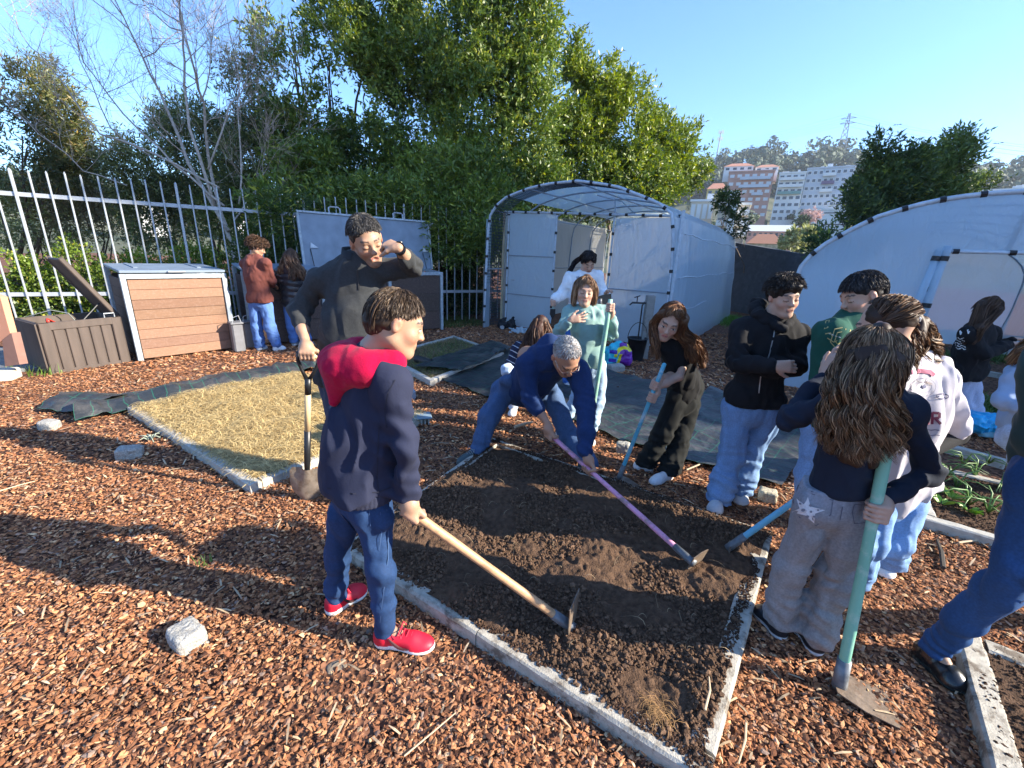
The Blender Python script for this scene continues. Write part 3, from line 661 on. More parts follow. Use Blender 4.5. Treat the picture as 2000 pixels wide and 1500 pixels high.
    for sd in 'LR': make_shoe(P, J['an' + sd], J['toe' + sd], (.03, .03, .03), (.1, .1, .1), 1.05, vox=.005)
def bending_man():
    J = joints(dict(neck=(1080, 690, 2.95), chest=(1030, 695, 3.12), pelvis=(1022, 762, 3.35), shL=(1028, 712, 2.93), shR=(1128, 722, 2.92), elL=(1036, 778, 2.88), wrL=(1054, 835, 2.82),
        elR=(1126, 812, 2.72), wrR=(1128, 885, 2.68), hipL=(985, 765, 3.33), hipR=(1075, 770, 3.40), knL=(955, 815, 3.16), knR=(1112, 850, 3.20), anL=(932, 884, 3.05), anR=(1150, 905, 2.90)))
    J['toeL'] = G(893, 912); J['toeR'] = G(1162, 925); s = 1.0
    R = head_frame(22, 52, 12); hc = W(1106, 697, 2.76); hs = 1.17
    g1 = W(1078, 852, 2.74); tip = HOE['pink_tip']; ax = unit(tip - g1); g2 = g1 + ax * .38; HOE['pink_a'] = g1; J['wrL'] = g1 + A(-.035, .02, .085); J['wrR'] = g2 + A(-.02, .04, .085); J['elR'] = J['wrR'] * .45 + J['shR'] * .55 + A(.04, .03, 0)
    hd = dict(c=hc, R=R, hs=hs, eyes='down')
    P = person('bent-over grey-haired man in navy jumper and glasses using the pink hoe', J, (.40, .21, .13), s=s, head=hd, jaw=1.05,
        hands=(hand_grip(J['wrL'], g1, ax, .015, (-.3, -.3, 1), 1.05), hand_grip(J['wrR'], g2, ax, .015, (.4, -.3, 1), 1.05)))
    col = (.30, .29, .28)
    hair = [ell(hc + R @ (A(0, -.020, .028) * hs), A(.0745, .095, .0855) * hs, R, .02), plane(hc + R @ (A(0, .036, .045) * hs), R @ A(0, .85, -.5), .03), plane(hc + R @ (A(0, .0, -.03) * hs), R @ A(0, .45, -1), .02)]
    h = sculpt('hair', hair, M_HAIR, .0045, P, fold=lambda p: .003 * noise(p, 70, 4), amp=.005, col=col)
    n = 1500; ribbons('hair_strands', scalp_strands(hc, R, hs, 2200, .014, .002, 38, 76, 116, .007, .0005, k=4), .0030, haircols(2200, col, (.50, .50, .50), .5), h)
    g = MB()
    for sx in (-1, 1):
        ce = A(sx * .032, .112, .0); ri = [hc + R @ (ce + A(math.cos(a) * .024, 0, math.sin(a) * .017)) for a in np.linspace(0, 6.28, 17)]; g.tube(ri, .0016, 5, cap=False)
        g.tube([hc + R @ A(sx * .056, .110, .004), hc + R @ A(sx * .074, .07, .008), hc + R @ A(sx * .082, .0, .006)], .0018, 5)
    g.tube([hc + R @ A(-.008, .112, .002), hc + R @ A(.008, .112, .002)], .0018, 5); g.build('glasses', mat('wire_metal', (.6, .6, .62), .25, metal=.9), P)
    T, TR = torso_prims(J, s, 1.0, thick=1.15, off=.02)
    T += [cap(J['neck'], J['pelvis'] * .9 + J['neck'] * .1, .135, .14, .08)]
    T += sleeves(J, s, (.082, .070, .062, .054), sides='L', upto=.42) + sleeves(J, s, (.088, .078, .068, .055), sides='R', upto=.94); up = mid_up(J)
    T += [plane(J['pelvis'] - up * .05, -up, .02)]
    o = sculpt('jumper', T, M_KNIT, .0058, P, fold=sleeve_folds([J['elL'], J['elR']], [J['wrR']], .008, 15, (7, 7, 5), .008), amp=.018, col=(.016, .036, .105))
    L = leg_prims(J, s, (.105, .085, .075, .068), hipr=.12)
    sculpt('jeans', L + [plane(A(0, 0, .07), (0, 0, -1), .01)], M_DENIM, .0058, P, fold=trouser_folds([J['knL'], J['knR']], [J['anL'], J['anR']], .006, 17, .007), amp=.016, col=denimcol((.055, .10, .20)))
    for sd in 'LR': make_shoe(P, J['an' + sd], J['toe' + sd], (.045, .07, .075), (.07, .10, .11), 1.1, vox=.005, laces=(.25, .28, .3))
def girl_black():
    J = joints(dict(neck=(1318, 662, 2.92), chest=(1335, 705, 2.98), pelvis=(1338, 775, 3.05), shL=(1290, 675, 2.90), shR=(1352, 672, 3.00), elL=(1300, 735, 2.82), wrL=(1272, 772, 2.72),
        elR=(1328, 745, 2.86), wrR=(1284, 772, 2.72), hipL=(1318, 790, 3.00), hipR=(1348, 790, 3.10), knL=(1292, 850, 2.98), knR=(1325, 870, 2.98), anL=(1262, 905, 2.98), anR=(1303, 935, 2.86)))
    J['toeL'] = G(1236, 912); J['toeR'] = G(1270, 948); s = .84
    R = head_frame(-22, 26, -14); hc = W(1308, 628, 2.84); hs = 1.0
    tip = HOE['blue_tip']; g1 = W(1272, 775, 2.70); ax = unit(tip - g1); g0 = g1 - ax * .085; HOE['blue_a'] = g1
    J['elR'] = W(1326, 736, 2.82); J['wrR'] = g1 + A(.045, .04, .055); J['wrL'] = g0 + A(.055, .075, .035); J['elL'] = W(1332, 730, 3.02)
    hd = dict(c=hc, R=R, hs=hs, eyes='open', lips=(.50, .20, .18))
    P = person('girl in black t-shirt and wide black trousers with the turquoise hoe', J, SK_L, s=s, head=hd, vox=.0046,
        hands=(hand_grip(J['wrR'], g1, ax, .014, (.5, -.8, .2), .9), hand_grip(J['wrL'], g0, ax, .014, (.3, .8, .2), .84)))
    col, hi = (.075, .032, .016), (.30, .14, .06)
    def q(x, y, z): return hc + R @ (A(x, y, z) * hs)
    gl = [([q(-.005, -.02, .10), q(-.075, -.01, .05), q(-.092, -.01, -.05), W(1358, 672, 2.90), W(1372, 715, 2.90)], .025, .05, 1.2), ([q(.005, .02, .105), q(.070, .03, .06), q(.092, .01, -.04), W(1280, 672, 2.84), W(1284, 700, 2.84)], .022, .035, .8),
          ([q(0, -.06, .09), q(0, -.115, .0), q(-.02, -.11, -.1), W(1352, 700, 3.0)], .045, .05, .8), ([q(-.02, .03, .105), q(-.072, .035, .05), q(-.088, .02, -.06), W(1345, 668, 2.84), W(1352, 705, 2.84)], .02, .042, 1)]
    hp = [ell(q(0, -.024, .036), A(.084, .098, .088) * hs, R, .02), plane(q(0, .058, .040), R @ A(0, .85, -.5), .02), plane(q(0, .0, -.06), R @ A(0, .9, -1), .02)] 
    h = sculpt('hair', hp, M_HAIR, .0045, P, fold=lambda p: .003 * noise(p, 60, 2), amp=.005, col=col)
    sculpt('hair_lengths', guide_prims(gl, .8), M_HAIR, .006, h, fold=lambda p: .006 * noise(p * A(1, 1, .25), 50, 2), amp=.008, col=(.10, .045, .02))
    n = 1500; ribbons('hair_strands', guide_strands(gl, n, .008, 2.5, 16), .0048, haircols(n, col, hi), h); ribbons('crown_strands', scalp_strands(hc, R, hs, 500, .10, 0, 45, 95, 125, .018), .0045, haircols(500, col, hi), h)
    T, TR = torso_prims(J, s, 1.0, thick=1.0, off=.008); up = mid_up(J)
    T += sleeves(J, s, (.068, .062, 0, 0), short=.55) + [plane(J['pelvis'] - up * .03, -up, .015)]
    o = sculpt('t_shirt', T, M_COTTON, .005, P, fold=folds((9, 9, 5), .007, 21), amp=.014, col=(.010, .010, .011))
    L = leg_prims(J, s, (.10, .095, .095, .10), hipr=.1)
    sculpt('trousers', L + [plane(A(0, 0, .045), (0, 0, -1), .01)], M_COTTON, .0052, P, fold=trouser_folds([J['knL'], J['knR']], [J['anL'], J['anR']], .006, 23, .009), amp=.016, col=(.0115, .0125, .012))
    for sd in 'LR': make_shoe(P, J['an' + sd], J['toe' + sd], (.75, .75, .76), (.8, .8, .8), .88, vox=.0048)
def boy_hoodie():
    Y = 2.62
    J = joints(dict(neck=(1508, 622, Y), chest=(1498, 690, Y), pelvis=(1468, 792, Y), shL=(1452, 640, Y), shR=(1556, 652, Y + .02), elL=(1440, 708, Y - .10), wrL=(1512, 714, Y - .27),
        elR=(1552, 712, Y - .06), wrR=(1492, 716, Y - .16), hipL=(1440, 800, Y), hipR=(1500, 806, Y), knL=(1428, 890, Y - .02), knR=(1462, 890, Y + .04), anL=(1404, 968, Y - .10), anR=(1443, 960, Y)))
    J['toeL'] = G(1392, 1008); J['toeR'] = G(1450, 990); s = .97
    R = head_frame(0, 10, 6); hc = W(1531, 580, Y - .05); hs = .95
    hnd = J['wrL']
    hd = dict(c=hc, R=R, hs=hs, eyes='down', lips=(.40, .18, .14))
    P = person('dark-haired boy in a black zip hoodie and pale jeans standing with crossed arms', J, SK_L, s=s, head=hd,
        hands=(hand_open(J['wrL'], W(1545, 716, Y - .29) - J['wrL'], (.2, 1, -.2), -1, .98, 34, 2, 20), hand_open(J['wrR'], W(1468, 712, Y - .07) - J['wrR'], (.1, 1, 0), 1, .85, 45)))
    col = (.014, .011, .010)
    def q(x, y, z): return hc + R @ (A(x, y, z) * hs)
    hair = [ell(q(0, -.015, .048), A(.088, .104, .088) * hs, R, .02), ell(q(.0, .07, .085), A(.05, .035, .025) * hs, R, .03), plane(q(0, .074, .036), R @ A(0, .75, -.7), .02), plane(q(0, 0, -.025), R @ A(0, .45, -1), .02)]
    h = sculpt('hair', hair, M_HAIR, .0045, P, fold=lambda p: .007 * noise(p, 45, 4), amp=.009, col=col)
    n = 1500; ribbons('hair_strands', scalp_strands(hc, R, hs, 2600, .05, .016, 56, 74, 112, .028, .006, k=5), .0036, haircols(2600, col, (.09, .07, .055)), h); nape(hc, R, hs, 500, .003, haircols(500, col, (.06, .05, .04)), h)
    T, TR = torso_prims(J, s, 1.0, thick=1.1, off=.016)
    T += sleeves(J, s, (.074, .066, .062, .052), upto=.88); up = mid_up(J); f = yawdir(20)
    T += [cap(J['pelvis'] + A(-.05, 0, .05), J['pelvis'] + A(.06, 0, .05), .125, .125, .05), plane(J['pelvis'] + up * .01, -up, .015)]
    blk = (.011, .011, .013)
    o = sculpt('hooded_jacket', T, M_COTTON, .0056, P, fold=sleeve_folds([J['elL'], J['elR']], [], .008, 31, (8, 8, 5), .008), amp=.018, col=blk)
    N = J['neck']
    sculpt('hood', [cap(N + A(-.095, -.02, .012), N + A(-.05, .10, .06), .042, .055, .04), cap(N + A(.090, -.01, -.005), N + A(.04, .10, .05), .036, .055, .04), cap(N + A(-.09, -.03, .01), N + A(.01, -.115, -.05), .032, .020, .03), cap(N + A(.085, -.03, .0), N + A(.01, -.115, -.05), .028, .020, .03), ell(N + A(0, -.01, .085), (.062, .068, .085), None, .02, -1)], M_COTTON, .005, o, fold=folds((14, 14, 12), .005, 4), amp=.01, col=blk)
    dg = cast_to(o)
    z = MB(); pts = [(1513, 640), (1511, 655), (1507, 672), (1503, 690), (1500, 700)]
    add_patch_stroke(z, dg, [(x, y, 1.1) for x, y in pts]); pts = [(1486, 735), (1484, 750), (1482, 768)]; add_patch_stroke(z, dg, [(x, y, 1.1) for x, y in pts]); z.build('zip', mat('steel_zip', (.5, .5, .5), .35, metal=.8), o)
    L = leg_prims(J, s, (.098, .092, .090, .092), hipr=.11)
    sculpt('jeans', L + [plane(A(0, 0, .04), (0, 0, -1), .01)], M_DENIM, .0056, P, fold=trouser_folds([J['knL'], J['knR']], [J['anL'], J['anR']], .006, 33, .013), amp=.02, col=denimcol((.17, .28, .47), fade=.4))
    for sd in 'LR': make_shoe(P, J['an' + sd], J['toe' + sd], (.55, .57, .60), (.7, .7, .7), 1.0, vox=.0048, laces=(.7, .7, .7))
def cast_to(o):
    """returns a function: ray from the eye through a photo point -> hit point and normal on that one mesh"""
    bpy.context.view_layer.update(); inv = o.matrix_world.inverted()
    def fn(px, py):
        org = inv @ Vector((0, 0, HC)); d = (inv.to_3x3() @ Vector(ray(px, py))).normalized(); ok, loc, nor, _ = o.ray_cast(org, d)
        if not ok: return None
        return np.array(o.matrix_world @ loc), np.array(o.matrix_world.to_3x3() @ nor)
    return fn
def add_patch_stroke(b, hit, pts, lift=.0015, col=None, thick=.0):
    """a thin printed stroke lying on a garment; pts (px, py, half width px)"""
    V = []
    for i, (x, y, w) in enumerate(pts):
        x0, y0 = pts[max(i - 1, 0)][:2]; x1, y1 = pts[min(i + 1, len(pts) - 1)][:2]; d = math.hypot(x1 - x0, y1 - y0) or 1; nx, ny = -(y1 - y0) / d, (x1 - x0) / d
        row = []
        for sgn in (-1, 1):
            h = hit(x + nx * w * sgn, y + ny * w * sgn)
            row.append(None if h is None else h[0] + h[1] * lift)
        if row[0] is None or row[1] is None:
            if len(V) >= 4: b.add(V, [(2 * i, 2 * i + 1, 2 * i + 3, 2 * i + 2) for i in range(len(V) // 2 - 1)], col)
            V = []; continue
        V += row
    if len(V) >= 4: b.add(V, [(2 * i, 2 * i + 1, 2 * i + 3, 2 * i + 2) for i in range(len(V) // 2 - 1)], col)
def long_hair(P, hc, R, hs, gl, col, hi, n=1200, wave=.008, freq=2.5, w=.0048, cut=(.058, .040), f=.8, vox=.006, nc=450, crown=True, strands=True, k=14):
    def q(x, y, z): return hc + R @ (A(x, y, z) * hs)
    hp = [ell(q(0, -.020, .034), A(.078, .093, .086) * hs, R, .02), plane(q(0, cut[0], cut[1]), R @ A(0, .85, -.5), .02), plane(q(0, .0, -.06), R @ A(0, .9, -1), .02)]
    h = sculpt('hair', hp, M_HAIR, .005, P, fold=lambda p: .003 * noise(p, 60, 2), amp=.005, col=tuple(np.array(col) * .6))  # under-hair colours darkened to stand in for shade between strands
    sculpt('hair_lengths', guide_prims(gl, f), M_HAIR, vox, h, fold=lambda p: .006 * noise(p * A(1, 1, .25), 50, 2), amp=.008, col=tuple(np.array(col) * .8))
    ribbons('hair_strands', guide_strands(gl, n, wave, freq, k), w, haircols(n, col, hi), h)
    cg = [([q(x * .3, -.02, .116), q(x * .95, -.088 + abs(x) * .62, .078), q(x * 1.08, -.116 + abs(x) * .75, .02), q(x * 1.05, -.118 + abs(x) * .7, -.07)], .013, .016) for x in np.linspace(-.082, .082, 9)]
    if nc: ribbons('back_strands', guide_strands(cg, max(300, nc // 2), .002, 1.2, 9, .3, 12), w, haircols(max(300, nc // 2), col, hi), h)
    if crown: ribbons('crown_strands', scalp_strands(hc, R, hs, int(nc * 1.5), .13, 0, 50, 116, 148, .0175), w, haircols(int(nc * 1.5), col, hi), h)
    return h
def short_hair(P, hc, R, hs, col, hi, n=1500, big=1.0, length=.05, lift=.006, front=54, side=78, back=112, thick=.014, curl=.001, w=.0042, fringe=None):
    def q(x, y, z): return hc + R @ (A(x, y, z) * hs)
    hp = [ell(q(0, -.018, .036), A(.078, .098, .087) * hs * big, R, .02), cap(q(0, -.07, -.02), q(0, -.062, -.050), .042 * hs, .036 * hs, .03), plane(q(0, .070, .040), R @ A(0, .75, -.66), .03), plane(q(0, .0, -.040), R @ A(0, .32, -1), .02), ell(q(.088, .0, -.006), A(.028, .028, .034) * hs, R, .012, -1), ell(q(-.088, .0, -.006), A(.028, .028, .034) * hs, R, .012, -1)]
    h = sculpt('hair', hp, M_HAIR, .005, P, fold=lambda p: (.004 + curl) * noise(p, 55, 2), amp=.007 + curl, col=col)
    ribbons('hair_strands', scalp_strands(hc, R, hs, n, length, lift, front, side, back, thick, curl), w, haircols(n, col, hi), h)
    if n > 1450: nape(hc, R, hs, 700, w, haircols(700, col, hi), h)
    if fringe: ribbons('fringe', guide_strands([fringe], 260, .002, 1, 6), w, haircols(260, col, hi), h)
    return h
def jeans(P, J, s, col, r=(.095, .085, .08, .08), hem=.045, amp=.006, seed=1, stack=.009, vox=.0055, m=None, name='jeans', colf=None, hipr=.105):
    return sculpt(name, leg_prims(J, s, r, hipr=hipr) + [plane(A(0, 0, hem), (0, 0, -1), .01)], m or M_DENIM, vox, P, fold=trouser_folds([J['knL'], J['knR']], [J['anL'], J['anR']], amp, seed, stack), amp=.016, col=colf or denimcol(col))
def toes(J, dl, dr, L=.13):
    J['toeL'] = A(J['anL'][0], J['anL'][1], 0) + yawdir(dl) * L; J['toeR'] = A(J['anR'][0], J['anR'][1], 0) + yawdir(dr) * L
def kid_maroon():
    Y = 6.35
    J = joints(dict(neck=(496, 502, Y), chest=(500, 530, Y), pelvis=(508, 588, Y), shL=(478, 515, Y + .05), shR=(520, 514, Y - .08), elL=(490, 545, Y + .22), wrL=(515, 550, Y + .36), elR=(531, 548, Y + .02), wrR=(532, 556, Y + .28),
        hipL=(497, 600, Y), hipR=(520, 600, Y), knL=(501, 640, Y), knR=(528, 640, Y), anL=(508, 676, Y), anR=(540, 672, Y))); toes(J, 170, 140); s = .95
    R = head_frame(125, 25, 0); hc = W(503, 484, Y); hs = .98
    P = person('child with bushy curly hair in a maroon top at the compost bin', J, SK_M, s=s, vox=.007, head=dict(c=hc, R=R, hs=hs), hands=(hand_open(J['wrR'], (.3, 1, -.3), (-.5, 0, -1), 1, .9, 30), hand_open(J['wrL'], (.3, 1, -.3), (.5, 0, -1), -1, .9, 30)))
    short_hair(P, hc, R, hs, (.04, .022, .014), (.18, .10, .06), 1400, 1.12, .06, .03, 58, 90, 116, .04, .014, .007)
    T, TR = torso_prims(J, s, 1.05, thick=1.15, off=.02); T += sleeves(J, s, (.075, .07, .062, .05), upto=.95) + [cap(J['pelvis'] - A(.05, 0, -.03), J['pelvis'] + A(.05, 0, .03), .13, .13, .05), plane(J['pelvis'] - A(0, 0, .02), (0, 0, -1), .01)]
    N = J['neck']; T += [cap(N + A(-.06, .0, -.01), N + A(-.02, -.09, -.05), .045, .05, .04), cap(N + A(.06, -.03, -.01), N + A(-.02, -.09, -.07), .045, .05, .04)]
    sculpt('hooded_top', T, M_COTTON, .008, P, fold=folds((9, 9, 6), .006, 41), amp=.02, col=(.15, .048, .038))
    jeans(P, J, s, (.09, .18, .42), seed=42, stack=.008, vox=.008, r=(.10, .09, .085, .08))
    for sd in 'LR': make_shoe(P, J['an' + sd], J['toe' + sd], (.7, .7, .72), (.75, .75, .75), .95, vox=.007)
def kid_puffer():
    Y = 6.75
    J = joints(dict(neck=(566, 520, Y), chest=(568, 545, Y), pelvis=(572, 594, Y), shL=(549, 530, Y), shR=(586, 530, Y), elL=(541, 560, Y + .1), wrL=(540, 558, Y + .3), elR=(592, 560, Y + .1), wrR=(580, 560, Y + .35),
        hipL=(564, 604, Y), hipR=(582, 604, Y), knL=(570, 640, Y), knR=(592, 640, Y), anL=(576, 674, Y), anR=(602, 672, Y))); toes(J, 180, 170); s = .9
    R = head_frame(165, 20, 0); hc = W(570, 504, Y); hs = .96
    P = person('child with long brown hair in a black quilted jacket at the compost bin', J, SK_M, s=s, vox=.008, head=dict(c=hc, R=R, hs=hs), hands=(hand_open(J['wrR'], (0, 1, -.2), (0, 0, -1), 1, .9, 30), hand_open(J['wrL'], (0, 1, -.2), (0, 0, -1), -1, .9, 30)))
    def q(x, y, z): return hc + R @ (A(x, y, z) * hs)
    long_hair(P, hc, R, hs, [([q(0, -.05, .09), q(0, -.10, .0), W(572, 525, Y - .12), W(574, 545, Y - .15)], .06, .06), ([q(-.04, -.04, .09), q(-.08, -.05, -.02), W(552, 525, Y - .1), W(548, 540, Y - .1)], .04, .045), ([q(.04, -.04, .09), q(.08, -.05, -.02), W(588, 528, Y - .1), W(592, 546, Y - .1)], .04, .04)], (.07, .035, .02), (.32, .19, .11), 700, .012, 2, .009, vox=.009, nc=200)
    T, TR = torso_prims(J, s, 1.1, thick=1.3, off=.03); T += sleeves(J, s, (.085, .08, .072, .06), upto=.97) + [plane(J['pelvis'] - A(0, 0, .03), (0, 0, -1), .02), cap(J['neck'] + A(-.06, -.05, -.03), J['neck'] + A(.06, -.05, -.03), .06, .06, .04)]
    sculpt('quilted_jacket', T, mat('nylon', (.02, .02, .022), .38, attr=True, bump=.3, bscale=50, spec=.5), .008, P, fold=lambda p: -.012 * np.abs(np.sin(p[:, 2] * 36 + noise(p, 4, 1) * .8)) + .004 * noise(p, 25, 2), amp=.02, col=(.024, .024, .030))
    jeans(P, J, s, (.09, .18, .42), seed=52, stack=.01, vox=.009)
    for sd in 'LR': make_shoe(P, J['an' + sd], J['toe' + sd], (.3, .3, .32), (.6, .6, .6), .9, vox=.008)
def girl_white():
    Y = 5.1
    J = joints(dict(neck=(1140, 535, Y), chest=(1138, 560, Y), pelvis=(1128, 625, Y), shL=(1112, 543, Y + .02), shR=(1166, 541, Y), elL=(1094, 578, Y - .02), wrL=(1083, 584, Y - .16), elR=(1180, 578, Y - .03), wrR=(1184, 574, Y - .24),
        hipL=(1116, 635, Y), hipR=(1140, 637, Y), knL=(1112, 695, Y), knR=(1138, 697, Y), anL=(1108, 748, Y), anR=(1136, 750, Y))); toes(J, 0, 10); s = .92
    R = head_frame(8, 38, 6); hc = W(1149, 512, Y - .05); hs = .98; f = A(0, -1, 0)
    P = person('girl in white sweatshirt with dark ponytail near the greenhouse doorway, trowel in hand', J, SK_L, s=s, vox=.006, head=dict(c=hc, R=R, hs=hs), hands=(hand_grip(J['wrL'], W(1081, 592, Y - .2), (.1, 0, -1), .012, (-.5, -.5, 0), .9), hand_open(J['wrR'], (.1, -.6, .5), (.3, -1, .1), -1, .9, 40)))
    def q(x, y, z): return hc + R @ (A(x, y, z) * hs)
    long_hair(P, hc, R, hs, [([q(.01, -.09, .04), W(1122, 512, Y + .1), W(1112, 530, Y + .06), W(1108, 540, Y + .08)], .022, .022)], (.010, .008, .009), (.04, .03, .03), 300, .006, 2, .006, cut=(.068, .045), nc=500, vox=.007)
    T, TR = torso_prims(J, s, 1.05, thick=1.15, off=.018); T += sleeves(J, s, (.078, .074, .068, .05), upto=.95) + [plane(J['pelvis'] + A(0, 0, .02), (0, 0, -1), .01)]
    o = sculpt('sweatshirt', T, M_COTTON, .0065, P, fold=folds((8, 8, 6), .007, 61), amp=.02, col=(.72, .74, .76))
    b = MB(); hit = cast_to(o)
    for r_, (x0, x1, y) in enumerate(((1126, 1146, 531 + 1), (1125, 1150, 538), (1131, 1147, 544))):
        y += 10; n_ = 7 if r_ != 1 else 5
        for i in range(n_): x = x0 + (x1 - x0) * i / n_; w_ = (x1 - x0) / n_ * .38; [add_patch_stroke(b, hit, [(x + dx, y - 1.9, .45), (x + dx + (.5 if (i + j) % 2 else 0), y + 1.9, .45)]) for j, dx in enumerate((0, w_ * 1.5))]; add_patch_stroke(b, hit, [(x, y - (1.6 if i % 2 else -1.4), .4), (x + w_ * 1.5, y - (1.6 if i % 2 else -1.4), .4)])
    b.build('lettering', mat('print_grey', (.10, .12, .16), .8), o)
    jeans(P, J, s, (.03, .12, .38), seed=62, vox=.008)
    for sd in 'LR': make_shoe(P, J['an' + sd], J['toe' + sd], (.5, .5, .5), (.6, .6, .6), .9, vox=.008)
def girl_sage():
    Y = 3.55
    J = joints(dict(neck=(1143, 603, Y), chest=(1145, 640, Y), pelvis=(1155, 715, Y), shL=(1113, 612, Y), shR=(1180, 610, Y + .02), elL=(1093, 645, Y - .10), wrL=(1112, 626, Y - .26), elR=(1196, 655, Y - .08), wrR=(1192, 622, Y - .17),
        hipL=(1140, 725, Y), hipR=(1170, 727, Y), knL=(1128, 775, Y - .03), knR=(1168, 785, Y), anL=(1095, 828, Y - .05), anR=(1150, 845, Y - .06))); toes(J, -15, 5); s = .82
    R = head_frame(-4, 8, -3); hc = W(1143, 569, Y - .03); hs = .94
    C = W(1190, 600, Y - .22); HOE['sage_grip'] = C; HOE['sage_base'] = G(1147, 872); ax = unit(HOE['sage_base'] - C)
    P = person('squinting girl in sage green sweatshirt, hand on her chest, holding a hoe pole', J, SK_L, s=s, vox=.005, head=dict(c=hc, R=R, hs=hs, eyes='shut', lips=(.45, .2, .17), brow=(.10, .06, .04)),
        hands=(hand_grip(J['wrR'], C, ax, .015, (.2, -1, .0), .9, 1), hand_open(J['wrL'], (1, -.1, .28), (.1, 1, .1), 1, .9, 12, 9, 5)))
    def q(x, y, z): return hc + R @ (A(x, y, z) * hs)
    long_hair(P, hc, R, hs, [([q(.01, .0, .10), q(.075, -.0, .04), q(.088, .0, -.05), q(.086, .01, -.14)], .024, .022), ([q(-.01, .0, .10), q(-.075, -.0, .04), q(-.088, .0, -.05), q(-.086, .01, -.13)], .024, .022), ([q(0, -.04, .10), q(0, -.10, .0), q(0, -.10, -.12)], .05, .05)], (.13, .070, .035), (.42, .26, .15), 800, .002, 1.5, .005, nc=500)
    T, TR = torso_prims(J, s, .98, thick=1.05, off=.016); T += sleeves(J, s, (.068, .062, .060, .044), upto=.93) + [plane(J['pelvis'] - A(0, 0, .01), (0, 0, -1), .01)]
    o = sculpt('sweatshirt', T, M_COTTON, .0055, P, fold=sleeve_folds([J['elL'], J['elR']], [J['wrL'], J['wrR']], .008, 71, (8, 8, 5), .008), amp=.02, col=(.23, .36, .33))
    b = MB(); b.tube([J['neck'] + A(math.sin(a) * .068, -math.cos(a) * .075, .005 - .030 * max(math.cos(a), 0)) for a in np.linspace(0, 6.28, 25)], .009, 8); b.build('neckband', mat('sage_rib', (.20, .32, .29), .9), o, True)
    jeans(P, J, s, (.34, .46, .60), seed=72, r=(.085, .075, .075, .08))
    for sd in 'LR': make_shoe(P, J['an' + sd], J['toe' + sd], (.68, .67, .64), (.75, .75, .75), .86, vox=.005, laces=(.7, .7, .7))
def kid_crouching():
    Y = 4.25
    J = joints(dict(neck=(1045, 672, Y), chest=(1030, 695, Y), pelvis=(1015, 760, Y + .08), shL=(1012, 680, Y), shR=(1072, 682, Y), elL=(993, 715, Y - .05), wrL=(1030, 745, Y - .12), elR=(1080, 715, Y - .02), wrR=(1060, 752, Y - .1),
        hipL=(1003, 768, Y + .08), hipR=(1030, 770, Y + .08), knL=(992, 722, Y - .30), knR=(1068, 728, Y - .28), anL=(1003, 800, Y - .15), anR=(1042, 803, Y - .12))); J['anL'][2] = J['anR'][2] = .08; toes(J, -10, 15); s = .8
    R = head_frame(160, 10, 0); hc = W(1056, 644, Y); hs = .95
    P = person('crouching long-haired child in a navy striped jacket behind the bending man', J, SK_L, s=s, vox=.0065, head=dict(c=hc, R=R, hs=hs), hands=(hand_open(J['wrR'], (0, -.4, -1), (0, 1, 0), 1, .85, 30), hand_open(J['wrL'], (0, -.4, -1), (0, 1, 0), -1, .85, 30)))
    def q(x, y, z): return hc + R @ (A(x, y, z) * hs)
    long_hair(P, hc, R, hs, [([q(0, -.04, .10), q(0, -.10, .0), W(1052, 672, Y - .14), W(1045, 700, Y - .14)], .065, .07), ([q(.03, -.03, .10), q(.08, -.03, 0), W(1078, 668, Y - .08), W(1080, 690, Y - .08)], .04, .04), ([q(-.03, -.03, .10), q(-.08, -.03, 0), W(1028, 672, Y - .08), W(1020, 690, Y - .08)], .04, .04)], (.07, .03, .018), (.33, .17, .09), 900, .006, 2, .006, vox=.008)
    T, TR = torso_prims(J, s, 1.05, thick=1.25, off=.022); T += sleeves(J, s, (.080, .078, .07, .05), upto=.95)
    def cf(p):
        C = np.tile(A(.018, .022, .05), (len(p), 1)); d = (p - J['shL']) @ unit(J['elL'] - J['shL']); r = np.linalg.norm(p - J['shL'], axis=1)
        C[(r < .2) & (np.abs(np.sin(d * 60)) < .16)] = (.65, .65, .70); C[(np.linalg.norm(p - J['elL'], axis=1) < .055) & (p[:, 0] > J['elL'][0])] = (.7, .7, .7); return C
    sculpt('striped_jacket', T, M_COTTON, .006, P, fold=folds((9, 9, 6), .010, 81), amp=.02, col=cf)
    jeans(P, J, s, (.42, .52, .66), seed=82, vox=.008, r=(.085, .075, .07, .065))
    for sd in 'LR': make_shoe(P, J['an' + sd], J['toe' + sd], (.65, .63, .58), (.7, .7, .7), .85, vox=.008)
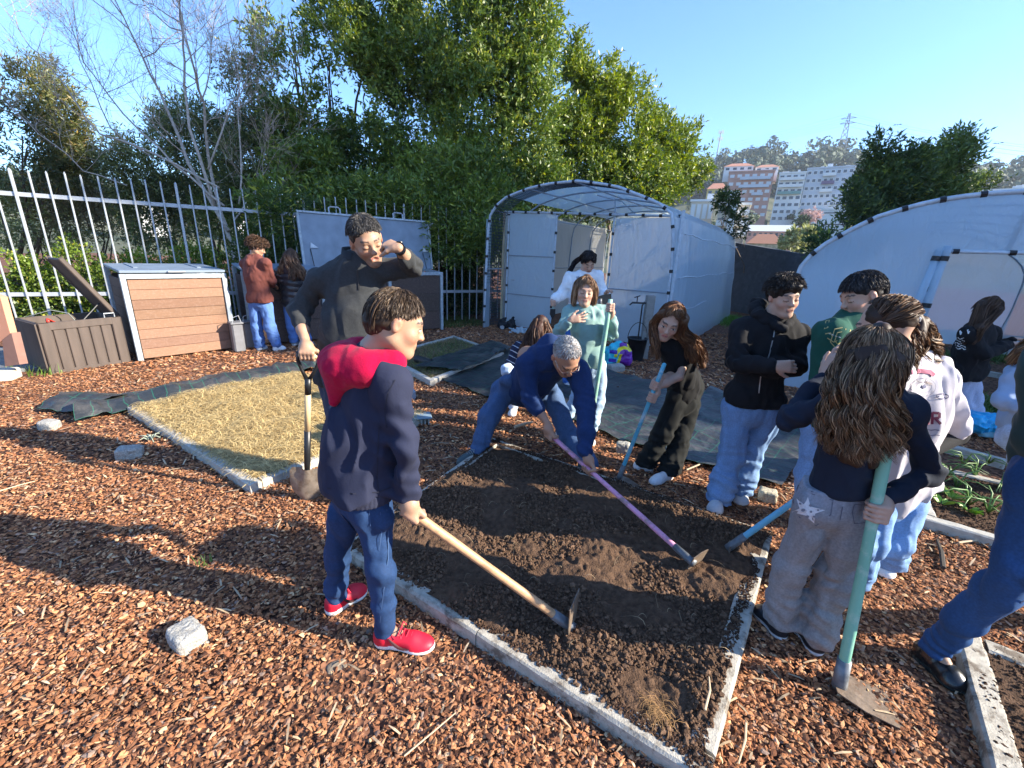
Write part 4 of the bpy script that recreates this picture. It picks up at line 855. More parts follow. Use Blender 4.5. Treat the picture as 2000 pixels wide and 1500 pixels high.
def boy_green():
    Y = 2.35
    J = joints(dict(neck=(1668, 622, Y), chest=(1640, 680, Y), pelvis=(1625, 820, Y), shL=(1622, 648, Y - .10), shR=(1700, 640, Y + .12), elL=(1608, 742, Y - .12), wrL=(1625, 800, Y - .22), elR=(1700, 745, Y + .16), wrR=(1690, 800, Y),
        hipL=(1600, 835, Y - .03), hipR=(1650, 838, Y + .05), knL=(1585, 930, Y - .08), knR=(1640, 930, Y), anL=(1575, 1015, Y), anR=(1625, 1010, Y + .02))); toes(J, -50, -40); s = .95
    R = head_frame(-92, 24, 4); hc = W(1683, 578, Y - .03); hs = .98
    P = person('boy in a dark green sweatshirt with gold lettering, dark fringe, looking down at the girls', J, SK_L, s=s, vox=.0046, head=dict(c=hc, R=R, hs=hs, mouth=.2), hands=(hand_open(J['wrR'], (0, -.4, -1), (0, 1, 0), 1, .9, 30), hand_open(J['wrL'], (0, -.3, -1), (0, 1, 0), -1, .9, 30)))
    def q(x, y, z): return hc + R @ (A(x, y, z) * hs)
    short_hair(P, hc, R, hs, (.013, .010, .010), (.10, .085, .08), 4200, 1.02, .060, .004, 68, 78, 114, .018, .001, .0028, fringe=None)
    T, TR = torso_prims(J, s, 1.05, thick=1.1, off=.018); T += sleeves(J, s, (.078, .070, .062, .05), upto=.95) + [plane(J['pelvis'] - A(0, 0, .02), (0, 0, -1), .01)]
    o = sculpt('sweatshirt', T, M_COTTON, .0055, P, fold=folds((8, 8, 5), .008, 91), amp=.018, col=(.014, .075, .052))
    b = MB(); hit = cast_to(o); g = 1.2
    def st(*pts): add_patch_stroke(b, hit, [(x, y, .95) for x, y in pts], .0035)
    st((1613, 628), (1620, 626), (1617, 640), (1611, 643), (1613, 628)); st((1612, 652), (1622, 650), (1626, 658))
    st((1645, 640), (1630, 643), (1622, 668), (1632, 680), (1640, 676)); st((1644, 648), (1635, 650), (1630, 666), (1636, 672), (1642, 668)); st((1651, 642), (1646, 676), (1656, 682), (1664, 678)); st((1660, 644), (1654, 668)); st((1616, 660), (1628, 668), (1644, 662))
    b.build('gold_lettering', mat('gold_print', (.42, .36, .14), .7), o)
    w_ = MB(); [add_patch_stroke(w_, hit, [(x, y, .7), (x + 4, y + 1.5, .7)]) for x, y in ((1618, 651), (1624, 653), (1631, 656), (1638, 658))]; w_.build('white_script', mat('white_print', (.7, .7, .7), .7), o)
    def cf(p):
        C = denimcol((.22, .33, .52))(p); m = (np.linalg.norm((p - J['knL']) * A(1, .5, 1), axis=1) < .05) & (noise(p * A(.4, .4, 1), 60, 5) > 0); C[m] = (.65, .66, .68); return C
    jeans(P, J, s, None, seed=92, r=(.1, .095, .09, .09), colf=cf, vox=.006)
    for sd in 'LR': make_shoe(P, J['an' + sd], J['toe' + sd], (.5, .5, .5), (.7, .7, .7), .95, vox=.006)
def girl_ponytail():
    Y = 1.86
    J = joints(dict(neck=(1775, 705, Y), chest=(1800, 780, Y), pelvis=(1745, 960, Y + .02), shL=(1735, 735, Y - .12), shR=(1838, 745, Y + .10), elL=(1700, 860, Y - .14), wrL=(1640, 930, Y - .06), elR=(1868, 850, Y + .14), wrR=(1795, 890, Y + .02),
        hipL=(1712, 975, Y - .05), hipR=(1772, 978, Y + .08), knL=(1690, 1060, Y - .12), knR=(1745, 1060, Y + .02), anL=(1668, 1125, Y - .06), anR=(1735, 1105, Y + .10))); toes(J, -60, -50); s = .86
    R = head_frame(-146, 22, 6); hc = W(1728, 640, Y - .06); hs = 1.0
    tip = HOE['turq_tip']; C = J['wrL'] + A(-.05, .03, -.05); HOE['turq_a'] = C
    P = person('girl with a curly brown ponytail in a long pale printed t-shirt, seen from behind', J, SK_L, s=s, vox=.0046, head=dict(c=hc, R=R, hs=hs), hands=(hand_grip(J['wrL'], C, unit(tip - C), .014, (0, -.4, 1), .88), hand_open(J['wrR'], (-1, -.2, 0), (0, -1, -.4), 1, .88, 30)))
    def q(x, y, z): return hc + R @ (A(x, y, z) * hs)
    pt = W(1782, 616, Y - .02)
    gl = [([pt, W(1800, 630, Y - .02), W(1812, 670, Y), W(1808, 710, Y), W(1800, 735, Y)], .022, .045, 1.3), ([pt, W(1795, 640, Y - .04), W(1790, 690, Y - .03), W(1778, 735, Y - .06), W(1785, 760, Y - .06)], .02, .04, 1.2), ([pt, W(1792, 650, Y - .06), W(1772, 700, Y - .1), W(1762, 740, Y - .12)], .018, .028, .7)]
    h = long_hair(P, hc, R, hs, gl, (.055, .026, .014), (.34, .19, .09), 2400, .020, 3.0, .0026, cut=(.058, .030), nc=0, crown=False, f=.7, k=22)
    n = 1500; o_ = []
    for i in range(n):                      # hair combed back to the band
        a = RNG.uniform(-2.0, 2.0); b_ = RNG.uniform(0, 1); th = math.radians(50 + 20 * RNG.uniform())
        st = unit(A(math.sin(a) * .9, .75 - abs(a) * .45, math.cos(a) * .9 + .1)); en = unit((R.T @ (pt - hc)) / A(.073, .094, .086)); pts = []
        for u in np.linspace(b_ * .7, 1, 7): d = unit(st * (1 - u) + en * u); pts.append(hc + R @ ((A(0, -.020, .034) + d * (A(.087, .108, .099) + .003 * RNG.uniform())) * hs))
        o_.append(pts)
    ribbons('crown_strands', np.array(o_), .0042, haircols(n, (.045, .022, .013), (.20, .11, .06)), h)
    b = MB(); d = unit(W(1800, 628, Y) - hc); b.tube([pt - d * .012, pt + d * .012], [.024, .022], 12); b.build('hair_band', mat('band_black', (.01, .01, .01), .6), h)
    b = MB(); b.tube([pt + A(-.012, -.03, .005), pt + A(.0, -.036, -.01), pt + A(.006, -.034, -.025)], [.004, .009, .004], 8); b.build('hair_clip', mat('pearl', (.6, .58, .55), .2), h)
    T, TR = torso_prims(J, s, 1.15, thick=1.2, off=.026); up = mid_up(J); T += sleeves(J, s, (.088, .098, 0, 0), short=.85)
    T += [cap(J['pelvis'] + A(-.03, 0, .0), J['pelvis'] + A(.04, 0, .0), .14, .14, .05), plane(J['pelvis'] - up * .07, -up, .01), plane(J['elR'] + unit(J['elR'] - J['shR']) * .0, unit(J['elR'] - J['shR']), .01)]
    cl = A(.50, .47, .50)
    o = sculpt('t_shirt', T, M_COTTON, .005, P, fold=folds((9, 9, 4), .011, 101), amp=.02, col=tuple(cl))
    hit = cast_to(o)
    def sticks(b, pts, w=1.0): add_patch_stroke(b, hit, [(x, y, w) for x, y in pts], .005)
    pk = MB(); sticks(pk, [(1778, 727), (1795, 724), (1815, 727), (1822, 733)], 4); pk.build('pink_print', mat('pink_print', (.35, .10, .16), .8), o)
    ltr = MB()
    for p in ([(1796, 830), (1804, 805)], [(1805, 805), (1813, 828)], [(1800, 821), (1810, 819)], [(1820, 828), (1820, 805)], [(1820, 806), (1833, 807)], [(1833, 806), (1833, 816)], [(1833, 816), (1821, 817)], [(1825, 817), (1836, 828)]): sticks(ltr, p, 2.6)
    ltr.build('lettering', mat('wine_print', (.14, .02, .05), .8), o)
    LN = []
    def one(pts, w):
        b_ = MB(); add_patch_stroke(b_, hit, [(x, y, w) for x, y in pts], .004)
        if b_.v: b_.build('line_mark', mat('ink_print', (.09, .09, .16), .8), o)
    def ring(cx, cy, a, b_, w=.8, n=18): one([(cx + a * math.cos(t), cy + b_ * math.sin(t)) for t in np.linspace(0, 6.28, n)], w)
    ring(1802, 756, 24, 18, .35); ring(1802, 756, 15, 11, .3); one([(1800, 753), (1806, 757)], 3); ring(1839, 774, 12, 5, 1.0); one([(1832, 774), (1846, 773)], 1.2)
    for yy in (840, 850): one([(1806, yy), (1812, yy - 1), (1818, yy), (1826, yy - 1), (1834, yy)], .7)
    jeans(P, J, s, (.18, .31, .54), seed=102, r=(.10, .095, .09, .095), stack=.008)
    for sd in 'LR': make_shoe(P, J['an' + sd], J['toe' + sd], (.7, .7, .7), (.8, .8, .8), .88, vox=.005)
    # dark sleeve under the t-shirt
    sculpt('undersleeve', [cap(J['elR'] * .7 + J['shR'] * .3, J['elR'], .046, .044, .02), cap(J['elR'], J['wrR'], .044, .034, .02)], M_COTTON, .006, P, col=(.01, .01, .012))
def girl_wavy():
    Y = 1.40
    J = joints(dict(neck=(1700, 745, Y), chest=(1690, 830, Y), pelvis=(1632, 975, Y + .03), shL=(1628, 792, Y), shR=(1766, 800, Y + .0), elL=(1543, 818, Y + .07), wrL=(1612, 735, Y + .16), elR=(1815, 925, Y + .02), wrR=(1722, 975, Y - .07),
        hipL=(1590, 995, Y + .03), hipR=(1675, 1005, Y), knL=(1545, 1105, Y + .07), knR=(1630, 1125, Y + .03), anL=(1522, 1205, Y + .09), anR=(1580, 1238, Y + .03))); s = .84
    J['toeL'] = G(1497, 1208); J['toeR'] = G(1562, 1240); J['toeL'] = A(J['anL'][0] + .02, J['anL'][1] + .10, 0); J['toeR'] = A(J['anR'][0] + .02, J['anR'][1] + .09, 0); J['anL'][2] = J['anR'][2] = .09
    J['anL'] = G(1512, 1232) + A(0, 0, .085); J['anR'] = G(1583, 1262) + A(0, 0, .085); J['toeL'] = A(J['anL'][0], J['anL'][1], 0) + A(-.02, .12, 0); J['toeR'] = A(J['anR'][0], J['anR'][1], 0) + A(.01, .12, 0)
    R = head_frame(152, 4, 0); hc = W(1696, 704, Y + .01); hs = .94
    base = HOE['green_base']; C = W(1708, 998, Y - .09); top = W(1764, 745, Y - .10 + .10); HOE['green_grip'] = C; ax = unit(base - C)
    P = person('girl with very long wavy brown hair and grey star-pocket jeans, seen from behind', J, SK_L, s=s, vox=.0042, head=dict(c=hc, R=R, hs=hs), hands=(hand_grip(J['wrR'], C, ax, .018, (.5, -1, .2), .9, -1), hand_open(J['wrL'], W(1640, 690, Y + .15) - J['wrL'], (.5, .2, -.6), 1, .9, 24, 7, 10)))
    def q(x, y, z): return hc + R @ (A(x, y, z) * hs)
    B = Y - .095
    gl = [([q(0, -.03, .105), q(.0, -.098, .03), W(1690, 760, B), W(1680, 830, B + .01), W(1668, 900, B + .03)], .036, .062, 1.6), ([q(-.02, -.02, .105), q(-.075, -.06, .02), W(1640, 760, B + .05), W(1632, 830, B + .06), W(1622, 875, B + .08)], .018, .050, 1.1),
          ([q(.02, -.02, .105), q(.076, -.05, .02), W(1724, 760, B + .04), W(1736, 830, B + .05), W(1722, 895, B + .05)], .018, .045, 1.2), ([q(0, -.03, .105), q(-.04, -.10, .02), W(1662, 765, B), W(1655, 840, B + .02), W(1650, 890, B + .04)], .022, .055, 1.2), ([q(0, -.03, .105), q(.04, -.10, .02), W(1716, 765, B), W(1712, 845, B + .02), W(1700, 905, B + .03)], .022, .055, 1.2)]
    long_hair(P, hc, R, hs, gl, (.042, .021, .012), (.50, .32, .18), 7500, .021, 3.0, .0021, cut=(.05, .02), nc=3400, f=.62, vox=.005, k=26)
    T, TR = torso_prims(J, s, .92, thick=.95, off=.006); up = mid_up(J); T += sleeves(J, s, (.060, .052, .046, .036), upto=.97) + [plane(J['pelvis'] + up * .045, -up, .01)]
    sculpt('top', T, M_COTTON, .0045, P, fold=sleeve_folds([J['elL'], J['elR']], [J['wrR']], .005, 111, (9, 9, 5), .006), amp=.014, col=(.012, .018, .034))
    grey = A(.235, .225, .225)
    def cf(p):
        C = np.tile(grey, (len(p), 1)); f_ = .5 + .5 * fbm(p * A(1, 1, .5), 6, 3, 5); blue = A(.20, .25, .36)
        up_ = np.clip((p[:, 2] - .62) / .25, 0, 1)[:, None]; C = C * (1 - up_ * .5) + blue * up_ * .5; C = C * (.8 + .45 * f_)[:, None]; return C * (1 + .1 * noise(p * A(60, 60, 9), 1, 3))[:, None]
    o = sculpt('jeans', leg_prims(J, s, (.090, .080, .080, .090), hipr=.100) + [plane(A(0, 0, .05), (0, 0, -1), .01), plane(J['pelvis'] + up * .055, up, .008)], M_DENIM, .0045, P, fold=trouser_folds([J['knL'], J['knR']], [J['anL'], J['anR']], .0075, 113, .006), amp=.015, col=cf)
    hit = cast_to(o)
    def stroke(b, pts, w): add_patch_stroke(b, hit, [(x, y, w) for x, y in pts], .002)
    # waistband, loops, pockets and the star patch
    wb = MB(); wpts = [(1566, 908), (1590, 920), (1620, 929), (1655, 934), (1690, 936), (1712, 934)]; stroke(wb, [(x, y + 8) for x, y in wpts], .8); stroke(wb, [(x, y + 16) for x, y in wpts], .7)
    for x, y in ((1592, 925), (1652, 938), (1688, 940)): add_patch_stroke(wb, hit, [(x, y - 4, 3), (x - 1, y + 20, 3)], .005)
    for pk in ([(1560, 948), (1585, 960), (1628, 972), (1622, 1005), (1594, 1026), (1562, 1010), (1550, 980), (1560, 948)], [(1668, 985), (1698, 986), (1692, 1020), (1668, 1022), (1664, 1000), (1668, 985)]): stroke(wb, pk, .7)
    stroke(wb, [(1563, 953), (1587, 965), (1627, 977)], .7); stroke(wb, [(1655, 950), (1645, 990), (1640, 1015)], .8); stroke(wb, [(1640, 935), (1668, 968), (1700, 972)], .6)
    wb.build('stitching', mat('jean_thread', (.07, .08, .12), .9), o)
    star = [(1578, 971), (1583, 989), (1611, 996), (1592, 1003), (1590, 1021), (1573, 1006), (1548, 1000), (1563, 993), (1557, 974), (1571, 985)]
    sb = MB(); V = []; cx, cy = 1577, 996
    pts = []
    for i in range(10):
        a, b_ = star[i], star[(i + 1) % 10]
        for t in (0, .5): pts.append((a[0] * (1 - t) + b_[0] * t, a[1] * (1 - t) + b_[1] * t))
    hs_ = [hit(x, y) for x, y in pts]; ctr = hit(cx, cy)
    if ctr is not None and all(h is not None for h in hs_):
        mids = [hit(cx * .5 + x * .5, cy * .5 + y * .5) for x, y in pts]
        V = [ctr[0] + ctr[1] * .003] + [h[0] + h[1] * .003 for h in mids] + [h[0] + h[1] * .003 for h in hs_]; n = len(pts)
        Fc = [(0, 1 + i, 1 + (i + 1) % n) for i in range(n)] + [(1 + i, 1 + n + i, 1 + n + (i + 1) % n, 1 + (i + 1) % n) for i in range(n)]; sb.add(V, Fc)
        st = sb.build('star_patch', mat('star_cream', (.62, .57, .56), .9, var=.1, scale=200), o)
        dk = MB()
        for x, y, r in ((1583, 987, 3.2), (1570, 996, 3.6), (1584, 999, 2.6), (1590, 1008, 2.5), (1577, 1008, 3), (1565, 984, 2.2), (1598, 996, 2.2)): add_patch_stroke(dk, hit, [(x - r, y, .5), (x - r * .5, y, r * .8), (x + r * .5, y, r * .8), (x + r, y, .5)], .005)
        dk.build('spots', mat('star_spots', (.20, .19, .21), .9), st)
    for sd in 'LR': make_shoe(P, J['an' + sd], J['toe' + sd], (.015, .014, .018), (.75, .75, .75), .88, vox=.0042, laces=(.7, .7, .7), stripe=(.55, .55, .55), sole=.022)
def girl_inside():
    Y = 4.3
    J = joints(dict(neck=(1912, 635, Y), chest=(1905, 665, Y), pelvis=(1888, 735, Y), shL=(1890, 652, Y - .1), shR=(1935, 648, Y + .1), elL=(1925, 690, Y - .18), wrL=(1975, 672, Y - .1), elR=(1950, 680, Y + .15), wrR=(1978, 662, Y + .05),
        hipL=(1880, 745, Y), hipR=(1898, 748, Y), knL=(1882, 800, Y), knR=(1905, 802, Y), anL=(1880, 858, Y), anR=(1902, 862, Y))); toes(J, 80, 100); s = .88
    R = head_frame(100, 30, 0); hc = W(1930, 606, Y); hs = 1.0
    P = person('girl in black hooded top with white back print inside the big greenhouse', J, SK_L, s=s, vox=.0065, head=dict(c=hc, R=R, hs=hs), hands=(hand_open(J['wrR'], (1, 0, .1), (0, 0, -1), 1, .88, 25), hand_open(J['wrL'], (1, .1, .2), (0, 0, -1), -1, .88, 25)))
    def q(x, y, z): return hc + R @ (A(x, y, z) * hs)
    long_hair(P, hc, R, hs, [([q(0, -.03, .105), q(.0, -.10, .0), W(1905, 640, Y - .1), W(1885, 668, Y - .1)], .05, .05), ([q(.03, .0, .10), q(.085, -.01, .02), W(1915, 640, Y - .16), W(1902, 672, Y - .16)], .035, .035)], (.05, .025, .014), (.16, .085, .045), 700, .004, 2, .006, vox=.008)
    T, TR = torso_prims(J, s, 1.05, thick=1.2, off=.022); T += sleeves(J, s, (.08, .074, .066, .05), upto=.95) + [plane(J['pelvis'] - A(0, 0, .03), (0, 0, -1), .01)]
    o = sculpt('hooded_top', T, M_COTTON, .0065, P, fold=folds((8, 8, 6), .009, 121), amp=.02, col=(.010, .010, .012)); hit = cast_to(o); b = MB()
    for x, y in ((1902, 635), (1907, 637), (1912, 634)): add_patch_stroke(b, hit, [(x - 1, y - 3, .7), (x, y + 3, .7)]); add_patch_stroke(b, hit, [(x - 1, y - 3, .6), (x + 3, y - 2.5, .6)]); add_patch_stroke(b, hit, [(x, y, .6), (x + 3, y + .5, .6)])
    for i in range(6):
        y = 655 + i * 5; add_patch_stroke(b, hit, [(1862 + i + k * 4, y + 2 * math.sin(k * 2.1 + i) + (k * .3), 1.1 if (k + i) % 2 else .5) for k in range(6 if i else 3)])
    for x, y in ((1875, 650), (1890, 648)): add_patch_stroke(b, hit, [(x, y - 4, 1.5), (x + 2, y, 2.5), (x + 1, y + 4, 1)])
    b.build('white_print', mat('white_print', (.7, .7, .7), .8), o)
    jeans(P, J, s, (.45, .48, .62), seed=122, vox=.009)
    for sd in 'LR': make_shoe(P, J['an' + sd], J['toe' + sd], (.5, .5, .5), (.7, .7, .7), .9, vox=.009)
def kid_edge():
    Y = 2.75
    J = joints(dict(neck=(2030, 720, Y), chest=(2025, 755, Y), pelvis=(1998, 838, Y + .05), shL=(1990, 735, Y), shR=(2075, 740, Y), elL=(1962, 785, Y - .05), wrL=(2020, 800, Y - .2), elR=(2090, 800, Y - .1), wrR=(2050, 810, Y - .2),
        hipL=(1988, 845, Y), hipR=(2030, 850, Y), knL=(2000, 905, Y), knR=(2045, 905, Y), anL=(1998, 955, Y), anR=(2040, 955, Y))); toes(J, -10, 10); s = .85
    J['anL'][2] = J['anR'][2] = .08; R = head_frame(-20, 30, 0); hc = W(2030, 688, Y - .03); hs = .95
    P = person('child in a pale blue hooded top cut off by the right edge of the view', J, SK_L, s=s, vox=.008, head=dict(c=hc, R=R, hs=hs), hands=(hand_open(J['wrR'], (-1, -.2, -.2), (0, 0, -1), 1, .88, 25), hand_open(J['wrL'], (1, .1, -.2), (0, 0, -1), -1, .88, 25)))
    def q(x, y, z): return hc + R @ (A(x, y, z) * hs)
    long_hair(P, hc, R, hs, [([q(0, .0, .105), q(.09, .0, .0), q(.10, .0, -.12)], .03, .03), ([q(0, .0, .105), q(-.09, .0, .0), q(-.10, .0, -.12)], .03, .03)], (.10, .05, .025), (.35, .2, .1), 400, .004, 2, .006, vox=.009)
    T, TR = torso_prims(J, s, 1.05, thick=1.2, off=.022); T += sleeves(J, s, (.085, .08, .07, .05), upto=.95) + [plane(J['pelvis'] - A(0, 0, .05), (0, 0, -1), .01)]
    sculpt('hooded_top', T, M_COTTON, .0065, P, fold=folds((8, 8, 6), .010, 131), amp=.02, col=(.30, .38, .52))
    jeans(P, J, s, (.40, .48, .62), seed=132, vox=.009)
    for sd in 'LR': make_shoe(P, J['an' + sd], J['toe' + sd], (.5, .5, .5), (.7, .7, .7), .9, vox=.009)
def adult_edge():
    Y = 1.18
    J = joints(dict(neck=(2190, 690, Y), chest=(2160, 760, Y), pelvis=(2085, 925, Y), shL=(2100, 720, Y), shR=(2260, 740, Y), elL=(2065, 870, Y), wrL=(2090, 960, Y - .1), elR=(2300, 880, Y), wrR=(2250, 990, Y - .1),
        hipL=(2045, 945, Y), hipR=(2130, 950, Y), knL=(1995, 1108, Y - .02), knR=(2120, 1120, Y + .05), anL=(1815, 1255, Y + .10), anR=(2180, 1260, Y + .3))); s = .98
    J['toeL'] = G(1886, 1362); J['anL'] = G(1812, 1300) + A(0, 0, .10); J['anR'] = A(2.6, 1.6, .1); J['toeR'] = A(2.7, 1.45, 0)
    R = head_frame(-60, 20, 0); hc = J['neck'] + A(-.04, -.02, .15)
    P = person('adult in blue jeans and black shoes stepping in at the right edge', J, SK_M, s=s, vox=.008, head=dict(c=hc, R=R, hs=1.0), hands=(hand_open(J['wrR'], (0, -.2, -1), (-1, 0, 0), 1, 1, 25), hand_open(J['wrL'], (0, .1, -1), (1, 0, 0), -1, 1, 25)))
    short_hair(P, hc, R, 1.0, (.03, .02, .015), (.1, .07, .05), 500, w=.008)
    T, TR = torso_prims(J, s, 1.05, thick=1.3, off=.03); T += sleeves(J, s, (.09, .085, .08, .06), upto=.95) + [plane(J['pelvis'] - A(0, 0, .06), (0, 0, -1), .01)]
    sculpt('jacket', T, M_COTTON, .0065, P, fold=folds((7, 7, 5), .012, 141), amp=.02, col=(.030, .060, .058))
    jeans(P, J, s, (.020, .070, .19), seed=142, vox=.0055, r=(.088, .068, .058, .056), hem=.075, stack=.009)
    a, b, c = J['hipL'] + A(-.03, -.095, 0), J['knL'] + A(0, -.072, .0), J['anL'] + A(.0, -.062, .06); seam(P, [a, b, c], .0016, (.30, .32, .40))
    make_shoe(P, J['anL'], J['toeL'], (.010, .011, .012), (.02, .03, .03), 1.02, M_LEATHER, laces=(.01, .01, .01), vox=.0045); make_shoe(P, J['anR'], J['toeR'], (.010, .011, .012), (.02, .03, .03), 1.02, M_LEATHER, vox=.008)
CAST = [boy_red_hood, man_pullover, bending_man, girl_black, boy_hoodie, kid_maroon, kid_puffer, girl_white, girl_sage, kid_crouching, boy_green, girl_ponytail, girl_wavy, girl_inside, kid_edge, adult_edge]
# ================================================================== the setting
def inpoly(P, poly):
    x, y = P[:, 0], P[:, 1]; r = np.zeros(len(P), bool); n = len(poly)
    for i in range(n):
        a, b = poly[i], poly[(i + 1) % n]; c = ((a[1] > y) != (b[1] > y)) & (x < (b[0] - a[0]) * (y - a[1]) / (b[1] - a[1] + 1e-12) + a[0]); r ^= c
    return r
def inview(P, m=60):
    v = P - A(0, 0, HC); cx = v @ AX; cy = v @ AY; cz = v @ AZ
    X = AX * 1
    q = cx[:, None] * AX[None] + cy[:, None] * AY[None] + cz[:, None] * AZ[None]
    return q
def project(P):
    v = P - A(0, 0, HC); q = v[:, :1] * AX + v[:, 1:2] * AY + v[:, 2:3] * AZ; z = np.maximum(q[:, 2], 1e-3)
    return q[:, 0] / z * F + 1000, q[:, 1] / z * F + 750, q[:, 2]
K = .07
MAIN = [G(965, 855, K), G(1512, 1040, K), G(1385, 1528, K), G(665, 1068, K)]
_N, _L, _R = G(487, 948, K), G(247, 795, K), G(840, 810, K); STRAW = [_N, _L, _L + _R - _N, _R]
GRASS = [G(887, 655, .07), G(985, 688, .07), A(-.62, 5.05, .07), A(-1.95, 6.1, .07)]
GRASS[2] = GRASS[1] + (GRASS[3] - GRASS[0])
_a, _b = G(1804, 1012, K), G(1944, 1052, K); _e = unit(_b - _a); _p = unit(G(1782, 952, K) - _a)
ONION = [_a, _a + _e * 1.6, _a + _e * 1.6 + _p * 1.10, _a + _p * 1.10]
_c0 = G(1920, 1196, K); _d = unit(G(1932, 1500, K) - G(1864, 1240, K)); _q0 = A(-_d[1], _d[0], 0)
CORNER = [G(1866, 1222, K), G(1866, 1222, K) + _d * 1.5, G(1866, 1222, K) + _d * 1.5 + _q0 * 1.5, G(1866, 1222, K) + _q0 * 1.5]
BACKB = [G(1800, 905, .05), G(1968, 940, .05), G(1995, 880, .05), G(1846, 862, .05)]
POLYS = [MAIN, STRAW, GRASS, ONION, CORNER]
def shrink(poly, w):
    c = sum(poly) / len(poly); n = len(poly); out = []
    for i in range(n):
        p, a, b = poly[i], unit(poly[i - 1] - poly[i]), unit(poly[(i + 1) % n] - poly[i]); s = max(.3, np.linalg.norm(np.cross(a, b))); out.append(p + (a + b) / s * w)
    return out
# ground -------------------------------------------------------------
def ground_mat():
    m, N, L, b = _new('mulch_soil'); tc = N.new('ShaderNodeTexCoord')
    v = N.new('ShaderNodeTexVoronoi'); v.inputs['Scale'].default_value = 38; L.new(tc.outputs['Object'], v.inputs[0])
    n1 = N.new('ShaderNodeTexNoise'); n1.inputs['Scale'].default_value = 1.1; n1.inputs['Detail'].default_value = 8; L.new(tc.outputs['Object'], n1.inputs[0])
    cr = N.new('ShaderNodeValToRGB'); e = cr.color_ramp.elements; e[0].color = (.060, .028, .018, 1); e[1].color = (.30, .14, .08, 1); e[0].position = .1; e[1].position = .95
    sep = N.new('ShaderNodeSeparateColor'); L.new(v.outputs['Color'], sep.inputs[0]); L.new(sep.outputs[0], cr.inputs[0])
    hv = N.new('ShaderNodeHueSaturation'); L.new(cr.outputs[0], hv.inputs['Color']); mr = N.new('ShaderNodeMapRange'); mr.inputs['To Min'].default_value = .5; mr.inputs['To Max'].default_value = 1.3; L.new(n1.outputs[0], mr.inputs[0]); L.new(mr.outputs[0], hv.inputs['Value'])
    L.new(hv.outputs[0], b.inputs['Base Color']); b.inputs['Roughness'].default_value = .9; b.inputs['Specular IOR Level'].default_value = .2
    bp = N.new('ShaderNodeBump'); bp.inputs['Strength'].default_value = .8; bp.inputs['Distance'].default_value = .02; L.new(v.outputs['Distance'], bp.inputs['Height']); L.new(bp.outputs[0], b.inputs['Normal']); return m
gp = []
for yy in (-12, 4, 9.9 + 0, 22, 40):
    pass
tag(mesh_obj('ground', [(-40, -12, 0), (40, -12, 0), (40, 42, 0), (-40, 42, 0)], [(0, 1, 2, 3)], ground_mat()), kind='structure')
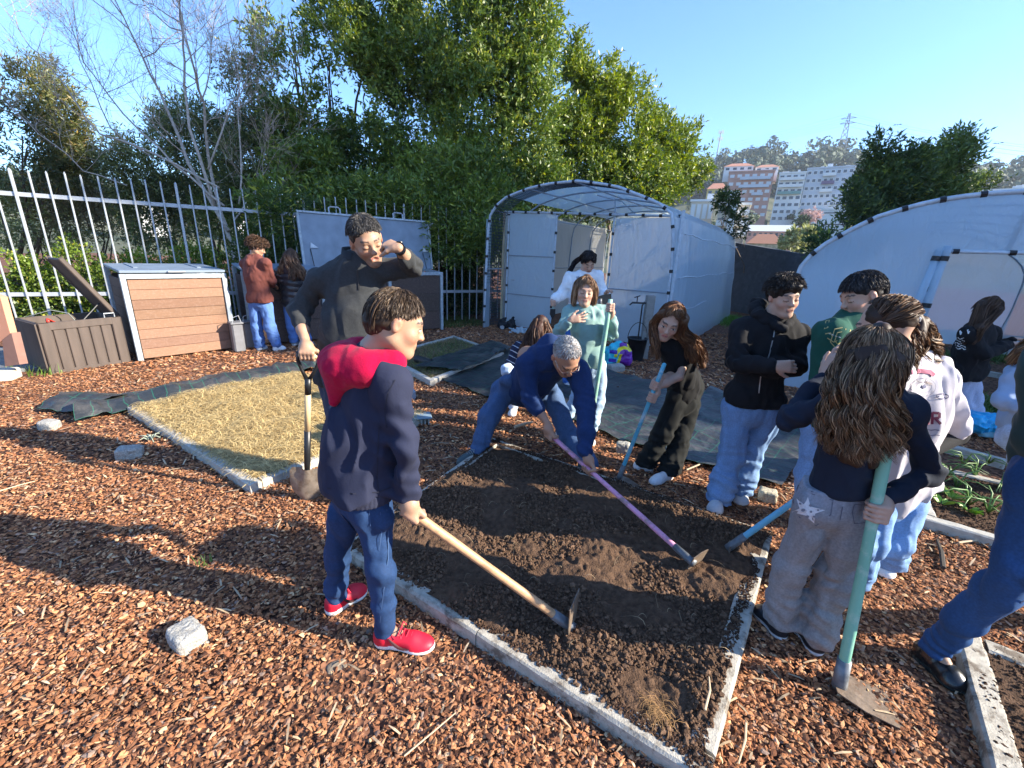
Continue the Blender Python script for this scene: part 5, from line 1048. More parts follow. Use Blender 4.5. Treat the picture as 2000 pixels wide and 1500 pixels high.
def chips():
    P = []; S = []
    for y0, y1, dens, s0, s1 in ((.55, 1.7, 10500, .0045, .0155), (1.7, 2.8, 6800, .005, .016), (2.8, 5, 2900, .007, .020), (5, 9.6, 700, .014, .034)):
        xm = 1.32 * (.95 * y1 + .5); n = int(dens * (y1 - y0) * 2 * xm); p = np.stack([RNG.uniform(-xm, xm, n), RNG.uniform(y0, y1, n), np.zeros(n)], 1)
        px, py, z = project(p); ok = (px > -60) & (px < 2060) & (py < 1580) & (z > .1); p = p[ok]
        P.append(p); S.append(RNG.uniform(s0, s1, len(p)) ** 1.0)
    P = np.concatenate(P); S = np.concatenate(S)
    bad = np.zeros(len(P), bool)
    for q in (MAIN, STRAW, GRASS, ONION, CORNER): bad |= inpoly(P, shrink(q, .01))
    bad |= inpoly(P, [BACKB[i] for i in range(4)])
    g2 = GH2O + GH2E * .02; bad |= inpoly(P, [g2, g2 + GH2E * 4, g2 + GH2E * 4 + GH2N * 6, g2 + GH2N * 6])
    # stone slab corner behind the storage box
    bad |= inpoly(P, [A(-7.8, 6.3, 0), A(-5.3, 4.9, 0), A(-5.55, 4.55, 0), A(-8, 5.0, 0)])
    P = P[~bad]; S = S[~bad]; n = len(P)
    # thinner, darker litter where the photograph shows bare soil
    a = S[:, None] * RNG.uniform(.75, 1.35, (n, 1)); b = a * RNG.uniform(.22, .75, (n, 1)); c = a * RNG.uniform(.10, .26, (n, 1))
    yaw = RNG.uniform(0, 6.28, n); tl = np.abs(RNG.normal(0, .42, n)); ta = RNG.uniform(0, 6.28, n)
    X = np.stack([np.cos(yaw), np.sin(yaw), np.zeros(n)], 1); ax = np.stack([np.cos(ta), np.sin(ta), np.zeros(n)], 1)
    Z = np.stack([np.sin(ta) * np.sin(tl), -np.cos(ta) * np.sin(tl), np.cos(tl)], 1)
    X = X - Z * (X * Z).sum(1, keepdims=True); X /= np.linalg.norm(X, axis=1, keepdims=True); Y = np.cross(Z, X)
    P[:, 2] = RNG.uniform(.000, .016, n) + .35 * a[:, 0] * np.sin(tl) + .012 * noise(P, 2.2, 4)
    J = lambda: RNG.uniform(.6, 1.15, (n, 1))
    V = np.stack([P + X * a * J() + Y * b * .3 * (J() - .8) + Z * c * .1, P - X * a * J(), P + Y * b * J() + X * a * (J() - .9), P - Y * b * J() + X * a * (J() - .9), P + Z * c * J() + X * a * (J() - .85), P - Z * c * J()], 1)
    V2 = np.stack([P + X * a * .55 + Y * b * .9 * J(), P + X * a * .5 - Y * b * .85 * J()], 1)
    V = np.concatenate([V, V2], 1).reshape(-1, 3)            # 8 corners: 0 tip,1 tail,2 +y,3 -y,4 top,5 bottom,6,7 shoulders
    f = np.array([(4, 0, 6), (4, 6, 2), (4, 2, 1), (4, 1, 3), (4, 3, 7), (4, 7, 0), (5, 6, 0), (5, 2, 6), (5, 1, 2), (5, 3, 1), (5, 7, 3), (5, 0, 7)])
    Fc = (np.arange(n)[:, None, None] * 8 + f[None]).reshape(-1, 3)
    pal = A((.41, .185, .088), (.32, .135, .062), (.49, .255, .130), (.23, .095, .048), (.100, .046, .030), (.58, .38, .21), (.41, .24, .155), (.27, .19, .145))
    k = RNG.choice(8, n, p=(.26, .23, .15, .14, .09, .04, .06, .03)); C = pal[k] * RNG.uniform(.75, 1.25, (n, 1))
    C *= (1 + .14 * noise(P, .9, 9) + .18 * noise(P, 3.3, 10))[:, None]; big = RNG.uniform(0, 1, n) < .012; a[big] *= 1.9
    mesh = mesh_obj('mulch', V, Fc, mat('bark_chip', (.3, .12, .06), .95, attr=True, var=.18, scale=130, bump=.5, bscale=260, bdist=.003, spec=.1), None, False, np.repeat(C, 8, 0))
    tag(mesh, kind='stuff')
    # pale splinters and twigs lying about
    m = 1500; Q = np.stack([RNG.uniform(-5, 4.2, m), .7 + 5.5 * RNG.uniform(0, 1, m) ** 1.5, np.full(m, .022)], 1); bad = np.zeros(m, bool)
    for q in POLYS: bad |= inpoly(Q, q)
    Q = Q[~bad]; m = len(Q); ya = RNG.uniform(0, 6.28, m); L = RNG.uniform(.006, .034, m) * (1 + .2 * Q[:, 1]); d = np.stack([np.cos(ya) * L, np.sin(ya) * L, RNG.uniform(-.008, .012, m)], 1); w = np.stack([-np.sin(ya), np.cos(ya), np.zeros(m)], 1) * .0022 * (1 + .25 * Q[:, 1:2])
    u = A(0, 0, .003); V = np.stack([Q - d - w, Q - d + w, Q + w * 1.4 + u, Q - w * 1.4 + u, Q + d * .9 + w * .6, Q + d * .9 - w * .6], 1).reshape(-1, 3); i = np.arange(m)[:, None] * 6
    Fc = np.stack([i + A(0, 1, 2, 3).astype(int), i + A(3, 2, 4, 5).astype(int)], 1).reshape(-1, 4)
    C = A(.50, .36, .22) * RNG.uniform(.5, 1.25, (m, 1)); tag(mesh_obj('wood_splinters', V, Fc, mat('splinter', (.4, .3, .2), .8, attr=True), None, False, np.repeat(C, 6, 0)), kind='stuff')
# kerbed beds --------------------------------------------------------
M_KERB = mat('kerb_concrete', (.42, .385, .32), .95, var=.2, scale=30, bump=.7, bscale=160, bdist=.004, stain=(.12, .09, .065), stain_scale=11, stain_amt=.85, spec=.2)
M_KERB2 = mat('kerb_clean', (.44, .42, .37), .9, var=.12, scale=30, bump=.7, bscale=160, bdist=.004, stain=(.25, .22, .18), stain_scale=9, stain_amt=.5, spec=.2)
def bed(label, poly, w=.075, h=K, sides=(0, 1, 2, 3), seg=.98, m=None, name='garden_bed', group='kerbed garden beds', deep=.06):
    c = sum(poly) / 4; e = empty(name, (c[0], c[1], 0)); tag(e, label, 'garden bed', group)
    for i in sides:
        a, b = poly[i].copy(), poly[(i + 1) % 4].copy(); d = unit(b - a); inn = A(-d[1], d[0], 0)
        if (c - a) @ inn < 0: inn = -inn
        L = np.linalg.norm(b - a); n = max(1, round(L / seg)); st = 0 if i % 2 == 0 else w + .002
        for k in range(n):
            s0 = st + (L - 2 * st) * k / n; s1 = st + (L - 2 * st) * (k + 1) / n - .005; mb = MB()
            dz = RNG.uniform(-.004, .004); ctr = a + d * (s0 + s1) / 2 + inn * (w / 2 + RNG.uniform(-.003, .003)); ctr[2] = (h + dz - deep) / 2
            nn = 14; V = []; half = (s1 - s0) / 2           # worn, slightly wavy block
            for j in range(nn + 1):
                t = -half + 2 * half * j / nn; e0 = RNG.uniform(-.0016, .0016, 6)
                for (yy, zz), q in zip(((-w / 2, -(h + deep) / 2), (w / 2, -(h + deep) / 2), (w / 2, (h + deep) / 2 - .008), (w / 2 - .010, (h + deep) / 2), (-w / 2 + .010, (h + deep) / 2), (-w / 2, (h + deep) / 2 - .008)), e0): V.append(ctr + d * t + inn * (yy + q) + A(0, 0, zz + q))
            Fc = [tuple(range(6)), tuple(range((nn + 1) * 6 - 1, nn * 6 - 1, -1))]
            for j in range(nn):
                for q in range(6): r = (q + 1) % 6; Fc.append((j * 6 + q, (j + 1) * 6 + q, (j + 1) * 6 + r, j * 6 + r))
            mb.add(V, Fc); mb.build('kerb', m or M_KERB, e)
    return e
def fill(poly, z, amp, f, res, w=.07, seed=0, extra=None):
    q = shrink(poly, w * .5); lu = np.linalg.norm(q[1] - q[0]); lv = np.linalg.norm(q[3] - q[0]); nu, nv = int(lu / res), int(lv / res)
    U, V = np.meshgrid(np.linspace(0, 1, nu), np.linspace(0, 1, nv), indexing='ij'); U = U.ravel()[:, None]; V = V.ravel()[:, None]
    P = q[0] * (1 - U) * (1 - V) + q[1] * U * (1 - V) + q[2] * U * V + q[3] * (1 - U) * V; P[:, 2] = z
    edge = np.minimum(np.minimum(U, 1 - U) * lu, np.minimum(V, 1 - V) * lv)[:, 0]
    hgt = amp * fbm(P, f, 5, seed) + (extra(P) if extra else 0); P[:, 2] += hgt * np.clip(edge / .08, .25, 1)
    i = (np.arange(nu - 1)[:, None] * nv + np.arange(nv - 1)[None]).ravel(); Fc = np.stack([i, i + nv, i + nv + 1, i + 1], 1); return P, Fc
def clods(P, S, cols, name, m, jit=.5):
    n = len(P); ic = np.array([(0, 0, 1), (.894, 0, .447), (.276, .851, .447), (-.724, .526, .447), (-.724, -.526, .447), (.276, -.851, .447), (.724, .526, -.447), (-.276, .851, -.447), (-.894, 0, -.447), (-.276, -.851, -.447), (.724, -.526, -.447), (0, 0, -1)])
    f = np.array([(0, 1, 2), (0, 2, 3), (0, 3, 4), (0, 4, 5), (0, 5, 1), (1, 6, 2), (2, 7, 3), (3, 8, 4), (4, 9, 5), (5, 10, 1), (2, 6, 7), (3, 7, 8), (4, 8, 9), (5, 9, 10), (1, 10, 6), (6, 11, 7), (7, 11, 8), (8, 11, 9), (9, 11, 10), (10, 11, 6)])
    V = P[:, None] + ic[None] * S[:, None, None] * RNG.uniform(1 - jit, 1 + jit, (n, 12, 1)); Fc = (np.arange(n)[:, None, None] * 12 + f[None]).reshape(-1, 3)
    return tag(mesh_obj(name, V.reshape(-1, 3), Fc, m, None, False, np.repeat(cols, 12, 0)), kind='stuff')
M_SOIL = mat('soil', (.100, .060, .038), .95, var=.35, scale=30, bump=1, bscale=120, bdist=.012, spec=.12)
M_SOILC = mat('soil_clod', (.08, .045, .028), .95, attr=True, var=.3, scale=90, bump=.8, bscale=300, bdist=.004, spec=.12)
def blades(P, L, w, col, name, m, lean=.5, curl=.5, k=4, flat=False, parent=None, thing=None):
    n = len(P); ya = RNG.uniform(0, 6.28, n); ln = np.abs(RNG.normal(0, lean, n)); d = np.stack([np.cos(ya), np.sin(ya), np.zeros(n)], 1)
    s = np.stack([-np.sin(ya), np.cos(ya), np.zeros(n)], 1); out = []
    for j in range(k):
        u = j / (k - 1); a = ln + curl * u * RNG.uniform(.4, 1, n)
        if flat: q = P + d * (L * (u - .5))[:, None] + s * (np.sin(u * 3 + ya) * L * curl * .35)[:, None] + A(0, 0, 1) * (np.sin(u * 3.14) * L * .16 * lean)[:, None]
        else: q = P + (d * np.sin(a)[:, None] + A(0, 0, 1) * np.cos(a)[:, None]) * (L * u)[:, None]
        ww = (w * (1 - u * .85 if not flat else .6 + .4 * math.sin(u * 3.1)))[:, None] / 2; out += [q - s * ww, q + s * ww]
    V = np.stack(out, 1).reshape(-1, 3); i = np.arange(n)[:, None] * 2 * k + np.arange(k - 1)[None] * 2; Fc = np.stack([i, i + 1, i + 3, i + 2], -1).reshape(-1, 4)
    o = mesh_obj(name, V, Fc, m, parent, False, np.repeat(col, 2 * k, 0))
    return o
def in_bed(poly, n, w=.05):
    q = shrink(poly, w); u = RNG.uniform(0, 1, (n, 1)); v = RNG.uniform(0, 1, (n, 1)); P = q[0] * (1 - u) * (1 - v) + q[1] * u * (1 - v) + q[2] * u * v + q[3] * (1 - u) * v; return P
def beds():
    bed('soil-strewn kerbed bed in the middle of the group, freshly dug', MAIN, .085)
    def rid(P): # raked ridges and the hole dug at the front
        t = noise(P, 3.2, 8); c = G(1040, 1190, 0); d = np.linalg.norm(P[:, :2] - c[:2], axis=1); return .020 * t + .018 * np.maximum(noise(P, 7, 3), 0)
    P, Fc = fill(MAIN, .066, .045, 4, .007, seed=3, extra=lambda p: rid(p) * 1.5 + .028 * np.maximum(noise(p, 5.5, 21), -.2) + .012 * np.abs(noise(p, 28, 5)) + .006 * noise(p, 60, 6)); SURF['main'] = P
    tag(mesh_obj('soil', P, Fc, M_SOIL, None, True), kind='stuff')
    n = 32000; idx = RNG.integers(0, len(P), n); Q = P[idx] + RNG.normal(0, .004, (n, 3)) * A(1, 1, .2); S = RNG.uniform(.0018, .0065, n) + .008 * RNG.uniform(0, 1, n) ** 7; Q[:, 2] += S * .4
    cl = noise(Q, 5, 12) > -.15; Q, S = Q[cl], S[cl]
    C = A(.125, .075, .047) * RNG.uniform(.55, 1.35, (len(Q), 1)); clods(Q, S, C, 'soil_clods', M_SOILC)
    # soil spilled over the kerbs
    k = []
    for i in range(4):
        a, b = MAIN[i], MAIN[(i + 1) % 4]; m = 4200 if i != 1 else 2600; t = RNG.uniform(0, 1, (m, 1)); d = unit(b - a); inn = A(-d[1], d[0], 0); c = sum(MAIN) / 4
        if (c - a) @ inn < 0: inn = -inn
        off = .085 * RNG.uniform(0, 1, (m, 1)) ** .6 - .01; p = a + (b - a) * t + inn * off; p[:, 2] = K + .002
        dens = noise(p, 6, 7) + .35 * noise(p, 20, 3) + (off[:, 0] - .035) * 22; p = p[dens > (.25 if i in (1, 2) else -.35)]; k.append(p)
    p = np.concatenate(k); S = RNG.uniform(.0015, .005, len(p)); clods(p, S, A(.07, .04, .026) * RNG.uniform(.6, 1.3, (len(p), 1)), 'spilled_soil', M_SOILC)
    # dead roots and stalks in the soil
    m = 150; q = P[RNG.integers(0, len(P), m)] + A(0, 0, .008); o = blades(q, RNG.uniform(.02, .09, m), RNG.uniform(.001, .0026, m), A(.42, .30, .17) * RNG.uniform(.5, 1.2, (m, 1)), 'dead_roots', mat('straw', (.5, .4, .2), .8, attr=True), 1.5, 1.2, 6, True); tag(o, kind='stuff')
    m = 120; c = G(1285, 1392, .08); q = c + RNG.normal(0, .028, (m, 3)) * A(1, 1.2, .1); o = blades(q, RNG.uniform(.02, .06, m), RNG.uniform(.0008, .0016, m), A(.40, .22, .08) * RNG.uniform(.5, 1.3, (m, 1)), 'dry_moss', mat('straw', (.5, .4, .2), .8, attr=True), 1, 1.2, 4, True); tag(o, kind='stuff')
    # straw bed
    bed('pale kerbed bed filled with golden cut straw', STRAW, .075, m=M_KERB2)
    P, Fc = fill(STRAW, .045, .02, 3, .03, seed=9); tag(mesh_obj('straw_soil', P, Fc, mat('straw_litter', (.20, .13, .05), .95, var=.5, scale=60, bump=1, bscale=120, bdist=.01), None, True), kind='stuff')
    n = 30000; q = in_bed(STRAW, n, .03); q[:, 2] = .050 + .02 * fbm(q, 3, 3, 9) + RNG.uniform(0, .040, n) + .03 * np.maximum(noise(q, 5, 2), 0)
    o = blades(q, RNG.uniform(.04, .16, n), RNG.uniform(.002, .0055, n), np.where(RNG.uniform(0, 1, (n, 1)) < .72, A(.74, .54, .23), A(.38, .25, .09)) * RNG.uniform(.5, 1.2, (n, 1)), 'straw', mat('straw', (.5, .4, .2), .8, attr=True), .6, 1.0, 5, True); tag(o, kind='stuff')
    # sparse grass bed behind
    bed('grassy kerbed bed by the greenhouse, partly under black sheeting', GRASS, .07, .07, m=M_KERB2)
    P, Fc = fill(GRASS, .04, .02, 3, .04, seed=19); tag(mesh_obj('bed_earth', P, Fc, mat('dry_earth', (.12, .08, .05), .95, var=.4, scale=20, bump=1, bscale=80, bdist=.01), None, True), kind='stuff')
    n = 11000; q = in_bed(GRASS, n, .05); q[:, 2] = .045; g = (RNG.uniform(0, 1, (n, 1)) + .5 * noise(q, 3, 4)[:, None]) < .45
    o = blades(q, RNG.uniform(.02, .09, n), RNG.uniform(.003, .006, n), np.where(g, A(.10, .16, .03), A(.26, .20, .09)) * RNG.uniform(.6, 1.3, (n, 1)), 'grass', mat_leaf('grass_blade'), .9, .9, 3); tag(o, kind='stuff')
    # onion bed
    bed('kerbed bed at the right planted with onions and lettuce seedlings', ONION, .075, m=M_KERB2)
    P, Fc = fill(ONION, .055, .03, 5, .02, seed=29); tag(mesh_obj('soil', P, Fc, M_SOIL, None, True), kind='stuff')
    n = 6000; idx = RNG.integers(0, len(P), n); Q = P[idx] + RNG.normal(0, .01, (n, 3)) * A(1, 1, .1); S = RNG.uniform(.003, .009, n); clods(Q, S, A(.075, .043, .027) * RNG.uniform(.6, 1.35, (n, 1)), 'soil_clods', M_SOILC)
    ON = []; ONL = ['tallest onion plant, behind the bushy bright seedling', 'onion plant left of the tallest one, near the lower bed kerb', 'onion plant at the right of the bed, partly behind the jeans of the adult', 'onion plant closest to the ponytail girl, upper left of the bed', 'onion plant just behind the tallest one', 'drooping onion plant near the green jacket at the right', 'onion plant at the back kerb of the bed, left of two', 'onion plant at the back kerb of the bed, right of two', 'smallest onion plant by the left kerb of the bed']
    for (px_, py_, nb, L) in ((1893, 985, 9, .34), (1868, 950, 6, .30), (1930, 1000, 6, .30), (1850, 925, 6, .26), (1905, 930, 6, .3), (1950, 955, 6, .28), (1880, 905, 6, .24), (1930, 905, 5, .24), (1846, 965, 4, .22)):
        c = G(px_, py_, .06); mb = MB(); e = None
        for i in range(nb):
            a = RNG.uniform(0, 6.28); l = L * RNG.uniform(.6, 1); d = A(math.cos(a), math.sin(a), 0); h = RNG.uniform(.35, .8); mb.tube([c + d * .004, c + d * l * .18 + A(0, 0, l * .35 * h * 1.6), c + d * l * .5 + A(0, 0, l * .62 * h), c + d * l * .85 + A(0, 0, l * (.5 * h - .05))], [.0055, .005, .004, .0012], 5)
        o = mb.build('onion_plant', mat('onion_leaf', (.13, .24, .06), .45, var=.2, scale=20), None, True); ON.append(o); tag(o, ONL[len(ON) - 1], 'onion plant', 'onion plants in the right-hand bed')
    for k_, (px_, py_) in enumerate(((1893, 1000), (1838, 985), (1858, 975))):
        c = G(px_ if k_ else 1893, py_, .06); lv = []
        mb = MB()
        for i in range(16 if k_ == 0 else 7):
            a = RNG.uniform(0, 6.28); d = A(math.cos(a), math.sin(a), 0); l = RNG.uniform(.03, .06) * (1 if k_ == 0 else 1.3); s = A(-d[1], d[0], 0) * l * .34; z = A(0, 0, l * RNG.uniform(.4, 1.1)); p0 = c + d * .01
            mb.add([p0, p0 + d * l * .5 - s + z * .7, p0 + d * l * .9 - s * .5 + z, p0 + d * l * 1.1 + z * .9, p0 + d * l * .9 + s * .5 + z, p0 + d * l * .5 + s + z * .7], [(0, 1, 2, 3), (0, 3, 4, 5)])
        o = mb.build('lettuce_seedling', mat('lettuce', (.22, .36, .04), .5, var=.2, scale=30)); tag(o, ('bushy bright green seedling at the front of the onion bed', 'pale spread-leaf seedling nearest the onion bed corner', 'small upright seedling between the bushy one and the kerb')[k_], 'seedling', 'seedlings in the onion bed')
    # bed at the bottom right corner
    bed('kerbed soil bed at the bottom right beside the black shoe', CORNER, .085)
    P, Fc = fill(CORNER, .065, .035, 5, .016, seed=39); tag(mesh_obj('soil', P, Fc, M_SOIL, None, True), kind='stuff')
    n = 9000; idx = RNG.integers(0, len(P), n); Q = P[idx] + RNG.normal(0, .008, (n, 3)) * A(1, 1, .1); S = RNG.uniform(.002, .008, n); clods(Q, S, A(.075, .043, .027) * RNG.uniform(.6, 1.35, (n, 1)), 'soil_clods', M_SOILC)
SURF = {}
# fence --------------------------------------------------------------
FA, FB = A(-7.5, 6.35, 0), A(-1.36, 9.95, 0); FE = unit(FB - FA); FN = A(-FE[1], FE[0], 0)
M_GALV = mat('galvanised_steel', (.43, .46, .49), .45, metal=.35, var=.10, scale=18, bump=.15, bscale=60, spec=.5)
def fence():
    e = empty('metal_fence', tuple(FA)); tag(e, 'tall galvanised bar fence running behind the compost bins to the greenhouse', 'fence')
    for z in (2.11, .70):
        mb = MB(); mb.bar(FA - FE * 1.6 + A(0, 0, z), FB + FE * 1.3 + A(0, 0, z - .03), .03, .06, .004); mb.build('rail', M_GALV, e)
    s = -1.5; k = 0
    while s < 8.2:
        p = FA + FE * s - FN * .034; dz = RNG.uniform(-.012, .012); lean = RNG.normal(0, .006); mb = MB(); w = .021 if k % 10 else .036
        a = p + A(0, 0, .02); b = p + FE * lean + A(0, 0, 2.42 + dz); mb.bar(a, b, w, .024, .004, up=FN); mb.add([b + FE * w / 2 - FN * .015, b - FE * w / 2 - FN * .015, b - FE * w / 2 + FN * .015, b + FE * w / 2 + FN * .015, b + A(0, 0, .03)], [(0, 1, 4), (1, 2, 4), (2, 3, 4), (3, 0, 4)])
        mb.build('bar', M_GALV, e); s += .186; k += 1
# foliage ------------------------------------------------------------
def sprigs(cr, n, per, L, leafL, leafW, cols, seed=0, gap=-.1, gf=1.1, up=.35, droop=.0, shell=.55):
    """leaf diamonds on short twigs scattered through the crown ellipsoids [(centre, radii, weight)]"""
    w = A(*[c[2] for c in cr]); w /= w.sum(); out = []
    m = int(n * 1.9); k = RNG.choice(len(cr), m, p=w); C = np.array([c[0] for c in cr])[k]; R = np.array([c[1] for c in cr], float)[k]
    d = RNG.normal(size=(m, 3)); d /= np.linalg.norm(d, axis=1, keepdims=True); r = RNG.uniform(shell ** 3, 1, m) ** (1 / 3); r = np.where(RNG.uniform(0, 1, m) < .22, r * RNG.uniform(.2, 1, m), r) * (1 + .24 * noise(C + d * R, .9, seed + 3) + .18 * noise(C + d * R, 2.4, seed + 4))
    P = C + d * R * r[:, None]; g = noise(P, gf, seed) + .55 * noise(P, gf * 2.7, seed + 1); ok = (g > gap) & (P[:, 2] > .05); P, d = P[ok][:n], d[ok][:n]; n = len(P)
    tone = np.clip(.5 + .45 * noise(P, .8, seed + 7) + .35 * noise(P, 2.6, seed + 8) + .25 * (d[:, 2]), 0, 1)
    T = d * .8 + A(0, 0, up) + RNG.normal(0, .45, (n, 3)); T /= np.linalg.norm(T, axis=1, keepdims=True)
    t = RNG.uniform(0, 1, (n, per, 1)); B = P[:, None] + T[:, None] * t * L
    D = T[:, None] * .7 + RNG.normal(0, .62, (n, per, 3)) - A(0, 0, droop); D /= np.linalg.norm(D, axis=2, keepdims=True)
    S = np.cross(D, RNG.normal(size=(n, per, 3))); S /= np.linalg.norm(S, axis=2, keepdims=True)
    l = leafL * RNG.uniform(.6, 1.2, (n, per, 1)); q = leafW * RNG.uniform(.7, 1.2, (n, per, 1)) / 2
    V = np.stack([B, B + D * l * .45 + S * q, B + D * l, B + D * l * .45 - S * q], 2).reshape(-1, 3)
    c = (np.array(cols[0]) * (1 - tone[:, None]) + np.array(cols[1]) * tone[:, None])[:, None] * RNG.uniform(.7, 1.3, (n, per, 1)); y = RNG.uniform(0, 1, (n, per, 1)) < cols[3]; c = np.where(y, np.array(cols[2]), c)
    return V, np.repeat(c.reshape(-1, 3), 4, 0)
def foliage_obj(name, parts, parent=None, m=None):
    V = np.concatenate([p[0] for p in parts]); C = np.concatenate([p[1] for p in parts]); n = len(V) // 4
    return mesh_obj(name, V, np.arange(n * 4).reshape(n, 4), m or mat_leaf('leaf'), parent, False, C)
M_BARK = mat('bark', (.17, .13, .10), .9, var=.3, scale=20, bump=.8, bscale=40, bdist=.01)
M_PALEBARK = mat('pale_bark', (.42, .36, .30), .85, var=.25, scale=20, bump=.6, bscale=60, bdist=.006)
def tree(label, base, crown, leaves, trunk_r=.1, stems=5, name='evergreen_tree', group=None, cat='tree', m=None, hi=None):
    e = empty(name, (base[0], base[1], 0)); tag(e, label, cat, group); b = MB()
    for i in range(stems):
        c, R, w = crown[i % len(crown)]; tip = np.array(c) + RNG.normal(0, .35, 3) * R + A(0, 0, R[2] * .45); p0 = np.array(base) + A(RNG.normal(0, .15), RNG.normal(0, .15), 0)
        mid = p0 * .5 + tip * .5 + RNG.normal(0, .2, 3); b.tube([p0, p0 * .7 + mid * .3 + RNG.normal(0, .06, 3), mid, mid * .5 + tip * .5 + RNG.normal(0, .15, 3), tip], [trunk_r, trunk_r * .8, trunk_r * .55, trunk_r * .35, .01], 7)
        for j in range(7):
            u = RNG.uniform(.35, .95); q = mid * (1 - u) + tip * u; d = unit(RNG.normal(size=3) + A(0, 0, .5)) * np.array(R) * RNG.uniform(.4, .8); b.tube([q, q + d * .5 + A(0, 0, .1), q + d], [trunk_r * .3, trunk_r * .2, .006], 5)
    b.build('trunk', M_BARK, e, True); foliage_obj('crown', leaves, e, m); return e
GREEN = ((.055, .100, .020), (.180, .245, .042), (.36, .38, .06), .10)
def cr(px, py, Y, rx, rz, ry=None, w=1.0):
    c = W(px, py, Y); s = 830 / (Y * .955 + .3 * (1.58 - c[2])); return (c, A(rx / s, ry if ry else rx / s * .8, rz / s), w)
def trees():
    G1 = 'evergreen trees behind the fence'
    c = [cr(590, 250, 12, 95, 150, w=1.1), cr(665, 130, 12.3, 62, 150, w=.6), cr(560, 120, 12.3, 60, 110, w=.22), cr(620, 400, 11, 110, 100, w=1.1), cr(730, 300, 12, 85, 190, w=1.2), cr(760, 70, 12.5, 55, 130, w=.7)]
    tree('broad dark evergreen tree behind the fence and the open bin lid', G(640, 560), c, [sprigs(c, 9500, 9, .36, .135, .048, GREEN, 1, .0)], .09, 7, group=G1)
    c = [cr(900, 80, 13, 130, 190, w=1.5), cr(1010, 60, 13, 75, 160, w=.9), cr(850, 260, 12.3, 115, 150, w=1.2), cr(980, 270, 12.6, 110, 140, w=1.1), cr(900, 400, 11.5, 130, 90, w=1.1), cr(1020, 380, 13, 95, 80, w=.8)]
    tree('tallest dense evergreen tree, rising out of view behind the greenhouse arch', G(900, 580), c, [sprigs(c, 13500, 9, .38, .135, .048, GREEN, 11, -.17)], .10, 8, group=G1)
    c = [cr(1130, 250, 15, 62, 105, w=1), cr(1215, 285, 15, 72, 100, w=1.1), cr(1180, 190, 15, 34, 66, w=.4), cr(1290, 320, 15.5, 60, 75, w=.8), cr(1345, 310, 16, 38, 60, w=.35), cr(1200, 360, 15, 130, 60, w=.8), cr(1120, 150, 15, 20, 60, w=.12)]
    tree('lighter yellow-green evergreen tree to the right of the tall one, above the greenhouse roof', G(1200, 575), c, [sprigs(c, 9500, 9, .38, .14, .050, ((.065, .11, .018), (.19, .245, .036), (.36, .38, .05), .12), 21, -.16)], .08, 6, group=G1)
    c = [cr(50, 215, 11.5, 85, 90, w=1), cr(20, 300, 11, 90, 60, w=.8), cr(110, 250, 11.5, 50, 50, w=.4)]
    tree('sparse olive-green tree behind the fence at the far left', G(30, 560), c, [sprigs(c, 3000, 8, .4, .14, .032, ((.07, .09, .03), (.18, .19, .06), (.30, .22, .07), .12), 31, .04)], .06, 5, group=G1)
    c = [cr(300, 330, 12, 70, 60, w=.6), cr(390, 290, 12.5, 60, 75, w=.8), cr(460, 240, 12, 60, 100, w=.9), cr(500, 340, 12, 70, 80, w=.9), cr(200, 350, 13, 80, 40, w=.5), cr(310, 270, 12.5, 30, 40, w=.2)]
    tree('thin dull-green tree in the background of the bare tree', G(420, 560), c, [sprigs(c, 4600, 8, .4, .13, .030, ((.075, .10, .04), (.18, .21, .07), (.30, .31, .08), .08), 41, .10)], .06, 6, group=G1)
    c = [cr(1715, 380, 10.5, 48, 70, w=1), cr(1765, 340, 10.5, 36, 55, w=.6), cr(1660, 455, 10, 42, 45, w=.7), cr(1800, 400, 11, 75, 70, w=1), cr(1840, 340, 11, 45, 50, w=.5), cr(1720, 290, 10.5, 18, 24, w=.14), cr(1870, 310, 11, 25, 35, w=.15), cr(1612, 478, 9.5, 18, 18, w=.12), cr(1900, 385, 12, 40, 35, w=.3), cr(1662, 400, 10, 16, 30, w=.15)]
    tree('dark leafy tree behind the arched greenhouse at the right', G(1720, 600), c, [sprigs(c, 4800, 9, .30, .12, .036, ((.050, .080, .028), (.16, .21, .055), (.32, .34, .06), .08), 51, -.02)], .06, 8)
    for k, (px, Y_, rx, rz, lab) in enumerate(((70, 12.5, 95, 75, 'dull olive shrub at the far left beyond the hedge'), (200, 13, 85, 70, 'brownish shrub beyond the hedge below the bare branches'), (330, 12.5, 85, 70, 'dark shrub beyond the hedge beside the bare trunk'), (470, 12, 80, 75, 'dark shrub beyond the fence where the evergreens start'))):
        c = [cr(px, 420, Y_, rx, rz, w=1), cr(px + 25, 375 + 8 * k, Y_ + .4, rx * .6, rz * .6, w=.5)]; co = (((.11, .13, .05), (.26, .28, .10), (.36, .33, .12), .12), ((.14, .13, .07), (.30, .27, .13), (.38, .30, .15), .12), ((.09, .12, .045), (.20, .25, .08), (.34, .33, .09), .1), ((.07, .10, .03), (.16, .21, .05), (.3, .3, .08), .08))[k]
        tree(lab, G(px, 560), c, [sprigs(c, 1900, 8, .32, .10, .034, co, 101 + k, -.15)], .03, 5, name='shrub', group='shrubs beyond the hedge', cat='shrub')
    c = [cr(1418, 395, 12.5, 15, 20, w=1), cr(1438, 438, 12.5, 12, 24, w=.5)]
    tree('slim dark sapling between the greenhouse and the distant apartment blocks', G(1432, 600), c, [sprigs(c, 170, 9, .24, .13, .04, ((.020, .036, .014), (.075, .105, .030), (.17, .19, .03), .03), 61, -.4)], .03, 2, name='sapling')
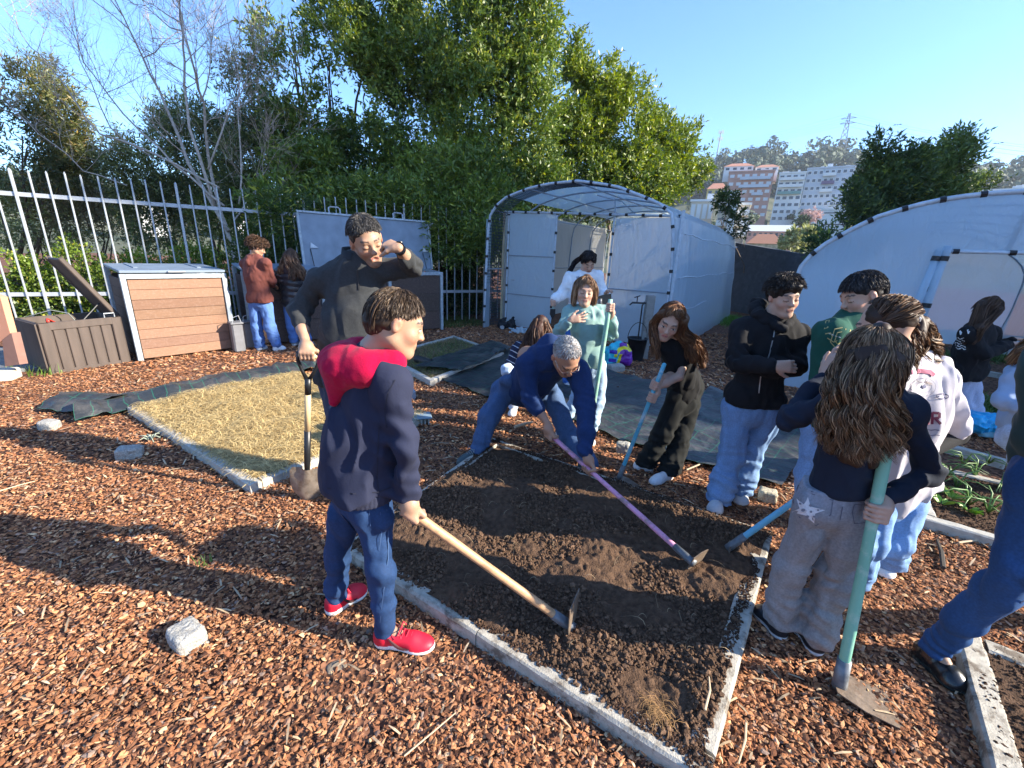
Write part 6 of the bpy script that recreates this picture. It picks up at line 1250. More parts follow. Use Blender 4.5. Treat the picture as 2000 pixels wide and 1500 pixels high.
    cs = [(FA + FE * s_ + FN * o_ + A(0, 0, z_), A(.55, .38, r_), w_) for s_, o_, z_, r_, w_ in ((3.75, .1, 2.2, .45, .7), (4.6, .46, 2.1, .6, 1), (5.3, .46, 2.35, .45, 1), (6.0, .46, 2.3, .5, 1), (6.7, .30, 2.4, .45, 1), (7.4, .2, 2.2, .6, 1), (4.4, .4, 1.1, .5, .5), (6.9, .1, 1.75, .35, .5), (7.5, -.1, 1.75, .4, .8))]
    hb = foliage_obj('overhanging_branches', [sprigs(cs, 3600, 9, .34, .13, .034, GREEN, 91, -.28, gf=1.8)]); tag(hb, kind='stuff')
    # low hedge and undergrowth behind the bars
    cs = []
    for s in np.arange(-1.6, 5.0, .42): q = FA + FE * s + FN * RNG.uniform(.5, .9); h = RNG.uniform(.9, 1.35) + .25 * max(0, 1 - s / 2); cs.append((A(q[0], q[1], h * .5), A(.42, .38, h * .62), 1.0))
    hd = foliage_obj('hedge', [sprigs(cs, 11000, 8, .16, .055, .034, ((.050, .095, .014), (.20, .28, .035), (.40, .38, .06), .07), 71, -.28, gf=2.4)]); tag(hd, 'leafy bright green hedge growing against the left half of the bar fence', 'hedge')
    cs = []
    for s in np.arange(3.2, 8.4, .42): q = FA + FE * s + FN * RNG.uniform(.6, 1.2); h = RNG.uniform(1.2, 2.1); cs.append((A(q[0], q[1], h * .5), A(.5, .4, h * .55), 1.0))
    hd = foliage_obj('undergrowth', [sprigs(cs, 5200, 9, .34, .12, .032, ((.022, .045, .012), (.075, .115, .025), (.15, .18, .03), .04), 81, -.35, gf=1.6)]); tag(hd, kind='stuff')
def bare_tree():
    e = empty('bare_tree', tuple(G(436, 520))); tag(e, 'leafless many-branched tree with pale bark behind the fence', 'tree'); b = MB(); tw = MB(); Y = 9.6
    base = W(455, 480, Y)
    mains = [([(455, 480), (430, 420), (412, 330), (395, 200), (372, 110), (340, -20)], .055), ([(448, 450), (395, 370), (330, 215), (275, 110), (215, -20)], .05), ([(420, 400), (368, 250), (360, 120), (352, 30), (345, -60)], .04), ([(410, 330), (440, 230), (480, 160), (500, 60)], .025),
             ([(430, 372), (300, 300), (190, 260), (120, 160), (60, 90), (10, 20)], .03), ([(455, 430), (495, 380), (520, 330), (528, 318)], .02), ([(440, 405), (340, 320), (240, 225), (165, 120), (130, 20)], .03), ([(300, 310), (210, 250), (165, 120), (120, 60)], .02), ([(466, 400), (470, 250), (462, 130), (440, 10)], .022), ([(395, 200), (410, 110), (420, 30)], .018), ([(250, 360), (160, 330), (80, 260), (0, 190)], .02)]
    def grow(P, r, lvl):
        if lvl > 3: return
        m = len(P)
        for _ in range((9, 7, 4, 0)[lvl]):
            u = RNG.uniform(.25, .98) * (m - 1); i = int(u); t = u - i; p = P[i] * (1 - t) + P[min(i + 1, m - 1)] * t; d = unit(P[min(i + 1, m - 1)] - P[i]); L = (1.5, .8, .4)[lvl] * RNG.uniform(.5, 1.1)
            n = unit(d * .75 + RNG.normal(0, .55, 3) + A(0, 0, .25)); q = [p]
            for k in range(4): q.append(q[-1] + n * L / 4); n = unit(n + RNG.normal(0, .14, 3) + A(0, 0, .10))
            rr = max(.0028, r * .40); tw.tube(q, [rr * (1 - .75 * k / 4) for k in range(5)], 4, cap=False); grow(q, rr, lvl + 1)
    for pts, r in mains:
        P = [W(x, y, Y + .4 * math.sin(i * 1.7 + x * .01)) for i, (x, y) in enumerate(pts)]; Q = []
        for i in range(len(P) - 1):
            for t in (0, .33, .66): Q.append(P[i] * (1 - t) + P[i + 1] * t + RNG.normal(0, .02, 3))
        Q.append(P[-1]); n = len(Q); b.tube(Q, [r * .8 * (1 - .85 * i / n) for i in range(n)], 7); grow(Q, r * .6, 0)
    b.tube([G(458, 520) * A(1, 1, 0) + A(0, 0, -.1) if False else A(base[0] + .05, Y, -.05), base], [.09, .06], 8)
    b.build('trunk', M_PALEBARK, e, True); tw.build('twigs', mat('twig', (.46, .36, .28), .8, var=.2, scale=8), e, True)
# far scenery --------------------------------------------------------
def az_el(az, el, D): a = math.radians(az); return A(math.sin(a) * D, math.cos(a) * D, HC + D * math.tan(math.radians(el)))
def hill_el(az, D):
    sk = np.interp(az, [-70, -44, -30, 0, 15, 22, 27, 30, 33, 36, 40, 46, 70], [4, 5.0, 4.6, 5, 7.5, 8.8, 9.9, 8.6, 9.5, 8.2, 6.6, 6.4, 6])
    return np.interp(D, [28, 45, 90, 220, 420, 600, 3000], [-3.4, -5, -1.0, 3.4 * sk / 9, sk, sk * .55, 0])
def far():
    m, N, L, b = _new('hillside'); tc = N.new('ShaderNodeTexCoord'); n1 = N.new('ShaderNodeTexNoise'); n1.inputs['Scale'].default_value = .05; n1.inputs['Detail'].default_value = 8; L.new(tc.outputs['Object'], n1.inputs[0])
    crp = N.new('ShaderNodeValToRGB'); crp.color_ramp.elements[0].color = (.035, .055, .02, 1); crp.color_ramp.elements[1].color = (.14, .13, .07, 1); crp.color_ramp.elements[0].position = .35; crp.color_ramp.elements[1].position = .7; L.new(n1.outputs[0], crp.inputs[0]); L.new(crp.outputs[0], b.inputs['Base Color']); b.inputs['Roughness'].default_value = .95
    azs = np.arange(-180, 181, 3.0); Ds = [28, 45, 70, 90, 120, 160, 220, 280, 350, 420, 500, 600, 1000, 3000]; V = []
    for D in Ds:
        for a in azs: h = hill_el(a, D); V.append(A(math.sin(math.radians(a)) * D, math.cos(math.radians(a)) * D, HC + D * math.tan(math.radians(h)) + (0 if D < 60 else 1.2 * math.sin(a * .7 + D * .05))))
    n = len(azs); Fc = [(i * n + j, i * n + j + 1, (i + 1) * n + j + 1, (i + 1) * n + j) for i in range(len(Ds) - 1) for j in range(n - 1)]
    tag(mesh_obj('hill', V, Fc, m, None, True), kind='structure')
    # woods on the ridge: one far mass of crowns
    parts = []
    def wood(n, az0, az1, D0, D1, h0, h1, seed, name, c0, c1):
        VV = []; CC = []
        for i in range(n):
            az = RNG.uniform(az0, az1); D = RNG.uniform(D0, D1); h = RNG.uniform(h0, h1); g = az_el(az, float(hill_el(az, D)), D); g[2] += h * .45
            k = int(RNG.integers(2, 5))
            for j in range(k):
                cc = g + A(RNG.normal(0, h * .14), RNG.normal(0, h * .14), h * RNG.uniform(-.25, .45)); R = A(h * .20, h * .20, h * .17) * RNG.uniform(.7, 1.3); mm = 46
                d = RNG.normal(size=(mm, 3)); d /= np.linalg.norm(d, axis=1, keepdims=True); p = cc + d * R * RNG.uniform(.7, 1.08, (mm, 1)); u = np.cross(d, RNG.normal(size=(mm, 3))); u /= np.linalg.norm(u, axis=1, keepdims=True); w = np.cross(d, u); s = RNG.uniform(.5, 1.3, (mm, 1)) * h * .055
                VV.append(np.stack([p - u * s, p + w * s * .8, p + u * s, p - w * s * .8], 1).reshape(-1, 3)); t = RNG.uniform(0, 1); CC.append(np.tile(A(*c0) * (1 - t) + A(*c1) * t, (mm * 4, 1)) * np.repeat(RNG.uniform(.7, 1.3, (mm, 1)), 4, 0))
        V = np.concatenate(VV); C = np.concatenate(CC); q = len(V) // 4
        tag(mesh_obj(name, V, np.arange(q * 4).reshape(q, 4), mat_leaf('far_leaf', .7, .1), None, False, C), kind='stuff')
    wood(560, 15, 52, 330, 430, 13, 23, 1, 'wood', (.050, .075, .050), (.10, .13, .075))
    wood(90, 15, 50, 150, 300, 6, 11, 2, 'hillside_trees', (.04, .06, .03), (.09, .12, .05))
    wood(260, -62, 14, 120, 420, 7, 14, 3, 'valley_trees', (.045, .065, .035), (.09, .12, .05))
M_WIN = mat('window_glass', (.03, .05, .08), .15, var=.1, bump=0, spec=.6)
M_WHITE = mat('white_render', (.66, .66, .64), .85, var=.05, scale=.4, bump=0)
M_PINK = mat('pink_brick', (.42, .235, .18), .9, var=.10, scale=.6, bump=0)
M_GREY = mat('grey_tile', (.46, .50, .55), .8, var=.06, scale=.5, bump=0)
M_ROOF = mat('roof_tile', (.42, .19, .12), .9, var=.15, scale=1, bump=0)
M_CREAM = mat('cream_render', (.60, .50, .38), .9, var=.06, scale=.4, bump=0)
def building(label, az0, az1, el0, el1, D, wall, floors, cols, turn=0, depth=14, roofm=None, gable=0, win=(.5, .45), balc=(), skip=(), name='apartment_block', wm=None, panel=None, roofh=2.5, frames=False):
    a = az_el(az0, 0, D); b = az_el(az1, 0, D * (1 + turn)); zb = HC + D * math.tan(math.radians(el0)); zt = HC + D * math.tan(math.radians(el1))
    e1 = unit((b - a) * A(1, 1, 0)); n = A(-e1[1], e1[0], 0); L = np.linalg.norm((b - a)[:2]); H = zt - zb
    if n @ A(math.sin(math.radians(az0)), math.cos(math.radians(az0)), 0) < 0: n = -n
    e = empty(name, (a[0], a[1], zb)); tag(e, label, 'building')
    c = a + e1 * L / 2 + n * depth / 2; R = np.stack([e1, n, A(0, 0, 1)], 1); mb = MB(); mb.box((c[0], c[1], zb + H / 2 - 2), (L, depth, H + 4), R); mb.build('wall', wall, e)
    if gable: 
        mb = MB(); c2 = A(c[0], c[1], zt); P = [c2 + R @ A(x * L * .53, y * depth * .53, 0) for x, y in ((-1, -1), (1, -1), (1, 1), (-1, 1))] + [c2 + R @ A(-L * .25 if gable == 1 else -L * .53, 0, roofh), c2 + R @ A(L * .25 if gable == 1 else L * .53, 0, roofh)]
        mb.add(P, [(0, 1, 5, 4), (2, 3, 4, 5), (1, 2, 5), (3, 0, 4), (3, 2, 1, 0)]); mb.build('roof', roofm or M_ROOF, e)
    else:
        mb = MB(); mb.box((c[0], c[1], zt + .25), (L + .5, depth + .5, .5), R); rf_ = mb.build('roof', roofm or wall, e)
        for k_ in range(3 if L > 8 else 1): q_ = c + e1 * L * RNG.uniform(-.4, .4) - n * depth * RNG.uniform(-.1, .4); mb = MB(); mb.box((q_[0], q_[1], zt + 1.1), (RNG.uniform(.8, 2.4), 1.2, RNG.uniform(1.0, 1.8)), R); mb.build('chimney', M_WHITE, rf_)
    fh = H / floors; cw = L / cols
    for i in range(floors):
        for j in range(cols):
            if (i, j) in skip: continue
            x = (j + .5) * cw; z = zb + (i + .52) * fh; p = a + e1 * x - n * .03; mb = MB(); mb.box((p[0], p[1], z), (cw * win[0], .14, fh * win[1]), R)
            if frames: mb2 = MB(); mb2.box((p[0], p[1], z), (cw * win[0] + .35, .10, fh * win[1] + .35), R); w = mb2.build('window', M_WHITE, e); mb.build('pane', wm or M_WIN, w)
            else: mb.build('window', wm or M_WIN, e)
    for (i, j0, j1, bm) in balc:
        p = a + e1 * ((j0 + j1) / 2 * cw) - n * .6; mb = MB(); z = zb + i * fh + .1; mb.box((p[0], p[1], z), ((j1 - j0) * cw, 1.2, .2), R); q = p - n * .55; mb.box((q[0], q[1], z + .55), ((j1 - j0) * cw, .08, .9), R); mb.build('balcony', bm, e)
    return e
def town():
    building('pink brick apartment block with grey balconies on the hillside', 23.9, 28.3, 4.6, 9.3, 215, M_PINK, 6, 6, 0, 16, balc=[(5, 1.6, 5.6, M_GREY), (4, 1.6, 5.6, M_GREY), (3, 3.5, 5, M_GREY)], wm=mat('pale_shutter', (.55, .57, .58), .6, bump=0), win=(.6, .4))
    building('white house with red roof above the pink block, gable end showing', 23.3, 26.2, 9.4, 9.9, 222, M_WHITE, 1, 4, 0, 8, M_ROOF, 1, name='hillside_house', roofh=1.8)
    building('white house with red roof above the right end of the pink block', 26.4, 28.6, 9.3, 9.7, 226, M_WHITE, 1, 3, 0, 8, M_ROOF, 1, name='hillside_house', roofh=1.6)
    building('white and grey apartment block, left wing with dark balcony doors', 28.8, 31.2, 3.6, 9.0, 215, M_WHITE, 8, 4, 0, 15, balc=[(7, .2, 3.8, M_WHITE), (6, .2, 3.8, M_WHITE), (5, .2, 3.8, mat('green_glass', (.12, .25, .22), .3, bump=0))], skip=[(0, j) for j in range(4)], win=(.6, .42))
    building('long grey-tiled apartment block with rows of windows right of the white wing', 31.25, 35.2, 3.4, 9.3, 216, M_GREY, 8, 8, 0, 15, balc=[(7, 2.9, 5.1, M_WHITE), (6, 2.9, 5.1, mat('purple_rail', (.12, .08, .16), .6, bump=0)), (5, 2.9, 5.1, M_WHITE)], skip=[(i, j) for i in (0, 1, 2) for j in range(8)], win=(.55, .36), frames=True)
    building('white lower storeys with long dark window strips below the grey block', 31.0, 35.6, 2.6, 5.4, 208, M_WHITE, 5, 2, 0, 5, win=(.8, .22), skip=[(0, 0), (0, 1), (1, 0), (1, 1), (3, 1)], name='garage_block')
    building('yellow house with an orange tiled roof beside the pink block', 21.9, 24.0, 7.0, 7.7, 190, mat('yellow_render', (.62, .45, .15), .9, bump=0), 1, 3, 0, 8, M_ROOF, 1, name='hillside_house')
    building('white flat-roofed block with tall shutters just over the greenhouse', 20.4, 22.9, 4.2, 6.4, 120, M_CREAM, 1, 4, 0, 10, wm=M_WHITE, win=(.7, .7), roofm=M_WHITE)
    building('cream tower block with white balconies nearest the dark wall', 23.4, 26.6, 1.6, 6.0, 110, M_CREAM, 4, 3, 0, 10, balc=[(1, 1.9, 3, M_WHITE), (2, 1.9, 3, M_WHITE), (3, 1.9, 3, M_WHITE), (1, 0, 1, M_WHITE), (2, 0, 1, M_WHITE)], wm=mat('grey_glass', (.18, .17, .16), .4, bump=0), win=(.75, .55), roofm=M_WHITE)  # windows of this block are a flat warm grey
    building('white upright stair tower on the cream block', 24.6, 25.3, 1.2, 6.6, 107, M_WHITE, 1, 1, 0, 4, name='stair_tower', skip=[(0, 0)])
    building('long low warehouse with a pale grey roof below the white blocks', 26.8, 31.5, 2.6, 3.3, 140, mat('rose_render', (.50, .30, .26), .9, bump=0), 1, 9, 0, 12, mat('pale_sheet', (.50, .52, .54), .6, bump=0), 2, name='warehouse', roofh=2.0)
    building('stone farmhouse with a brown hipped roof above the dark wall', 27.0, 30.4, .2, 2.0, 90, mat('stone_wall', (.48, .36, .22), .95, var=.35, scale=1.6, bump=0), 1, 4, 0, 8, mat('brown_tile', (.26, .12, .07), .9, var=.15, bump=0), 1, name='farmhouse', win=(.25, .4), roofh=1.8)
    for k, (a0, a1, e0, e1, D, wl, rf, lab) in enumerate(((-40, -37.8, 1.9, 3.8, 130, M_WHITE, M_ROOF, 'white house with orange roof seen past the fence at the far left'), (-32, -29.5, 1.8, 3.8, 140, M_WHITE, M_WHITE, 'white flat-roofed block glimpsed behind the bare tree'), (-27.5, -23, 0, 3.5, 130, M_WHITE, M_ROOF, 'white house glimpsed beyond the broad evergreen'), (-12, -7, 0, 4.5, 150, M_WHITE, M_WHITE, 'white block glimpsed between the two dense evergreens'), (40, 43, 4.2, 6.4, 200, M_WHITE, M_ROOF, 'white house on the slope behind the right-hand tree'), (44, 47.5, 4.6, 6.6, 210, M_GREY, M_WHITE, 'grey house at the far right above the greenhouse arch'), (36.3, 39.2, 5.2, 7.4, 205, M_WHITE, M_ROOF, 'white house with red roof next to the grey block'))):
        building(lab, a0, a1, e0, e1, D, wl, 2, 4, 0, 9, rf, 1 if rf is M_ROOF else 0, name='hillside_house')
    # pylon, mast, cables
    e = empty('electricity_pylon', tuple(az_el(33.8, 9.6, 420))); tag(e, 'steel lattice electricity pylon on the wooded ridge', 'pylon'); b = MB(); g0 = az_el(33.7, 9.8, 415); top = az_el(33.9, 13.9, 415); H = top[2] - g0[2]; u = unit(A(g0[1], -g0[0], 0)); v = unit(A(g0[0], g0[1], 0))
    def lv(t): w = 3.2 * (1 - t) + .5 * t; return [g0 + A(0, 0, H * t) + u * w * sx + v * w * sy for sx, sy in ((-1, -1), (1, -1), (1, 1), (-1, 1))]
    ts = np.linspace(0, 1, 9)
    for i in range(8):
        p, q = lv(ts[i]), lv(ts[i + 1])
        for k in range(4): b.tube([p[k], q[k]], .22, 4); b.tube([p[k], q[(k + 1) % 4]], .13, 4); b.tube([p[(k + 1) % 4], q[k]], .13, 4)
    M_ST = mat('pylon_steel', (.22, .24, .26), .6, metal=.3, bump=0); b.build('tower', M_ST, e)
    for t in (.80, .90):
        b = MB(); c = g0 + A(0, 0, H * t); b.tube([c - u * 4.5, c + u * 4.5], .2, 4); b.tube([c - u * 4.5, c + A(0, 0, H * .05)], .12, 4); b.tube([c + u * 4.5, c + A(0, 0, H * .05)], .12, 4); b.build('crossarm', M_ST, e)
    for k, (sx, t) in enumerate(((-4.5, .80), (4.5, .80), (-4.5, .90), (4.5, .90), (0, 1.0))):
        for nm, az, el in (('left', 14, 10.2), ('right', 50, 8.3)):
            p = g0 + A(0, 0, H * t) + u * sx; q = az_el(az, el + t * 2.6 - 2, 400) + u * sx; mm = (p + q) / 2 - A(0, 0, 5); b = MB(); b.tube([p * (1 - s) ** 2 + mm * 2 * s * (1 - s) + q * s * s for s in np.linspace(0, 1, 14)], .045, 4); b.build('cable', M_ST, e)
    e = empty('phone_mast', tuple(az_el(22.4, 9.5, 400))); tag(e, 'slim telephone mast with antennas on the ridge above the red roofs', 'mast'); b = MB(); g0 = az_el(22.25, 8.8, 400); tp = az_el(22.4, 13.3, 400); b.tube([g0, tp], [.5, .35], 6); b.build('pole', M_ST, e)
    b = MB(); [b.box(tp + A(math.cos(a) * 1.6, math.sin(a) * 1.6, dz), (.5, .5, 2.4)) for a in (0, 1.6, 3.1, 4.7) for dz in (-.5, -5)]; b.tube([tp - A(1.8, 0, 1), tp + A(1.8, 0, -1)], .12, 4); b.build('antenna', mat('antenna_grey', (.5, .52, .54), .6, bump=0), e)
    for k, (px, py, lab) in enumerate(((1753, 244, 'bird nearest the pylon in the clear sky'), (1851, 255, 'middle one of the three birds flying right of the pylon'), (1950, 280, 'lowest bird, over the far right greenhouse arch'))):
        c = az_el(0, 0, 1); r = unit(ray(px, py)); c = A(0, 0, HC) + r * 70; b = MB(); sd = unit(A(r[1], -r[0], 0)); b.tube([c - sd * .02 + A(0, 0, 0), c, c + unit(np.cross(sd, A(0, 0, 1))) * .18], [.02, .05, .02], 6); b.add([c, c + sd * .25 + A(0, 0, .09), c + sd * .42 + A(0, 0, .0), c + sd * .12 + r * .15], [(0, 1, 2, 3)]); b.add([c, c - sd * .25 + A(0, 0, .09), c - sd * .42 + A(0, 0, .0), c - sd * .12 + r * .15], [(0, 1, 2, 3)]); o = b.build('bird', mat('bird_dark', (.03, .03, .03), .8, bump=0)); tag(o, lab, 'bird', 'birds in flight')
    # pink blossom tree and pale small trees by the farmhouse
    for lab, px, py, D, r, c0, c1, nn in (('pink blossoming tree in front of the white lower storeys', 1585, 422, 130, 1.9, (.42, .28, .26), (.52, .37, .34), 120), ('pale yellow-green young tree beside the farmhouse', 1560, 468, 60, 1.5, (.25, .26, .10), (.40, .40, .16), 260), ('small bush left of the pink blossoming tree', 1565, 432, 128, 1.4, (.04, .07, .03), (.08, .12, .05), 120)):
        q = unit(ray(px, py)) * D + A(0, 0, HC); cr_ = [(q, A(r, r, r * .8), 1.0)]; e = empty('small_tree', (q[0], q[1], q[2] - r * 1.6)); tag(e, lab, 'tree'); b = MB(); b.tube([q - A(0, 0, r * 1.6), q], [.15, .08], 6); b.build('trunk', M_BARK, e); foliage_obj('crown', [sprigs(cr_, nn, 7, .5, .5, .3, (c0, c1, c1, .1), 5, -.5, gf=.5)], e)
# ================================================================== built things
def hoops(prof_s, prof_z, o, e): return [o + e * s + A(0, 0, z) for s, z in zip(prof_s, prof_z)]
GH1_FL, GH1_FR = A(-.66, 9.14, 0), A(2.54, 7.07, 0); GH1E = unit(GH1_FR - GH1_FL); GH1N = A(-GH1E[1], GH1E[0], 0)
GH2O, GH2E = A(3.64, 5.48, 0), unit(A(.84, -.54, 0)); GH2N = A(-GH2E[1], GH2E[0], 0)
M_FILM = mat_film('milky_sheet', (.66, .80, .90), .82, .6, .3, .9)
M_FILM_T = mat_film('thin_sheet', (.70, .82, .90), .70, .6, .25, 1)
M_TUBE = mat('grey_steel_tube', (.30, .34, .38), .45, metal=.2, var=.1, bump=0)
M_PIPE = mat('film_wrapped_pipe', (.48, .54, .60), .4, var=.15, scale=20, bump=.3)
M_CLIP = mat('black_clip', (.012, .012, .014), .5, bump=0)
def sheet(rows, nz=10, amp=.012, sag=.0, seed=0, f=4):
    """rows: list of polylines (same count) -> wavy grid"""
    R = np.array(rows); a, b, _ = R.shape; u = np.linspace(0, a - 1, (a - 1) * nz + 1); i = np.minimum(u.astype(int), a - 2); t = (u - i)[:, None, None]; P = R[i] * (1 - t) + R[i + 1] * t
    v = np.linspace(0, b - 1, (b - 1) * 4 + 1); j = np.minimum(v.astype(int), b - 2); s = (v - j)[None, :, None]; P = P[:, j] * (1 - s) + P[:, j + 1] * s
    n, m, _ = P.shape; Q = P.reshape(-1, 3); g0 = np.gradient(P, axis=0); g1 = np.gradient(P, axis=1); N_ = np.cross(g0, g1); N_ /= np.maximum(np.linalg.norm(N_, axis=2, keepdims=True), 1e-9)
    Q = Q + N_.reshape(-1, 3) * (amp * (fbm(Q * A(1, 1, .45), f, 4, seed)))[:, None]
    k = (np.arange(n - 1)[:, None] * m + np.arange(m - 1)[None]).ravel(); return Q, np.stack([k, k + m, k + m + 1, k + 1], 1)
def arc_pts(ps, pz, k=34):
    ps, pz = A(*ps), A(*pz); d = np.r_[0, np.cumsum(np.hypot(np.diff(ps), np.diff(pz)))]; t = np.linspace(0, d[-1], k); return np.interp(t, d, ps), np.interp(t, d, pz)
def clips_on(pts, every, parent, r=.030, start=.1):
    P = np.array(pts); d = np.r_[0, np.cumsum(np.linalg.norm(np.diff(P, axis=0), axis=1))]; s = start
    while s < d[-1] - .02:
        q = A(*[np.interp(s, d, P[:, j]) for j in range(3)]); q2 = A(*[np.interp(s + .05, d, P[:, j]) for j in range(3)]); b = MB(); b.tube([q, q2], r, 8); b.build('clip', M_CLIP, parent); s += every
def greenhouse1():
    e = empty('greenhouse', tuple(GH1_FL), 0); tag(e, 'tunnel greenhouse with open gable and doorway, wrapped in milky plastic sheets', 'greenhouse')
    w = 3.78; ps = [0, .03, .07, .14, .5, 1.06, 1.5, 2.0, 2.64, 3.18, 3.52, 3.66, 3.74, 3.76, 3.78]; pz = [0, 1.2, 2.1, 2.38, 2.60, 2.745, 2.79, 2.80, 2.70, 2.50, 2.36, 2.22, 1.6, 1.0, 0]
    S, Z = arc_pts(ps, pz); LEN = 6.4; nh = 6
    for k in range(nh):
        o = GH1_FL + GH1N * LEN * k / (nh - 1); b = MB(); P = [o + GH1E * s + A(0, 0, z) for s, z in zip(S, Z)]; b.tube(P, .024 if k == 0 else .017, 8); b.build('hoop', M_PIPE if k == 0 else M_TUBE, e, True)
        if k == 0: clips_on(P, .34, e, .030)
    for s, z in ((.14, 2.38), (1.0, 2.73), (1.95, 2.80), (2.85, 2.64), (3.6, 2.30), (.05, 1.25), (3.75, 1.2)):
        a = GH1_FL + GH1E * s + A(0, 0, z - .02); b = MB(); b.tube([a, a + GH1N * LEN], .014, 6); b.build('purlin', M_TUBE, e)
    # outer sheet: roof + right side + far left side; the first bay of the left side is netting
    rows = [[GH1_FL + GH1N * y + GH1E * s * 1.0 + A(0, 0, z + .02) for y in np.linspace(0, LEN, 12)] for s, z in zip(S[12:] if False else S, Z)]
    lo = [r for r, s, z in zip(rows, S, Z) if not (s < .5 and z < 2.55)]
    Q, Fc = sheet(lo, 3, .022, seed=5, f=2.2); mesh_obj('roof_sheet', Q, Fc, M_FILM_T, e, True)
    # loose skirt hanging over the right wall
    R = []
    for t in np.linspace(0, 1, 8):
        z = 2.20 * (1 - t) + .02; R.append([GH1_FR + GH1N * y + GH1E * (-.07 + .10 * min(1, t * 3) + .03 * t + .12 * t * t * (y / LEN)) + A(0, 0, z + (.25 * (y / LEN) ** 2 * t * 0)) for y in np.linspace(.02, LEN + .2, 14)])
    Q, Fc = sheet(R, 5, .045, seed=8, f=2.6); mesh_obj('side_sheet', Q, Fc, M_FILM_T, e, True)
    for z_ in (1.28, .72, 1.95): b = MB(); b.tube([GH1_FR + GH1N * y_ + GH1E * (.055 + .03 * (1 - z_ / 2)) + A(0, 0, z_ + .02 * math.sin(y_ * 3)) for y_ in np.linspace(.05, LEN, 14)], .011, 5); b.build('strap', M_PIPE, e, True)
    R = [[GH1_FL + GH1N * y + GH1E * (.02 + .03 * t) + A(0, 0, 2.42 * (1 - t)) for y in np.linspace(.62, LEN, 12)] for t in np.linspace(0, 1, 6)]
    Q, Fc = sheet(R, 4, .03, seed=9); mesh_obj('side_sheet', Q, Fc, mat_film('side_inner_sheet', (.62, .60, .54), .97, .5, .4, .5), e, True)
    R = [[GH1_FL + GH1N * LEN + GH1E * s + A(0, 0, np.interp(s, S[np.argsort(S)], Z[np.argsort(S)]) * (1 - t)) for s in np.linspace(.15, 3.7, 12)] for t in np.linspace(0, 1, 6)]
    Q, Fc = sheet(R, 4, .02, seed=10); mesh_obj('end_sheet', Q, Fc, mat_film('side_inner_sheet'), e, True)
    # netting bay: left side and over the arch
    b = MB(); pp = [(s, z) for s, z in zip(S, Z) if s < 2.9]
    for y in np.arange(.03, .56, .055): b.tube([GH1_FL + GH1N * y + GH1E * s + A(0, 0, z) for s, z in pp], .0055, 4, cap=False)
    d = np.r_[0, np.cumsum(np.hypot(np.diff([p[0] for p in pp]), np.diff([p[1] for p in pp])))]
    for t in np.arange(.05, d[-1], .06):
        s = np.interp(t, d, [p[0] for p in pp]); z = np.interp(t, d, [p[1] for p in pp]); a = GH1_FL + GH1E * s + A(0, 0, z); b.tube([a, a + GH1N * .56], .0055, 4, cap=False)
    b.build('netting', mat('dark_net', (.035, .045, .06), .6, bump=0), e)
    b = MB(); R = [[GH1_FL + GH1N * y + GH1E * (.028) + A(0, 0, z) for y in (-.02, .16)] for z in np.linspace(.01, 2.2, 8)]; Q, Fc = sheet(R, 3, .006); mesh_obj('edge_strip', Q, Fc, M_FILM, e, True)
    b = MB(); p = GH1_FL + GH1N * .56 + GH1E * .06; b.bar(p, p + A(0, 0, 2.38), .05, .05, .004); b.build('timber_post', mat('pale_timber', (.42, .34, .22), .85), e)
    # front wall, set back .55 m: left panel, doorway, right panel
    O = GH1_FL + GH1N * .55; T = 2.36
    def wall(s0, s1, z1, nm, seed, barz):
        R = [[O + GH1E * s + A(0, 0, z) for s in np.linspace(s0 + .02, s1 - .02, 6)] for z in np.linspace(.03, z1, 8)]; Q, Fc = sheet(R, 4, .016, seed=seed, f=3); mesh_obj(nm, Q, Fc, M_FILM, e, True)
        for s in (s0, s1):
            b = MB(); q = O + GH1E * s - GH1N * .02; b.tube([q, q + A(0, 0, z1 + .02)], .019, 8); b.build('upright', M_PIPE, e); clips_on([q + A(0, 0, .1), q + A(0, 0, z1)], .36, e, .026, .05)
        for z in barz: b = MB(); b.tube([O + GH1E * s0 + A(0, 0, z) - GH1N * .02, O + GH1E * s1 + A(0, 0, z) - GH1N * .02], .013, 6); b.build('crossbar', M_TUBE, e)
    wall(.20, 1.33, 2.34, 'door_panel', 21, (1.52, .72)); wall(2.50, 3.66, 2.24, 'front_panel', 22, (1.0,))
    b = MB(); P = [O + GH1E * .20 + A(0, 0, 2.38) - GH1N * .03, O + GH1E * 3.64 + A(0, 0, 2.26) - GH1N * .03]; b.tube(P, .020, 8); b.build('lintel', M_PIPE, e); clips_on(P, .30, e, .027)
    b = MB(); b.tube([GH1_FR + A(0, 0, 0) - GH1N * .01, GH1_FR + A(0, 0, 2.3) - GH1N * .01], .026, 8); b.build('corner_post', M_PIPE, e)
    b = MB(); c = O + GH1E * .36 + A(0, 0, 1.02) - GH1N * .04; b.tube([c + A(-.03, 0, 0), c + A(.05, 0, .0)], .012, 6); b.tube([c, c - GH1N * .04, c - GH1N * .04 + GH1E * .09], .009, 6); b.build('door_handle', M_GALV, e)
    b = MB(); hz = O + GH1E * 1.9 + A(0, 0, 2.7) + GH1N * .5; b.tube([hz, hz + A(.5, .0, -.1), hz + GH1E * .8 + A(0, 0, -.35)], .008, 5); b.tube([O + GH1E * 2.5 + A(0, 0, 2.3), O + GH1E * 2.0 + GH1N * 1.2 + A(0, 0, 2.72)], .012, 5); b.build('brace', M_TUBE, e)
